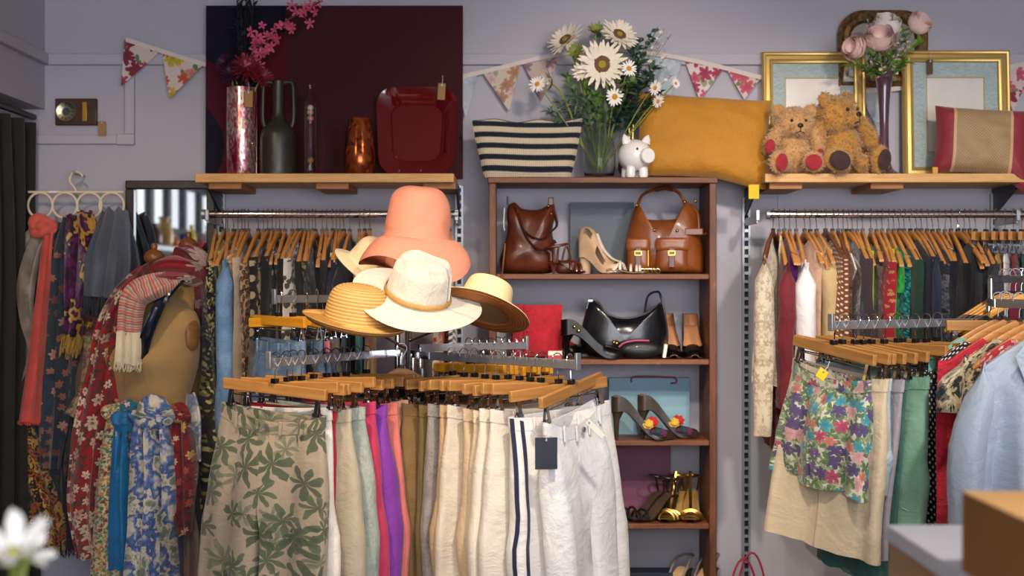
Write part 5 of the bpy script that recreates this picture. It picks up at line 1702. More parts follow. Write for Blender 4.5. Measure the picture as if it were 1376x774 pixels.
for i, (a, b, R, nr, lab) in enumerate(((826, 130, 13, (.1, -1, -.1), 'white daisy below the largest sunflower'), (845, 92, 12, (.3, -1, .1), 'white daisy to the side of the largest sunflower'), (722, 113, 12, (-.4, -.9, .2), 'pinkish white daisy at the drooping side of the bunch'), (880, 118, 11, (.5, -.8, -.3), 'white daisy near the mustard cushion'), (884, 136, 10, (.5, -.7, -.4), 'small white daisy touching the mustard cushion'), (908, 112, 8, (.6, -.8, .1), 'cream daisy bud on a thin side stem'))):
    flower('daisy', lab, P(a, b, 5.18), nr, R / s, vroot + Vector((.012 - i * .004, .004, 0)), WHITEP, ((16, 1, .22, .05),), ((.3, '#c8841e', '#e0a030'),), False, .0022, group=GF, seed=20 + i)
for i, (a, b, R, nr, lab) in enumerate(((740, 112, 18, (-.9, -.3, .1), 'half-open cream sunflower seen from the side on a bowed stem'), (783, 96, 14, (-.3, -1, -.1), 'half-open cream sunflower tucked under the largest one'), (774, 70, 13, (-.3, -.9, .3), 'green sunflower bud between the cream sunflowers'), (800, 42, 12, (0, -.7, .7), 'green budding head at the top of the bunch'))):
    flower('sunflower_bud', lab, P(a, b, 5.22), nr, R / s, vroot + Vector((.004 * i - .01, .006, 0)), CREAMP if i < 2 else STEM, ((14, 1, .24, .5), (10, .8, .3, .7)), ((.35, '#5a4020', '#8a6a2a'),), True, .0035, group=GF, seed=40 + i)
def spray(name, label, ends, root, mat, L, w, per, stemm=GREENG, cat='foliage', group=None, seed=0, r=.0018, side=.8, q0=.35):
    rnd = random.Random(seed)
    root = Vector(root)
    t = thing(name, label, cat, root, group=group)
    ms, ml = MB(), MB()
    for e in ends:
        e = Vector(e) - root
        path = bez([Vector((0, 0, 0)), e * .4 + Vector((0, 0, abs(e.x) * .25)), e], 8)
        ms.tube(path, r, 5)
        for k in range(per):
            q = q0 + (1 - q0) * k / max(1, per - 1)
            idx = min(len(path) - 2, int(q * (len(path) - 1)))
            p = path[idx]; dr = (path[idx + 1] - p).normalized()
            sd = Vector((rnd.uniform(-1, 1), rnd.uniform(-.9, .5), rnd.uniform(-.6, .8))).normalized()
            leaf(ml, p, dr * .6 + sd * side, L * rnd.uniform(.7, 1.2), w, (rnd.uniform(-.4, .4), -.6, .8))
    ms.build('stems', stemm, t)
    ml.build('leaves', mat, t, ang=60)
    return t
E = lambda *q: [P(a, b, dd) for a, b, dd in q]
spray('eucalyptus_spray', 'grey green feathery foliage drooping at the side of the vase', E((735, 148, 5.24), (750, 135, 5.26), (768, 120, 5.2), (760, 140, 5.3), (785, 128, 5.2)), vroot, GREENG, .042, .009, 34, group=GF, seed=1, q0=.62)
spray('fern_spray', 'dense dark green leafy foliage behind the daisies', E((850, 130, 5.22), (868, 110, 5.24), (876, 90, 5.26), (860, 80, 5.2), (845, 115, 5.2), (870, 138, 5.24), (838, 138, 5.22), (884, 125, 5.3), (856, 60, 5.28)), vroot, GREEND, .046, .02, 34, group=GF, seed=2, q0=.6)
spray('round_leaf_sprig', 'dark round-leaved sprig rising over the foliage', E((862, 50, 5.27), (875, 44, 5.27), (884, 36, 5.27), (805, 28, 5.28)), vroot, paint('#2c4a3c', .6, .2), .026, .024, 12, group=GF, seed=3, q0=.7)
spray('fine_sprig', 'thin airy sprig with tiny cream buds', E((893, 38, 5.28), (902, 46, 5.28), (888, 60, 5.25), (896, 75, 5.25), (905, 100, 5.2)), vroot, CREAMP, .016, .013, 7, group=GF, seed=4, r=.001, q0=.8)
spray('grass_spray', 'mid green leaves at the heart of the bunch', E((790, 110, 5.22), (800, 125, 5.2), (760, 100, 5.25), (820, 108, 5.2), (835, 75, 5.26), (815, 55, 5.27), (850, 105, 5.18)), vroot, paint('#5c7a34', .6, .3), .042, .018, 20, group=GF, seed=5, q0=.68)

# dark bouquet in the pink mosaic vase
vr = Vector((xp(325, 5.24), 5.24, ZT + 60 / sc(5.24)))
GD = 'flowers in the pink mosaic vase'
DKR = paint('#7a0e22', .6, .3); PLUM = paint('#3c0f30', .6, .3)
s = sc(5.2)
for i, (a, b, R, m_, lab) in enumerate(((332, 92, 24, DKR, 'dark red dahlia at the rim of the mosaic vase'), (312, 98, 20, PLUM, 'plum dahlia leaning over the mosaic vase rim'), (352, 104, 18, DKR, 'smaller dark red dahlia beside the stoneware bottle'), (302, 84, 15, PLUM, 'deep violet dahlia above the plum one'))):
    flower('dahlia', lab, P(a, b, 5.2), ((a - 325) / 40, -.8, .4), R / s, vr, m_, ((20, 1, .14, .1), (18, .85, .14, .35), (12, .6, .14, .8)), ((.15, '#2a0810', '#5a1020'),), False, .003, group=GD, seed=60 + i)
for i, (a, b) in enumerate(((325, -20), (336, -24), (318, -10))):
    o = spray('dark_plume', ('dark navy feathery plume rising from the mosaic vase', 'tallest dark plume rising from the mosaic vase', 'short dark plume rising from the mosaic vase')[i], E((a, b, 5.24), (a + 6, b + 14, 5.22)), vr, paint('#0f1222', .7, .3), .05, .012, 22, paint('#1a1a24', .7), 'plume', GD, 70 + i, .002, .9)
def orchid_branch():
    t = thing('blossom_branch', 'arching branch of small pink blossoms in the mosaic vase', 'flower branch', vr, group=GD)
    rnd = random.Random(9)
    path = bez([Vector((0, 0, 0)), P(335, 95, 5.22) - vr, P(352, 60, 5.2) - vr, P(385, 28, 5.2) - vr, P(430, 2, 5.2) - vr], 8)
    MB().tube(path, .003, 6).build('branch', paint('#4a3a2c', .7), t)
    PK = paint('#c8506e', .6, .25)
    for k in range(44):
        q = rnd.uniform(.28, 1)
        p = path[min(len(path) - 1, int(q * (len(path) - 1)))] + Vector((rnd.gauss(0, .026), rnd.gauss(-.01, .02), rnd.gauss(0, .026)))
        m = MB()
        petal_ring(m, p, (rnd.uniform(-.6, .6), -1, rnd.uniform(-.4, .6)), rnd.uniform(.016, .026), 5, .009, .2, .1, .3, rnd)
        m.tube([p, path[min(len(path) - 1, int(q * (len(path) - 1)))]], .0008, 4)
        m.build('blossom', PK, t, ang=60)
orchid_branch()

# ---------------------------------------------------------------- other things on the cabinet top
def cushion_mb(w, h, th, seed=0, n=24, pinch=.07):
    m = MB()
    for sd in (-1, 1):
        def f(u, v, sd=sd):
            a, b = u * 2 - 1, v * 2 - 1
            x = a * w / 2 * (1 - pinch * (1 - b * b) * abs(a) ** 3)
            z = b * h / 2 * (1 - pinch * (1 - a * a) * abs(b) ** 3)
            q = max(0, (1 - a ** 4) * (1 - b ** 4)) ** .5
            wr = .006 * nz(a * 3, b * 3, 0, 1.5, seed) * q + .004 * sin(a * 9 + b * 4 + seed) * (abs(b) ** 2) * q
            return (x, sd * (th / 2 * q + wr), z)
        m.grid(f, n, n)
        if sd > 0:
            k = (n + 1) * (n + 1)
            m.f = [f_ if max(f_) < k else f_[::-1] for f_ in m.f]
    return m
def yellow():
    d = 5.24
    c = P(944, 190, d)
    t = thing('cushion', 'plain mustard yellow cushion overhanging the cabinet top', 'cushion', (c.x, d, VZ + .005), (radians(-12), radians(3), 0))
    m = cushion_mb(184 / sc(d), 118 / sc(d), .13, 3, 28, .05)
    def wp(p):
        p.z += 57 / sc(5.24)
        k = sm(.0, .24, p.x)
        p.z -= .03 * k * (1 if p.z < .1 else .15)
        return p
    m.warp(wp)
    m.build('cover', plain('#b47a12', .7, .08, .3, .5, 5), t, ang=80)
    tag(MB().bb(-.019, .019, -.002, .002, -.052, 0).build('paper_tag', paint('#d8b818', .7), None, P(1013, 248, 5.13), bevel=.0005), 'small bright yellow square tag under the mustard cushion', 'tag')
yellow()
def pouch():
    d = 5.22; s = sc(d)
    t = thing('knitted_pouch', 'cream and navy striped knitted pouch with wide top', 'bag', (xp(709, d), d, VZ + .002), (radians(-6), 0, 0))
    def kmat():
        tt = NT('knit_stripes')
        v = tt.obj()
        sp = tt.n('ShaderNodeSeparateXYZ'); tt.put(sp.inputs[0], v)
        jag = tt.math('MULTIPLY', tt.math('ABSOLUTE', tt.math('SINE', tt.math('MULTIPLY', sp.outputs[0], 420))), .0035)
        wv = tt.math('MULTIPLY', tt.math('SINE', tt.math('MULTIPLY_ADD', sp.outputs[0], 12, 1)), .004)
        z = tt.math('ADD', sp.outputs[2], tt.math('ADD', jag, wv))
        f = tt.math('FRACT', tt.math('MULTIPLY', z, 23.5))
        col = tt.mix(tt.math('GREATER_THAN', f, .52), C('#e3d3b4'), C('#1a2230'))
        k = tt.math('ADD', tt.math('SINE', tt.math('MULTIPLY', sp.outputs[0], 840)), tt.math('SINE', tt.math('MULTIPLY', z, 900)))
        tt.bump(k, .6, .003)
        return tt.out(col, .95)
    m = MB()
    for sd in (-1, 1):
        def f(u, v, sd=sd):
            a = u * 2 - 1
            w = lerp(57, 75, v ** .8) / s
            q = max(0, 1 - a ** 6) ** .5
            z = v * (80 - 3 * (1 - a * a) + 2 * sin(a * 8)) / s
            return (a * w, sd * (.036 * q * (1 - v ** 3) * (.55 + .45 * sm(0, .15, v)) + .003), z)
        m.grid(f, 26, 14)
        if sd > 0:
            k = 27 * 15
            m.f = [g if max(g) < k else g[::-1] for g in m.f]
    m.build('pouch_body', kmat(), t, ang=80)
    m = MB().tube([(lerp(-74, 74, k / 20) / s, 0, (80 - 3 * (1 - lerp(-1, 1, k / 20) ** 2) + 2 * sin(lerp(-1, 1, k / 20) * 8)) / s) for k in range(21)], .0035, 6)
    m.build('zip_edge', plain('#1a2230'), t)
    for q in (-1, 1):
        MB().box((q * 40 / s + .02, 0, 1 / s), (.02, .03, .004)).build('base_seam', plain('#1a2230'), t, bevel=.001)
pouch()
def pig():
    d = 5.19; s = sc(d)
    t = thing('piggy_bank', 'white ceramic piggy bank with gold rear and big snout', 'piggy bank', (xp(853, d), d, VZ), (0, 0, .25))
    WC = paint('#f1eeea', .15, .02, 0, 0, 6, .5)
    MB().ell((0, 0, 30 / s), (23 / s, 24 / s, 22 / s), 28, 18).build('body', WC, t)
    MB().tube([(8 / s, -21 / s, 28 / s), (9.5 / s, -29 / s, 27.5 / s)], [10.5 / s, 10 / s], 20).build('snout', WC, t, bevel=.003)
    for q in (-1, 1):
        MB().lathe([(0, 0), (7 / s, 0), (5 / s, 7 / s), (1 / s, 12 / s), (0, 12.5 / s)], 14, sx=1, sy=.55).xf(Matrix.Translation((q * 13 / s, -6 / s, 46 / s)) @ Matrix.Rotation(q * .35, 4, 'Y')).build('ear', WC, t)
        for y in (-9, 10):
            MB().lathe([(0, 0), (5.5 / s, 0), (6.5 / s, 3 / s), (6 / s, 14 / s), (0, 14 / s)], 14, (q * 9 / s, y / s, 0)).build('foot', WC, t)
        MB().ell((q * 7.5 / s + 3 / s, -23.3 / s, 37 / s), (1.5 / s, 1 / s, 1.8 / s), 8, 6).build('eye', BLACKP, t)
    MB().lathe([(23.2 / s * sin(a), 24.3 / s * cos(a)) for a in [k * .12 for k in range(11)]][::-1], 28).xf(Matrix.Translation((0, 0, 30 / s)) @ Matrix.Rotation(-pi / 2, 4, 'X') @ Matrix.Scale(.985, 4)).build('gold_rear', BRASS, t)
    MB().box((0, 2 / s, 51.5 / s), (.02, .004, .003)).build('coin_slot', BLACKP, t)
pig()
t = thing('clasp_purse', 'small dark coin purse with gold ball clasp behind the piggy bank', 'purse', (xp(848, 5.3), 5.3, VZ))
MB().puff([(cos(a) * .05, .05 + sin(a) * .048) for a in [2 * pi * k / 24 for k in range(24)]], (0, .05), .02).build('pouch', plain('#2a2420'), t)
for q in (-1, 1):
    MB().ell((q * .008, -.004, .215), (.007, .007, .007), 10, 7).tube([(q * .008, -.004, .213), (q * .004, 0, .095)], .002, 6).build('clasp', BRASS, t)
# ---------------------------------------------------------------- shoes and bags in the cabinet
def shoe_sec(s, heel, L, toe='round'):
    """s: 0 toe .. 1 heel -> x along, sole z, half width"""
    x = s * L
    if s < .34: z = .004 + .004 * (1 - s / .34) ** 2
    else: z = .004 + heel * sm(.3, .86, s) ** 1.0 - .006 * sm(.85, 1, s)
    w = .042 * (sin(min(1, (s + .03) / .3) * pi / 2) ** .6) if s < .27 else lerp(.042, .029, sm(.27, .7, s))
    if s > .9: w *= sqrt(max(.0004, 1 - ((s - .9) / .1) ** 2))
    return x, z, w
def pump(name, label, loc, rz, L=.235, heel=.085, up=None, lining=None, sole=None, deco=None, group=None, sc_=1.0, toe_h=.045, thick=.005, open_toe=False, rx=0):
    t = thing(name, label, 'shoe', loc, (rx, 0, rz), group)
    N, Q = 34, 12
    rs = lambda v: .6 * v * v * (3 - 2 * v) + .4 * v
    OP = .36
    m = MB()
    def f(u, v):
        v = rs(v)
        x, z, w = shoe_sec(v, heel, L)
        q = u * 2 - 1
        if v < OP:
            h = (toe_h * (.55 + .45 * sm(0, OP, v))) * (sin(min(1, (v + .02) / .1) * pi / 2))
            a = q * pi / 2
            return (x, sin(a) * w, z + h * cos(a) ** .8)
        wh = lerp(.036, .056, sm(.45, 1, v))
        aq = abs(q)
        hh = wh * min(1, (1 - aq) / .55)
        return (x, (1 if q > 0 else -1) * (w * (1 - .05 * (1 - aq))) if aq > .02 else 0, z + hh)
    m.grid(f, Q * 2, N, skip=lambda u, v: rs(v) > OP and abs(u * 2 - 1) < .44)
    # heel counter wrap
    m2 = MB()
    m.build('upper', up, t, ang=70)
    def fl(u, v):
        p = f(u, v)
        return (p[0] - .002 * rs(v), p[1] * .93, p[2] - .0015)
    MB().grid(fl, Q * 2, N, skip=lambda u, v: rs(v) > OP and abs(u * 2 - 1) < .44).build('lining', lining, t, ang=70)
    m = MB()
    def g(u, v):
        x, z, w = shoe_sec(v, heel, L)
        q = u * 2 - 1
        return (x, q * w * .93, z + .006)
    m.grid(g, 4, N)
    m.build('insole', lining, t)
    m = MB()
    def g2(u, v):
        x, z, w = shoe_sec(v, heel, L)
        a = 2 * pi * u
        return (x, cos(a) * w * 1.02, z + sin(a) * .003)
    m.grid(g2, 10, N, closeu=True)
    m.build('sole', sole or up, t)
    xh = L * .9
    zt = shoe_sec(.92, heel, L)[1]
    MB().tube([(xh, 0, zt + .002), (xh + .004, 0, zt * .7), (xh + .004, 0, .001)], [.024, .012, .007], 12).build('heel', sole or up, t)
    return t

def sandal(name, label, loc, rz, L=.23, heel=.08, strapm=None, solem=None, insole=None, group=None, ankle=True, straps=((.12, .03), (.25, .035)), sw=.005, tbar=False, hr=.008):
    t = thing(name, label, 'shoe', loc, (0, 0, rz), group)
    N = 24
    def g(u, v):
        x, z, w = shoe_sec(v, heel, L)
        q = u * 2 - 1
        return (x, q * w * .95, z + .0055)
    MB().grid(g, 4, N).build('insole', insole or solem, t)
    def g2(u, v):
        x, z, w = shoe_sec(v, heel, L)
        a = 2 * pi * u
        return (x, cos(a) * w, z + sin(a) * .004)
    MB().grid(g2, 10, N, closeu=True).build('sole', solem, t)
    zt = shoe_sec(.92, heel, L)[1]
    MB().tube([(L * .9, 0, zt), (L * .915, 0, zt * .6), (L * .915, 0, .001)], [.02, hr * 1.2, hr * .8], 12).build('heel', solem, t)
    for v, h in straps:
        x, z, w = shoe_sec(v, heel, L)
        MB().tube([(x + .004, sin(a) * w * 1.02, z + .004 + h * cos(a)) for a in [lerp(-pi / 2, pi / 2, k / 12) for k in range(13)]], sw, 6, flat=1.0).build('strap', strapm, t)
    # heel counter and ankle strap
    x0, z0, w0 = shoe_sec(.8, heel, L)
    xe = shoe_sec(1, heel, L)[0]
    if ankle:
        pts = []
        for k in range(20):
            a = 2 * pi * k / 19
            pts.append((L * .83 + cos(a) * .042, sin(a) * .032, z0 + .065 - cos(a) * .008))
        MB().tube(pts, sw * .8, 6).build('ankle_strap', strapm, t)
        for q in (-1, 1):
            MB().tube([(L * .86, q * .024, z0 + .004), (L * .85, q * .031, z0 + .04), (L * .82, q * .032, z0 + .064)], sw * .8, 6).build('side_strap', strapm, t)
        MB().tube([(L * .99, 0, z0 + .01), (L * 1.0, 0, z0 + .04), (L * .87 + .042 * .9, 0, z0 + .058)], sw, 6).build('heel_strap', strapm, t)
        MB().box((L * .83, -.034, z0 + .065), (.012, .003, .011)).build('buckle', BRASS, t, bevel=.001)
    elif ankle is False:
        MB().tube(bez([(L * .5, -.03, shoe_sec(.5, heel, L)[1]), (L * .8, -.033, z0 + .035), (xe + .006, 0, z0 + .05), (L * .8, .033, z0 + .035), (L * .5, .03, shoe_sec(.5, heel, L)[1])], 5), sw, 6).build('sling_strap', strapm, t)
    if tbar:
        pts = [(shoe_sec(v, heel, L)[0], 0, shoe_sec(v, heel, L)[1] + h) for v, h in ((.14, .03), (.3, .05), (.5, .08), (.65, .11))]
        MB().tube(bez(pts, 4), sw * 1.2, 6).build('instep_strap', strapm, t)
    return t

PAT = NT('patent_leather').out('#050506', .3, 0, Specular_IOR_Level=.35)
NUDE = leather('#c08a62', '#a87450', .45)
REDL = leather('#a01428', '#7a0c1c', .4)
z2 = SHELVES[1]; z1 = SHELVES[0]; z3 = SHELVES[2]; z4 = SHELVES[3]; z5 = SHELVES[4]
def at(px, d, z): return (xp(px, d), d, z)
# second shelf: black patent pumps toe forward, red-lined heels
GP = 'shoes on the second cabinet shelf'
pump('court_shoe', 'black patent court shoe with nude lining, next to the black handbag', at(906, 5.18, z2), pi / 2 + .05, .235, .108, PAT, NUDE, PAT, group=GP)
pump('court_shoe', 'black patent court shoe with nude lining, against the cabinet side', at(934, 5.18, z2), pi / 2 - .03, .235, .108, PAT, NUDE, PAT, group=GP)
t = pump('stiletto_shoe', 'black pointed heel with red lining and gold studs lying in front of the handbag', at(844, 5.19, z2), pi + .12, .25, .09, PAT, REDL, PAT, group=GP)
for k, (x, y, z) in enumerate(((.205, .034, .12), (.19, .036, .105), (.04, .0, .06), (.05, -.012, .06), (.045, .014, .058))):
    MB().ell((x, y, z), .0075, 10, 7).build('gold_stud', BRASS, t)
t = pump('stiletto_shoe', 'black heel with red lining standing beside the red folded fabric', at(800, 5.3, z2), pi - .35, .23, .09, PAT, REDL, PAT, group=GP)
for k, (x, y, z) in enumerate(((.2, .036, .115), (.19, .038, .1), (.05, .01, .055))):
    MB().ell((x, y, z), .007, 10, 7).build('gold_stud', BRASS, t)
t = thing('coin_purse', 'small black rounded purse with pink piping', 'purse', at(861, 5.17, z2))
oc = [(cos(a) * .082, .034 + sin(a) * .034 * (1 if sin(a) > 0 else .95)) for a in [2 * pi * k / 28 for k in range(28)]]
MB().puff(oc, (0, .034), .03).build('purse_body', leather('#1a1a1e', '#0c0c0f', .5), t)
MB().tube(bez([(-.08, -.006, .045), (-.06, -.01, .06), (-.02, -.012, .068), (.03, -.012, .068)], 5), .003, 6).build('piping', plain('#c04a78'), t)
MB().box((.088, 0, .03), (.012, .03, .05), (0, .15, 0)).build('white_tab', TAGW, t, bevel=.002)
# black hobo bag
d = 5.3; s = sc(d)
t = thing('hobo_bag', 'black glossy leather hobo bag with a curved open top', 'handbag', at(838, d, z2 + .001))
top = [(-50, 66), (-46, 78), (-38, 76), (-26, 62), (-8, 54), (12, 54), (30, 60), (44, 70), (52, 74)]
out = top + [(56, 60), (58, 30), (52, 8), (44, 1), (0, 0), (-44, 1), (-56, 10), (-57, 35)]
outs = [(p.x, p.z) for p in bez([(a / s, 0, b / s) for a, b in out + [out[0]]], 4)][:-1]
MB().puff(outs, (0, 24 / s), .06, .05, 9, .45).build('bag_body', leather('#191b22', '#0b0c10', .22), t, ang=70)
MB().tube(bez([(a / s, -.008, (b - 1) / s) for a, b in top], 4), .004, 6).build('rim', leather('#20222a', '#101116', .3), t)
MB().tube(bez([(28 / s, -.01, 60 / s), (32 / s, -.02, 82 / s), (45 / s, -.015, 88 / s), (50 / s, -.01, 80 / s), (54 / s, -.02, 60 / s), (58 / s, -.02, 30 / s), (56 / s, -.03, 8 / s)], 5), .0045, 7).build('shoulder_strap', leather('#20222a', '#101116', .35), t)
MB().tube(bez([(-46 / s, -.01, 76 / s), (-36 / s, -.012, 76 / s), (-28 / s, -.01, 64 / s)], 5), .004, 7).build('strap_end', leather('#20222a', '#101116', .35), t)
MB().box((-45 / s, -.016, 76 / s), (.02, .006, .01)).build('strap_ring', STEEL, t, bevel=.001)
# red folded garment
d = 5.26; s = sc(d)
t = thing('folded_jacket', 'folded red textured jacket with buttons stacked on its edge', 'folded clothes', at(722, d, z2 + .001))
REDK = plain('#a80f24', .85, .18, .3, .6, 40)
for k, (x0, x1, dy) in enumerate(((-34, 34, .0), (-36, 30, .035), (-30, 34, .07))):
    w = (x1 - x0) / s
    m = cushion_mb(w, 71 / s, .034, k, 12, .03)
    m.xf(Matrix.Translation(((x0 + x1) / 2 / s, dy, 36 / s)))
    m.build('folded_layer', REDK, t, ang=80)
MB().box((-14 / s, -.021, 36 / s), (.022, .008, 68 / s)).build('button_placket', REDK, t, bevel=.003)
for k in range(5):
    MB().ell((-13 / s, -.027, (8 + k * 14) / s), (.005, .004, .005), 10, 7).build('button', paint('#c0241e', .3), t)
t = thing('price_card', 'small red and white card standing in front of the red jacket', 'card', at(746, 5.18, z2))
MB().bb(-.027, .027, -.002, .002, 0, .032).build('card', paint('#b02a24', .5), t)
MB().bb(-.025, .025, -.003, -.002, .014, .029).build('white_panel', TAGW, t)

# first shelf: slouchy brown bag
BRN = leather('#6a3420', '#42190f', .38)
TAN = leather('#8f4f22', '#6a3312', .33)
d = 5.28; s = sc(d)
t = thing('slouch_bag', 'dark brown slouchy leather shoulder bag with looped straps', 'handbag', at(712, d, z1 + .001))
outl = [(-39, 4), (-40, 20), (-34, 40), (-30, 60), (-31, 80), (-29, 92), (-20, 96), (-10, 88), (10, 86), (24, 92), (32, 95), (34, 78), (30, 58), (34, 36), (34, 14), (30, 2), (0, 0), (-30, 0)]
outs = [(p.x, p.z) for p in bez([(a / s, 0, b / s) for a, b in outl + [outl[0]]], 4)][:-1]
m = MB().puff(outs, (-2 / s, 34 / s), .075, .06, 10, .42)
m.warp(lambda p: Vector((p.x, p.y + .012 * nz(p.x, 0, p.z, 18, 2) * (1 if p.z > .01 else 0), p.z)))
m.build('bag_body', BRN, t, ang=70)
RM = leather('#54281a', '#351410', .4)
MB().tube(bez([(-20 / s, -.05, 90 / s), (-12 / s, -.075, 64 / s), (0, -.085, 50 / s), (16 / s, -.08, 46 / s), (28 / s, -.06, 56 / s), (36 / s, -.03, 66 / s), (32 / s, -.02, 86 / s)], 6), .008, 8, flat=.5).build('shoulder_strap', RM, t)
MB().tube(bez([(-16 / s, -.06, 80 / s), (-6 / s, -.085, 50 / s), (8 / s, -.09, 34 / s), (24 / s, -.085, 32 / s), (32 / s, -.06, 44 / s)], 6), .009, 8, flat=.5).build('lower_strap', RM, t)
MB().tube([(-30 / s, -.02, 104 / s), (-30 / s, -.02, 92 / s)], .004, 7).build('strap_stub', RM, t)
MB().box((28 / s, -.01, 97 / s), (.02, .02, .03)).build('strap_keeper', RM, t, bevel=.003)
for (x, z) in ((-19, 84), (-18, 76), (24, 90), (28, 80), (18, 48)):
    MB().ell((x / s, -.055, z / s), .005, 8, 6).build('rivet', BRASS, t)
MB().tube(bez([(-34 / s, -.04, 88 / s), (-35 / s, -.05, 66 / s), (-34 / s, -.045, 58 / s)], 4), .002, 5).build('white_cord', TAGW, t)
MB().tube(bez([(-33 / s, -.06, 40 / s), (-36 / s, -.09, 10 / s), (-37 / s, -.14, -3 / s), (-38 / s, -.15, -20 / s)], 4), .003, 6).build('hanging_lace', leather('#8a5a30', '#6a3c1c', .5), t)
# small brown sandals in a heap
d = 5.22
sandal('leather_sandal', 'dark brown strappy leather sandal beside the slouchy bag', at(786, d, z1), pi + .2, .13, .035, BRN, BRN, RM, 'shoes on the top cabinet shelf', True, ((.15, .03), (.3, .035), (.45, .035)), .006)
sandal('leather_sandal', 'dark brown strappy leather sandal half behind its twin', at(776, d + .09, z1), pi - .1, .15, .045, RM, BRN, RM, 'shoes on the top cabinet shelf', True, ((.15, .03), (.3, .035), (.45, .035)), .006)
t = thing('leather_pouch', 'small folded brown leather pouch between bag and sandals', 'pouch', at(762, 5.2, z1))
MB().puff(rsq(.085, .05, .014), (0, 0), .022).xf(Matrix.Translation((0, 0, .026))).build('pouch_body', RM, t)
MB().tube(bez([(-.02, 0, .04), (-.005, -.01, .1), (.012, 0, .07), (.02, .0, .04)], 5), .004, 6).build('pouch_strap', BRN, t)
# pale peep-toe ankle sandal (cut-out bootie)
d = 5.2; s = sc(d)
NUD = leather('#d8b898', '#c2a080', .6)
WHL = leather('#ece4dc', '#d8cec2', .45)
def bootie():
    t = thing('ankle_sandal', 'pale beige suede peep-toe ankle sandal with cut-outs', 'shoe', at(838, d - .02, z1), (0, 0, pi - .75), 'shoes on the top cabinet shelf')
    L, heel = .2, .06
    def f(u, v):
        x, z, w = shoe_sec(lerp(.06, 1, v), heel, L)
        q = u * 2 - 1
        h = lerp(.04, .115, sm(.15, .75, v))
        a = q * pi / 2
        ww = w * lerp(1.05, 1.2, sm(.3, .9, v))
        return (x + .01 * (1 - abs(q)) * v, sin(a) * ww, z + h * max(0, cos(a)) ** .55)
    def skip(u, v):
        q = abs(u * 2 - 1)
        return (v < .1 and q < .55) or (.28 < v < .5 and .3 < q < .72) or (.62 < v < .82 and .28 < q < .62) or (v > .86 and q < .25) 
    MB().grid(f, 24, 22, skip=skip).build('upper', NUD, t, ang=70)
    def g(u, v):
        x, z, w = shoe_sec(v, heel, L)
        a = 2 * pi * u
        return (x, cos(a) * w * 1.03, z + .003 + sin(a) * .005)
    MB().grid(g, 10, 20, closeu=True).build('sole', WHL, t)
    MB().tube([(L * .9, 0, heel), (L * .91, 0, .001)], [.026, .018], 12).build('heel', NUD, t)
    MB().tube(bez([(.02, 0, .046), (.06, 0, .062), (.1, 0, .1), (.125, 0, .15)], 4), .008, 6, flat=.4).build('instep_strap', WHL, t)
    MB().tube(bez([(.02, -.038, .012), (.012, 0, .04), (.02, .038, .012)], 5), .006, 6).build('toe_strap', WHL, t)
bootie()
sandal('jewelled_sandal', 'flat white sandal with gold rings in front of the tan bag', at(868, 5.18, z1), pi - .1, .15, .012, WHL, leather('#d8c8b0', '#c0a888', .5), None, 'shoes on the top cabinet shelf', None, ((.12, .02), (.2, .022), (.34, .025), (.6, .03)), .005)
t = thing('ring_bracelet', 'chain of gold rings lying before the tan leather bag', 'bracelet', at(874, 5.162, z1))
for k in range(5):
    MB().tube([(k * .014 - .03 + cos(a) * .01, sin(a) * .004, .0105 + sin(a) * .008) for a in [2 * pi * j / 16 for j in range(17)]], .0018, 6).build('ring', BRASS if k % 2 else metal('#e8e4dc', .2), t)
# tan leather backpack-style bag
d = 5.27; s = sc(d)
t = thing('leather_satchel', 'tan brown leather handbag with two buckled front pockets', 'handbag', at(894, d, z1 + .001), (0, 0, -.12))
outl = [(-52, 4), (-54, 30), (-50, 60), (-44, 82), (-38, 94), (-34, 92), (-32, 78), (-22, 73), (8, 73), (20, 78), (24, 92), (30, 96), (40, 84), (46, 60), (50, 34), (50, 8), (44, 0), (0, 0), (-46, 0)]
outs = [(p.x, p.z) for p in bez([(a / s, 0, b / s) for a, b in outl + [outl[0]]], 4)][:-1]
m = MB().puff(outs, (-2 / s, 34 / s), .075, .07, 10, .4)
m.warp(lambda p: Vector((p.x, p.y + .008 * nz(p.x, 0, p.z, 16, 7), p.z)))
m.build('bag_body', TAN, t, ang=70)
MB().tube(bez([(-38 / s, .0, 88 / s), (-30 / s, -.01, 106 / s), (-8 / s, -.01, 114 / s), (16 / s, -.01, 110 / s), (28 / s, .0, 90 / s)], 6), .010, 8, flat=.6).build('handle', TAN, t)
MB().tube(bez([(-14 / s, -.012, 113 / s), (0, -.012, 115.5 / s), (10 / s, -.012, 113 / s)], 5), .014, 8, flat=.7).build('handle_wrap', BRN, t)
for x0, x1 in ((-50, -20), (-12, 30)):
    cx_, w_ = (x0 + x1) / 2 / s, (x1 - x0) / s
    pk = MB().puff(rsq(w_, 42 / s, 6 / s), (0, 0), .022, .012, 6, .3)
    pk.xf(Matrix.Translation((cx_, -.078, 24 / s)))
    po = pk.build('pocket', TAN, t, ang=60)
    fl = MB().puff(rsq(w_ * 1.05, 17 / s, 5 / s), (0, 0), .01, .008, 5, .3)
    fl.xf(Matrix.Translation((cx_, -.098, 39 / s)))
    fl.build('pocket_flap', leather('#9a5626', '#743a16', .33), po, ang=60)
    MB().bb(cx_ - .011, cx_ + .011, -.112, -.104, 8 / s, 34 / s).build('pocket_strap', BRN, po, bevel=.002)
    m = MB()
    for (bx, bz, bw, bh) in ((0, .007, .026, .003), (0, -.007, .026, .003), (-.0115, 0, .003, .014), (.0115, 0, .003, .014)):
        m.box((cx_ + bx, -.114, 27 / s + bz), (bw, .003, bh))
    m.build('buckle', BRASS, po, smooth=False)
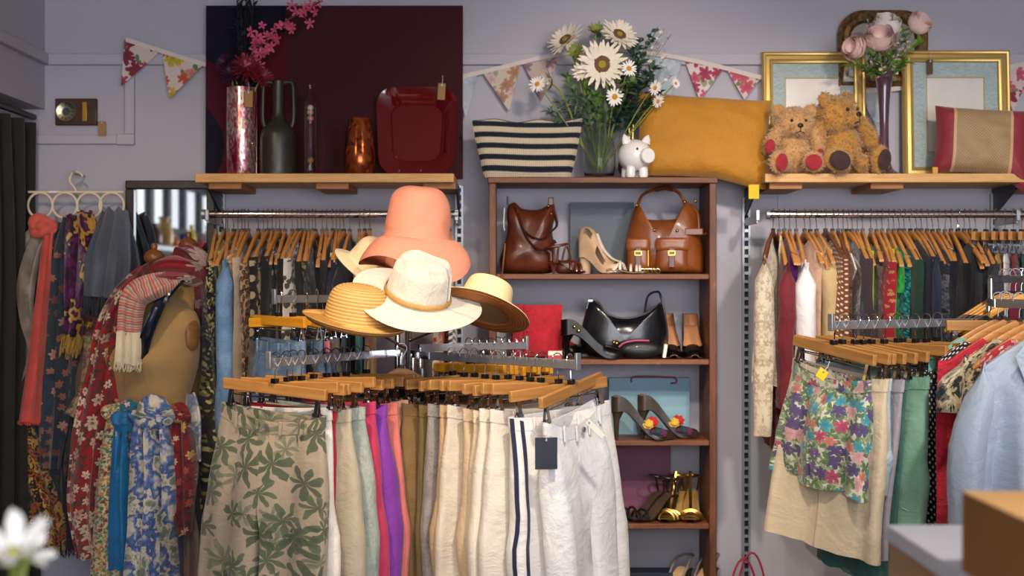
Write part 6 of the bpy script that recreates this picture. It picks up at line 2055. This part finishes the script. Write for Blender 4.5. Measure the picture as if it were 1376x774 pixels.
for (x, z) in ((-14, 58), (16, 57), (-38, 92), (26, 96), (40, 97)):
    MB().ell((x / s, -.076 if z < 70 else -.03, z / s), .006, 10, 7).build('stud', BRASS, t)
MB().bb(26 / s, 50 / s, -.07, -.058, 51 / s, 60 / s).build('side_strap', TAN, t, bevel=.003)
MB().tube(bez([(34 / s, .02, 94 / s), (44 / s, .0, 80 / s), (47 / s, -.02, 55 / s), (58 / s, -.03, 54 / s)], 5), .008, 8, flat=.6).build('strap_end', TAN, t)
MB().tube([(-22 / s, -.09, 46 / s), (-22 / s, -.095, 10 / s)], .004, 8).build('zip', BRASS, t)

# third shelf: light blue gift bag, flowered heels
d = 5.37; s = sc(d)
t = thing('gift_bag', 'flat pale blue paper gift bag with magenta cord handles', 'gift bag', at(872, d, z3))
MB().bb(-54 / s, 54 / s, -.012, .012, 0, 76 / s).build('paper_bag', paint('#7fa6b8', .6, .05), t, bevel=.001)
for y in (-.0125,):
    MB().tube(bez([(-24 / s, y - .003, 70 / s), (-22 / s, y - .003, 77 / s), (0, y - .004, 78 / s), (20 / s, y - .004, 77 / s), (34 / s, y - .005, 76 / s), (36 / s, y - .005, 70 / s), (28 / s, y - .006, 69 / s)], 5), .0035, 6).build('cord_handle', plain('#7a1a48', .6), t)
TAUP = leather('#43362c', '#2a2019', .3)
def flowershoe(label, loc, rz, fy):
    t = pump('flower_heel', label, loc, rz, .235, .105, TAUP, leather('#a07040', '#7a5028', .4), TAUP, group='shoes on the third cabinet shelf')
    for k, (x, y, z, c, R) in enumerate(((.085, fy * .012, .062, '#b01a24', .024), (.105, fy * .034, .055, '#c8a83a', .022), (.07, fy * .036, .03, '#1a3a3c', .016), (.055, fy * .034, .025, '#5a1a4a', .02), (.09, fy * .04, .03, '#3a1a3a', .014))):
        m = MB()
        petal_ring(m, Vector((x, y, z)), (0, fy * .8, .6), R, 8, R * .7, .35, .0, .2, random.Random(k))
        petal_ring(m, Vector((x, y, z)) + Vector((0, fy * .003, .003)), (0, fy * .8, .6), R * .7, 7, R * .6, .5, .0, .2, random.Random(k + 5))
        m.build('fabric_flower', plain(c), t, ang=60)
flowershoe('taupe high heel with yellow, red and plum fabric flowers', at(906, 5.19, z3), pi + .12, 1)
flowershoe('taupe high heel with a red fabric flower, nearer the cabinet side', at(940, 5.25, z3), pi + .12, 1)
# fourth shelf: dark and gold sandals
DKS = leather('#2c2622', '#181310', .3)
GLD = metal('#c2a05c', .3)
G4 = 'sandals on the fourth cabinet shelf'
sandal('strappy_sandal', 'dark strappy sandal half hidden by the white jeans', at(832, 5.25, z4), .35, .2, .085, DKS, DKS, leather('#5a4a3a', '#403226', .4), G4)
sandal('strappy_sandal', 'dark strappy sandal with a gold toe knot', at(846, 5.19, z4), .45, .21, .085, DKS, DKS, leather('#5a4a3a', '#403226', .4), G4)
sandal('gold_sandal', 'metallic gold heeled sandal next to the dark pair', at(893, 5.17, z4), 1.15, .21, .085, GLD, GLD, leather('#a5824a', '#86642e', .4), G4, True, ((.08, .03), (.16, .034), (.3, .03)), .006, True)
sandal('gold_sandal', 'metallic gold heeled sandal against the cabinet side', at(928, 5.165, z4), 1.45, .21, .085, GLD, GLD, leather('#a5824a', '#86642e', .4), G4, True, ((.08, .03), (.16, .034), (.3, .03)), .006, True)
SLV = leather('#8a7f78', '#6f6660', .4)
G5 = 'sandals on the lowest visible cabinet shelf'
sandal('slingback_sandal', 'grey slingback sandal with cream insole standing on the low shelf', at(872, 5.19, z5), .75, .24, .1, SLV, DKS, leather('#d8b48c', '#c0986e', .45), G5, False)
sandal('slingback_sandal', 'grey slingback sandal with cream insole against the low shelf side', at(908, 5.2, z5), .75, .24, .1, SLV, DKS, leather('#d8b48c', '#c0986e', .45), G5, False)
t = thing('shoe_box', 'dark navy shoe box at the back of the low shelf', 'box', at(862, 5.36, z5))
MB().bb(-.11, .11, -.05, .05, 0, .085).build('box_body', paint('#131a2c', .6), t, bevel=.002)
MB().bb(-.113, .113, -.053, .053, .062, .09).build('box_lid', paint('#182036', .6), t, bevel=.002)

# ---------------------------------------------------------------- right pine shelf
ZR = P(0, 233, 5.12).z
def moire(c1, c2):
    t = NT('moire_mat')
    v = t.obj(8, 8, 26)
    return t.out(t.ramp(t.noise(v, 3, 4, .6, 2.5), [(.35, c1), (.65, c2)]), .7)
MOI = moire('#93a6a8', '#b0bfbe')
def gold_frame(label, px0, px1, py0, d, mat_w, mir):
    x0, x1, zt = xp(px0, d), xp(px1, d), P(0, py0, d).z
    w, h = x1 - x0, zt - ZR
    t = thing('picture_frame', label, 'picture frame', ((x0 + x1) / 2, d, ZR + .001), (radians(-3), 0, 0), 'gold picture frames on the shelf')
    prof = [(0, 0), (0, -.024), (.006, -.03), (.012, -.028), (.016, -.022), (.028, -.024), (.034, -.019), (.04, -.017), (.044, -.008), (.044, 0)]
    m = MB()
    vs, fs = [], []
    for (sx, sz) in ((-1, 0), (1, 0), (1, 1), (-1, 1)):
        for (a, y) in prof:
            vs.append((sx * (w / 2 - a), y, (a if sz == 0 else h - a)))
    n = len(prof)
    for c_ in range(4):
        c2 = (c_ + 1) % 4
        for k in range(n - 1):
            fs.append((c_ * n + k, c_ * n + k + 1, c2 * n + k + 1, c2 * n + k))
    m.add(vs, fs)
    m.build('moulding', GOLDF, t, ang=30)
    b = .042
    mw, mh = w / 2 - b, h / 2 - b
    iw = mw - mat_w; ih = mh - mat_w * 1.15
    m = MB()
    c0 = h / 2
    for (a0, a1, b0, b1) in ((-mw, mw, ih, mh), (-mw, mw, -mh, -ih), (-mw, -iw, -ih, ih), (iw, mw, -ih, ih)):
        m.bb(a0, a1, -.0075, -.003, c0 + b0, c0 + b1)
    m.build('mount', MOI, t, smooth=False)
    m = MB()
    for (a0, a1, b0, b1) in ((-iw, iw, ih - .004, ih), (-iw, iw, -ih, -ih + .004), (-iw, -iw + .004, -ih, ih), (iw - .004, iw, -ih, ih)):
        m.bb(a0, a1, -.009, -.005, c0 + b0, c0 + b1)
    m.build('bevel_edge', paint('#b09a6a', .5), t, smooth=False)
    MB().bb(-iw, iw, -.004, 0, c0 - ih, c0 + ih).build('backing_sheet', paint('#d8d2cc', .3), t, smooth=False)
    MB().bb(-w / 2 + .01, w / 2 - .01, .0, .006, .01, h - .01).build('back_board', KRAFT, t, smooth=False)
gold_frame('gold picture frame with blue-green mount behind the teddy bears', 1024, 1163, 70, 5.40, .047, False)
gold_frame('gold picture frame with blue-green mount behind the red cushion', 1213, 1357, 68, 5.385, .05, False)
swing('price_tag', 'dark kraft tag on the gold frame behind the red cushion', P(1250, 80, 5.37), .02, .055, paint('#5a4430', .8), (0, 0, 0))
def gilt_mirror():
    d = 5.435
    c = P(1185, 66, d); s = sc(d)
    t = thing('gilt_mirror', 'old gilt mirror with rounded upper corners hanging behind the peonies', 'mirror', (c.x, d, c.z))
    def outl(w, h, r):
        pts = [(-w, -h), (w, -h)]
        for k in range(9):
            a = radians(90 * k / 8); pts.append((w - r + r * cos(a), h - r + r * sin(a)))
        for k in range(9):
            a = radians(90 + 90 * k / 8); pts.append((-w + r + r * cos(a), h - r + r * sin(a)))
        return pts
    rings = [(60, 51, 34, 0), (60, 51, 34, -.022), (57, 48, 32, -.028), (52, 43, 28, -.02), (47, 38, 24, -.024), (44, 35, 22, -.014), (43, 34, 21, -.006)]
    vs, fs = [], []
    for (w, h, r, y) in rings:
        vs += [(a / s, y, b / s) for a, b in outl(w, h, r)]
    n = len(outl(1, 1, 1))
    for i in range(len(rings) - 1):
        fs += [(i*n+k, i*n+(k+1) % n, (i+1)*n+(k+1) % n, (i+1)*n+k) for k in range(n)]
    ag = NT('old_gilt')
    f = ag.noise(ag.obj(60, 60, 60), 1, 4)
    ag.bump(f, .5, .004)
    MB().add(vs, fs).build('frame', ag.out(ag.ramp(f, [(.35, '#4a3520'), (.7, '#9a7440')]), .45, .5), t, ang=40)
    o_ = outl(44, 35, 22)
    MB().prism([(a / s, b / s) for a, b in o_], -.008, -.004).build('mirror_glass', MIR, t, smooth=False)
gilt_mirror()

def fur(mb_list, n, L, seed):
    """short tufts on ellipsoids given as (centre, radii, rot)"""
    rnd = random.Random(seed)
    m = MB()
    tot = sum(r[0] * r[1] + r[1] * r[2] + r[0] * r[2] for _, r, _ in mb_list)
    for c, r, rot in mb_list:
        M = Euler(rot).to_matrix() if rot is not None else Matrix.Identity(3)
        k = int(n * (r[0] * r[1] + r[1] * r[2] + r[0] * r[2]) / tot)
        vs, fs = [], []
        for _ in range(k):
            v = Vector((rnd.gauss(0, 1), rnd.gauss(0, 1), rnd.gauss(0, 1))).normalized()
            p = Vector((v.x * r[0], v.y * r[1], v.z * r[2]))
            nm = Vector((v.x / r[0], v.y / r[1], v.z / r[2])).normalized()
            q = (nm + Vector((rnd.uniform(-.8, .8), rnd.uniform(-.8, .8), rnd.uniform(-.9, .3)))).normalized()
            sd = q.orthogonal().normalized() * L * .18
            i = len(vs)
            vs += [Vector(c) + M @ (p - sd), Vector(c) + M @ (p + sd), Vector(c) + M @ (p + q * L * rnd.uniform(.6, 1.2))]
            fs.append((i, i + 1, i + 2))
        m.add(vs, fs)
    return m
def furmat(c, dk):
    t = NT('plush')
    v = t.obj()
    f = t.noise(v, 45, 4, .7)
    t.bump(f, .9, .006)
    t.b.inputs['Sheen Weight'].default_value = .5
    return t.out(t.ramp(f, [(.3, dk), (.65, c)]), .95)
def bear(label, px, d, k, rz, mat, pad, head, hrot, hz, legs, arms, nose=True):
    t = thing('teddy_bear', label, 'teddy bear', at(px, d, ZR), (0, 0, rz), 'teddy bears on the shelf')
    ells = []
    def part(name, c, r, rot=None, m=mat, furry=True, nn=18):
        c = tuple(q * k for q in c); r = tuple(q * k for q in r)
        o = MB().ell(c, r, nn, 12, rot).build(name, m, t)
        if furry: ells.append((c, r, rot))
        return o
    part('body', (0, 0, .092), (.066, .058, .088))
    hc = Vector((head[0], -.012, hz))
    M = Euler(hrot).to_matrix()
    def hp(v): return tuple(hc + M @ Vector(v))
    part('head', hc, (.077, .066, .068), hrot)
    part('muzzle', hp((0, -.056, -.016)), (.034, .03, .027), hrot)
    for q in (-1, 1):
        part('ear', hp((q * .064, .0, .052)), (.027, .014, .027), hrot)
        part('eye', hp((q * .028, -.062, .016)), (.006, .005, .006), None, BLACKP, False, 10)
    part('nose', hp((0, -.085, -.004)), (.012, .007, .009), hrot, paint('#1c1614', .5), False, 10)
    m = MB().tube([tuple(Vector(hp(v)) * k) for v in ((0, -.087, -.012), (0, -.087, -.026))], .0018 * k, 5)
    m.tube([tuple(Vector(hp(v)) * k) for v in ((-.018, -.08, -.032), (0, -.087, -.026), (.018, -.08, -.032))], .0018 * k, 5)
    m.build('mouth_stitch', paint('#2a1c16', .7), t)
    for (c, r, rot, pc) in arms:
        o = part('arm', c, r, rot)
        if pc: MB().ell([q * k for q in pc[0]], [q * k for q in pc[1]], 14, 8, pc[2]).build('paw_pad', pad, o)
    for (c, r, rot, fc, fr, frot) in legs:
        o = part('leg', c, r, rot)
        fo = part('foot', fc, fr, frot)
        Mf = Euler(frot or (0, 0, 0)).to_matrix()
        pc = Vector(fc) + Mf @ Vector((0, -fr[1] * 1.0 - .006, 0))
        MB().ell(pc * k, [fr[0] * .76 * k, fr[1] * .3 * k, fr[2] * .76 * k], 14, 8, frot).build('foot_pad', pad, fo)
    fo = fur(ells, 5200, .012 * k, len(label)).build('fur', mat, t, smooth=False, kind='stuff')
B1 = furmat('#c89a62', '#a97a46'); B2 = furmat('#c08c3c', '#9a6824')
bear('smaller pale teddy bear with red paw pads', 1066, 5.2, .94, .05, B1, plain('#9a1c2c'), (0, 0), (.1, 0, .05), .196,
     [((-.058, -.05, .035), (.03, .055, .03), (0, 0, .25), (-.085, -.105, .042), (.034, .022, .045), (.1, 0, .3)), ((.05, -.05, .035), (.03, .055, .03), (0, 0, -.2), (.052, -.11, .042), (.042, .022, .04), (.1, .4, -.2))],
     [((-.088, -.02, .13), (.027, .03, .065), (.5, .35, 0), ((-.106, -.06, .105), (.02, .012, .03), (0, .2, 0))), ((.09, -.02, .12), (.028, .03, .072), (.3, -.25, 0), ((.098, -.052, .07), (.018, .012, .03), (0, -.3, 0)))])
bear('larger golden teddy bear with dark brown foot pads and turned head', 1131, 5.22, 1.1, .12, B2, plain('#3a2220'), (-.02, 0), (.0, -.12, .62), .2,
     [((-.058, -.05, .035), (.032, .06, .032), (0, 0, .1), (-.055, -.115, .042), (.048, .024, .04), (.15, .5, .0)), ((.06, -.045, .035), (.032, .062, .032), (0, 0, -.5), (.092, -.105, .046), (.032, .024, .046), (.1, .1, .2))],
     [((-.09, -.015, .12), (.026, .03, .075), (.25, .15, 0), None), ((.088, -.01, .13), (.028, .03, .08), (.25, -.55, 0), None)])

d = 5.19; s = sc(d)
t = thing('trumpet_vase', 'slim purple glass trumpet vase with flared foot', 'vase', at(1188, d, ZR))
MB().lathe([(r / s, z / s) for r, z in dens([(0, 0), (19, 0), (20, 2), (12, 8), (8, 20), (6, 50), (6.5, 80), (9, 115), (13, 136), (12, 136), (8, 115), (5.5, 80), (0, 60)], 4)], 36).build('body', NT('purple_glass').out('#6a4a5c', .08, 0, Transmission_Weight=.45, Coat_Weight=.4), t)
pr = Vector(at(1188, d, ZR + 118 / s))
PEON = paint('#f6d2cb', .75, .14)
PEOL = paint('#f8ebe4', .75, .1)
def peony(label, px, py, dd, R, mat, nrm, seed):
    rnd = random.Random(seed)
    t = thing('peony', label, 'flower', pr, group='peonies in the purple vase')
    c = P(px, py, dd) - pr
    R = R / sc(dd)
    nrm = Vector(nrm).normalized()
    Q = nrm.to_track_quat('Z', 'Y').to_matrix()
    m = MB()
    for layer, (n, rr, op) in enumerate(((5, 1.08, .95), (6, 1.0, 1.12), (6, .92, 1.25), (5, .84, 1.4), (4, .7, 1.5), (3, .5, 1.5))):
        for k in range(n):
            th = 2 * pi * k / n + layer * .5 + rnd.uniform(-.15, .15)
            W_ = pi / n * 1.35
            rr = rr * rnd.uniform(.93, 1.06)
            def f(u, v, th=th, rr=rr, op=op, W_=W_):
                a = th + (u - .5) * 2 * W_ * (.5 + .5 * sin(min(1, v * 1.2) * pi / 2))
                pol = v * op * 1.6 + .05
                r_ = R * rr * (1 + .04 * sin(u * 9 + th * 3) * v)
                return tuple(c + Q @ Vector((r_ * sin(min(pol, 1.75)) * cos(a), r_ * sin(min(pol, 1.75)) * sin(a), -r_ * cos(pol) * .9)))
            m.grid(f, 6, 6)
    m.build('petals', mat, t, ang=80)
    m = MB()
    petal_ring(m, c - nrm * R * .8, nrm, R * .7, 5, R * .35, .25, .1, .2, rnd)
    m.build('sepals', GREEN, t)
    MB().tube(bez([c - nrm * R * .85, c * .5 - nrm * R * .3, Vector((0, 0, 0)), Vector((0, 0, -.12))], 5), .003, 6).build('stem', STEM, t)
peony('pink peony at the drooping side of the vase', 1146, 64, 5.16, 16, PEON, (-.6, -.5, .1), 1)
peony('large pale pink peony in the middle of the bunch', 1182, 50, 5.14, 19, PEON, (-.1, -.7, .6), 2)
peony('creamy pink peony behind the middle one', 1192, 32, 5.2, 19, PEOL, (.05, -.5, .8), 3)
peony('pink peony standing highest toward the cushion', 1236, 30, 5.18, 17, PEON, (.4, -.6, .5), 4)
spray('peony_foliage', 'bright green leaves around the peonies', E((1140, 86, 5.17), (1160, 92, 5.14), (1180, 88, 5.12), (1210, 85, 5.15), (1222, 82, 5.16), (1238, 56, 5.18), (1215, 40, 5.2), (1150, 55, 5.2), (1175, 75, 5.1), (1200, 70, 5.12)), pr, paint('#5a7a28', .55, .3), .045, .018, 10, group='peonies in the purple vase', seed=11)
spray('filler_blossom', 'tiny pale pink filler blossoms among the peonies', E((1212, 52, 5.13), (1218, 62, 5.13), (1206, 44, 5.14), (1180, 84, 5.1), (1172, 82, 5.1), (1166, 26, 5.2), (1200, 18, 5.2), (1222, 56, 5.15)), pr, paint('#e0bcae', .8, .15), .018, .016, 9, group='peonies in the purple vase', seed=12)
spray('stray_sprigs', 'dark thin sprigs rising behind the peonies', E((1162, 18, 5.22), (1178, 14, 5.22), (1205, 14, 5.22), (1240, 18, 5.2)), pr, GREEND, .022, .01, 7, group='peonies in the purple vase', seed=13)

def cushion2():
    d = 5.17; s = sc(d)
    t = thing('cushion', 'cushion with beige centre and red satin sides drooping off the shelf', 'cushion', (xp(1318, d), d, ZR + .002), (radians(-8), radians(4), -.1))
    tt = NT('cushion_panels')
    v = tt.obj()
    sp = tt.n('ShaderNodeSeparateXYZ'); tt.put(sp.inputs[0], v)
    x = sp.outputs[0]
    vo = tt.vor(tt.uv(130, 130, 0, 0, .785), 1, 0)
    mid = tt.mix(tt.math('LESS_THAN', vo.outputs['Distance'], .3), C('#8f7450'), C('#a88a62'))
    ax = tt.math('ABSOLUTE', tt.math('ADD', x, .008))
    pip = tt.math('LESS_THAN', tt.math('ABSOLUTE', tt.math('SUBTRACT', ax, .1)), .005)
    col = tt.mix(tt.math('GREATER_THAN', ax, .1), mid, C('#86202e'))
    col = tt.mix(pip, col, C('#c09a72'))
    tt.bump(tt.noise(v, 16, 3), .3, .006)
    m = cushion_mb(128 / s, 92 / s, .12, 8, 26, .05)
    def wp(p):
        p.z += 45 / s
        p.z -= .06 * sm(.06, .17, p.x) * (1 if p.z < .1 else .0)
        return p
    m.warp(wp)
    m.build('cover', tt.out(col, .6, 0, Sheen_Weight=.3), t, ang=80)
    MB().tube(bez([(.165, -.01, -.04), (.167, -.02, -.06), (.165, -.02, -.1)], 4), .002, 5).lathe([(0, -.1), (.006, -.105), (.008, -.118), (.006, -.135), (0, -.136)], 10, (.165, -.02, 0)).build('tassel', plain('#9a3a38'), t)
cushion2()
tag(MB().bb(-.01, .01, -.008, .008, 0, .026).build('wooden_peg', wood('#d8a040', '#b07a28', .5), None, at(1256, 5.16, ZR), bevel=.002), 'tiny yellow wooden block in front of the gold frame', 'block')
# ---------------------------------------------------------------- rack on the right
B1n, B1f = P(1118, 437, 4.1), P(1306, 437, 4.45)
B1f.z = B1n.z
B2n, B2f = Vector((1.44, 3.62, 1.455)), Vector((1.44, 4.2, 1.455))
B3n, B3f = Vector((1.62, 4.42, 1.53)), Vector((1.62, 4.68, 1.53))
fourway('garment_rack', 'chrome four-way garment rack loaded with skirts, shorts and blouses', (1.52, 4.52), [(B1n, B1f, 0), (B2n, B2f, 0), (B3n, B3f, 0)])
FLW = floral('#d6d2bc', ['#7a5a8a', '#d07a6a', '#3f9aa8', '#b84a6a', '#5a4a78', '#d8a0a0'], 26, 6, .62, .95, leaf=['#7c9460', '#9aa878', '#56754a'], leafscale=26, leafk=4)
d1 = B1f - B1n
GH, GG = 'clip hangers on the short skirt arm', 'garments on the short skirt arm'
on_arm(B1n, B1f, [
 (0.025, T, 'shorts', 'shorts', 'floaty floral shorts in green, pink and turquoise', dict(mat=FLW, L=.34, rise=.2, hw=.165, hip=1.1, th=.06, leg=.17, gap=.004, flare=1.15, folds=1.8, loops=False, sag=.02, rows=8, hem_wob=.008, turn=-.05, tilt=.13)),
 (0.082, T, 'shorts', 'shorts', 'long cream bermuda shorts hanging below the floral pair', dict(mat=plain('#d6c3a4', .85, .06), L=.53, rise=.26, hw=.178, hip=1.12, th=.05, leg=.195, gap=.004, flare=1.08, pockets=True, rows=9, folds=1.3, tilt=.13)),
 (0.164, T, 'shorts', 'shorts', 'pale blue denim shorts with frayed hem', dict(mat=denim('#a3b6c2', '#c6d2d8', '#8298a8'), L=.33, rise=.2, hw=.17, hip=1.1, leg=.18, rows=8, turn=-.1, hem_wob=.004, tilt=.12)),
 (0.221, make_skirt, 'skirt', 'skirt', 'lilac grey straight skirt beside the denim shorts', dict(mat=plain('#a9a0a8', .85, .06), L=.53, hw=.18, flare=1.02, th=.04, turn=-.12, tilt=.12)),
 (0.279, make_skirt, 'skirt', 'skirt', 'deep sea green skirt behind the mint trousers', dict(mat=plain('#3f7068'), L=.62, hw=.155, flare=1.0, th=.03, tilt=.12)),
 (0.365, T, 'trousers', 'trousers', 'mint green cropped trousers beside the lilac skirt', dict(mat=plain('#7fae95', .85, .1), L=.64, rise=.24, hw=.185, hip=1.1, th=.05, leg=.2, pockets=True, turn=-.06, tilt=.1, folds=1.3)),
 (0.45, make_skirt, 'skirt', 'skirt', 'black skirt with white dots beside the mint trousers', dict(mat=dots('#17181c', '#e0dcd2', 60, .25), L=.5, hw=.165, th=.03)),
 (0.492, make_skirt, 'skirt', 'skirt', 'yellow and black animal print skirt', dict(mat=leopard('#c2c85a', '#d2d46a', '#23261a', 46), L=.53, hw=.185, flare=1.08, th=.05, turn=-.05, tilt=.08)),
 (0.574, make_skirt, 'skirt', 'skirt', 'navy skirt with tiny gold print', dict(mat=ditsy(('#1c2436', '#2a3450', '#1a2030', '#8a7c50', '#232c44'), 110), L=.6, hw=.19, th=.03, turn=.0)),
 (0.656, make_skirt, 'skirt', 'skirt', 'grey floral skirt near the rack column', dict(mat=floral('#44505c', ['#8f8a70', '#2a3444', '#a89c84'], 34), L=.55, hw=.17, th=.03)),
 (0.738, make_skirt, 'skirt', 'skirt', 'black skirt nearest the rack column', dict(mat=plain('#15161b'), L=.6, hw=.17, th=.03)),
], 'c', 0, GH, GG, 'clip hanger holding ')

# blouses hanging face-on from the front arm
GH2, GG2 = 'wooden hangers on the blouse arm', 'blouses on the front rack arm'
def blouse_arm(q, name, cat, label, mat, hk='h', **kw):
    p = B2f.lerp(B2n, q) + Vector((0, 0, .012))
    rz = kw.pop('rz', 0)
    hanger(hk, 'wooden hanger with the ' + label, p, rz, GH2)
    o = make_top(name, mat, **kw)
    place(o, p, rz, label, cat, GG2)
    return o
blouse_arm(.02, 'top', 'top', 'mint jersey top behind the dotted blouse', plain('#7cc0ae'), L=.66, hw=.21, th=.035, neck=.5, seed=301)
blouse_arm(.15, 'blouse', 'blouse', 'black blouse with white polka dots under the mint top', dots('#14151a', '#e8e6e0', 62, .27), L=.72, hw=.2, th=.035, neck=.6, seed=302)
blouse_arm(.32, 'jumper', 'jumper', 'scarlet loosely knitted jumper with frayed edge', plain('#c01a34', .9, .18, .4, .8, 60), L=.66, hw=.235, th=.05, neck=.45, seed=303, fa=1.5)
blouse_arm(.5, 'blouse', 'blouse', 'black and cream floral sleeveless blouse with dark edging', patches(['#1c1c20', '#a89a7a', '#cbbd98', '#6a6256', '#1c1c20'], 13, 1.2, .8, 3, True), L=.5, hw=.19, th=.04, neck=.5, seed=304, sleeve=.14, sl_r=.05)
blouse_arm(.66, 'blouse', 'blouse', 'red blouse with white sprigs squeezed between hangers', floral('#b82a3a', ['#e8dcd0', '#d8a0a0'], 40, 5, .4), L=.62, hw=.18, th=.03, neck=.5, seed=305)
LB = plain('#b2c0d0', .4, .06, .4, .5, 5)
o = blouse_arm(.86, 'blouse', 'blouse', 'pale blue silky wrap blouse with long sleeves', LB, L=.74, hw=.2, th=.09, neck=.42, dip=.1, sleeve=.58, sl_r=.065, seed=306, collar=True, rz=-.1, fa=2.2)
# gathers of the wrap front
m = MB()
for k in range(6):
    m.tube(bez([(-.09 + k * .006, -.05, -.2 - k * .01), (-.02 + k * .016, -.066, -.34 - k * .02), (.05 + k * .02, -.06, -.52)], 5), .006, 6)
m.build('wrap_fold', LB, o, ang=80)
# back arm with wooden shoulder hangers and a dark garment
for k in range(5):
    p = B3n.lerp(B3f, .1 + k * .2) + Vector((0, 0, .012))
    lab = ('charcoal sleeveless top in front of the mustard hangers', 'slate cardigan behind the charcoal top', 'black shirt behind the slate cardigan', 'ink blue tunic behind the black shirt', 'grey tunic at the back of the arm')[k]
    hanger('y', 'honey coloured wooden hanger with the ' + lab, p, -.1 + k * .03, 'honey wooden hangers on the back arm')
    place(make_top(lab.split()[1] if k in (1, 2) and False else ('top', 'cardigan', 'shirt', 'tunic', 'tunic')[k], plain(('#2c2f36', '#3a4250', '#17181c', '#1d2438', '#55585f')[k]), L=.6, hw=.17, th=.04, neck=.75, dip=.1, seed=320 + k, hhw=.2), p, -.1 + k * .03, lab, ('top', 'cardigan', 'shirt', 'tunic', 'tunic')[k], 'garments on the back arm of the skirt rack')
# clip hanger turned face-on between the arms
p = Vector((P(1350, 0, 4.3).x, 4.3, 1.47))
hanger('c', 'broad clip hanger turned face-on above the blouses', p, .0, GH2)
place(make_skirt('skirt', plain('#3b3f4a'), .5, .16, .03, 1.1, seed=91), p, 0, 'dark slate skirt behind the mint jersey top', 'skirt', GG)
swing('price_tag', 'yellow paper tag on the waistband of the floral shorts', P(1108, 497, 4.03), .03, .03, paint('#e0c01a', .7), (0, .6, .3))
swing('price_tag', 'small white paper tag below the animal print skirt', P(1224, 690, 4.1), .012, .04, TAGW, (0, -1.0, 0))

# pink wire basket handles low beside the upright
t = thing('wicker_basket', 'magenta wire basket with looped handles on the floor', 'basket', (xp(1003, 5.2), 5.2, 0))
MG = paint('#a81a3c', .5)
MB().lathe([(0, 0), (.1, 0), (.13, .01), (.15, .25), (.145, .25), (.125, .012), (0, .01)], 28).build('basket_body', wood('#6a4a30', '#4a3020', .7, 2), t)
for y in (-.06, .06):
    MB().tube([(cos(a) * .06 + (-.02 if y < 0 else .03), y, .25 + sin(a) * .265) for a in [pi * k / 20 for k in range(21)]], .004, 7).build('handle', MG, t)

# ---------------------------------------------------------------- counter and box in front
def counter():
    zt = 1.1
    x0 = P(1190, 0, 2.39).x
    t = thing('shop_counter', 'shop counter with white top and plywood side', 'counter', (x0, 2.39, 0))
    MB().bb(.004, 1.2, -1.2, -.004, 0, zt - .028).build('counter_body', wood('#c08d4c', '#a8763a', .5, 1, .5), t, bevel=.003)
    MB().bb(0, 1.21, -1.21, 0, zt - .028, zt).build('counter_top', paint('#d8dbe4', .5, .03), t, bevel=.003)
counter()
t = thing('cardboard_box', 'brown cardboard box standing on the white counter', 'box', (.636, 2.0, 1.1002))
CARD = paint('#a8713a', .85, .06, 0, .1, 8)
CARDLIT = paint('#cfa064', .85, .06, 0, .1, 8)  # same cardboard, paler: the lit top is put into the flap colour
MB().bb(0, .34, -.5, 0, .0, .109).build('box_body', CARD, t, bevel=.002)
for k in range(2):
    MB().bb(.0 + k * .1705, .169 + k * .171, -.5, 0, .1095, .1125).build('flap', CARDLIT, t, bevel=.0008)
MB().bb(.145, .195, -.5, 0, .1127, .1131).build('tape', paint('#c8a878', .3), t)

# ---------------------------------------------------------------- white flowers close to the camera
fz = Vector((P(15, 0, 1.62).x, 1.62, .98))
t = thing('flower_vase', 'tall white floor vase holding white lilies', 'vase', (fz.x, fz.y, 0))
MB().lathe(dens([(0, 0), (.1, 0), (.11, .02), (.09, .3), (.07, .7), (.05, .92), (.06, .99), (.055, .99), (.044, .92), (.0, .85)], 4), 28).build('body', paint('#e8e6e2', .3), t)
for i, (a, b, dd, R, nr, lab) in enumerate(((18, 742, 1.45, 52, (.1, -.5, .7), 'white lily with yellow-green throat close to the camera'), (40, 745, 1.66, 30, (.6, -.3, .5), 'smaller white lily beside the nearest one'), (-25, 752, 1.7, 40, (-.4, -.4, .6), 'white lily leaning out of the picture'))):
    c = P(a, b, dd)
    flower('lily', lab, c, nr, R / sc(dd), fz, WHITEP, ((6, 1, .42, .55), (6, .9, .36, .8)), ((.14, '#a8b03a', '#c8c860'),), True, .004, group='lilies in the floor vase', seed=90 + i)
# ---------------------------------------------------------------- side wall shelf that the dark-framed mirror reflects
t = thing('side_shelf', 'white shelf on the side wall seen only in the dark-framed mirror', 'shelf', (-2.7, -.3, 1.76))
MB().bb(.001, .28, -1.3, 1.5, 0, .035).build('shelf_plank', paint('#dfe6e0', .6), t, bevel=.003)
for k, (y, c, r, h) in enumerate(((-1.1, '#b8902c', .05, .2), (-.8, '#c8c0b8', .04, .22), (-.5, '#b02430', .05, .1), (-.2, '#d8c020', .035, .2), (.1, '#27408a', .06, .12), (.4, '#d06a30', .05, .1), (.7, '#c8a060', .07, .22), (1.0, '#5a1a2a', .06, .16))):
    nm = ('gold', 'pale', 'red', 'yellow', 'blue', 'orange', 'sand', 'wine')[k]
    o = MB().lathe(dens([(0, 0), (r * .7, 0), (r, h * .35), (r * .8, h * .7), (r * .45, h * .88), (r * .6, h), (r * .5, h), (0, h * .6)], 3), 20).build('display_vase', paint(c, .3), None, (-2.56, -.3 + y, 1.796))
    tag(o, nm + ' coloured vase on the shelf reflected in the mirror', 'vase', 'vases on the reflected shelf')
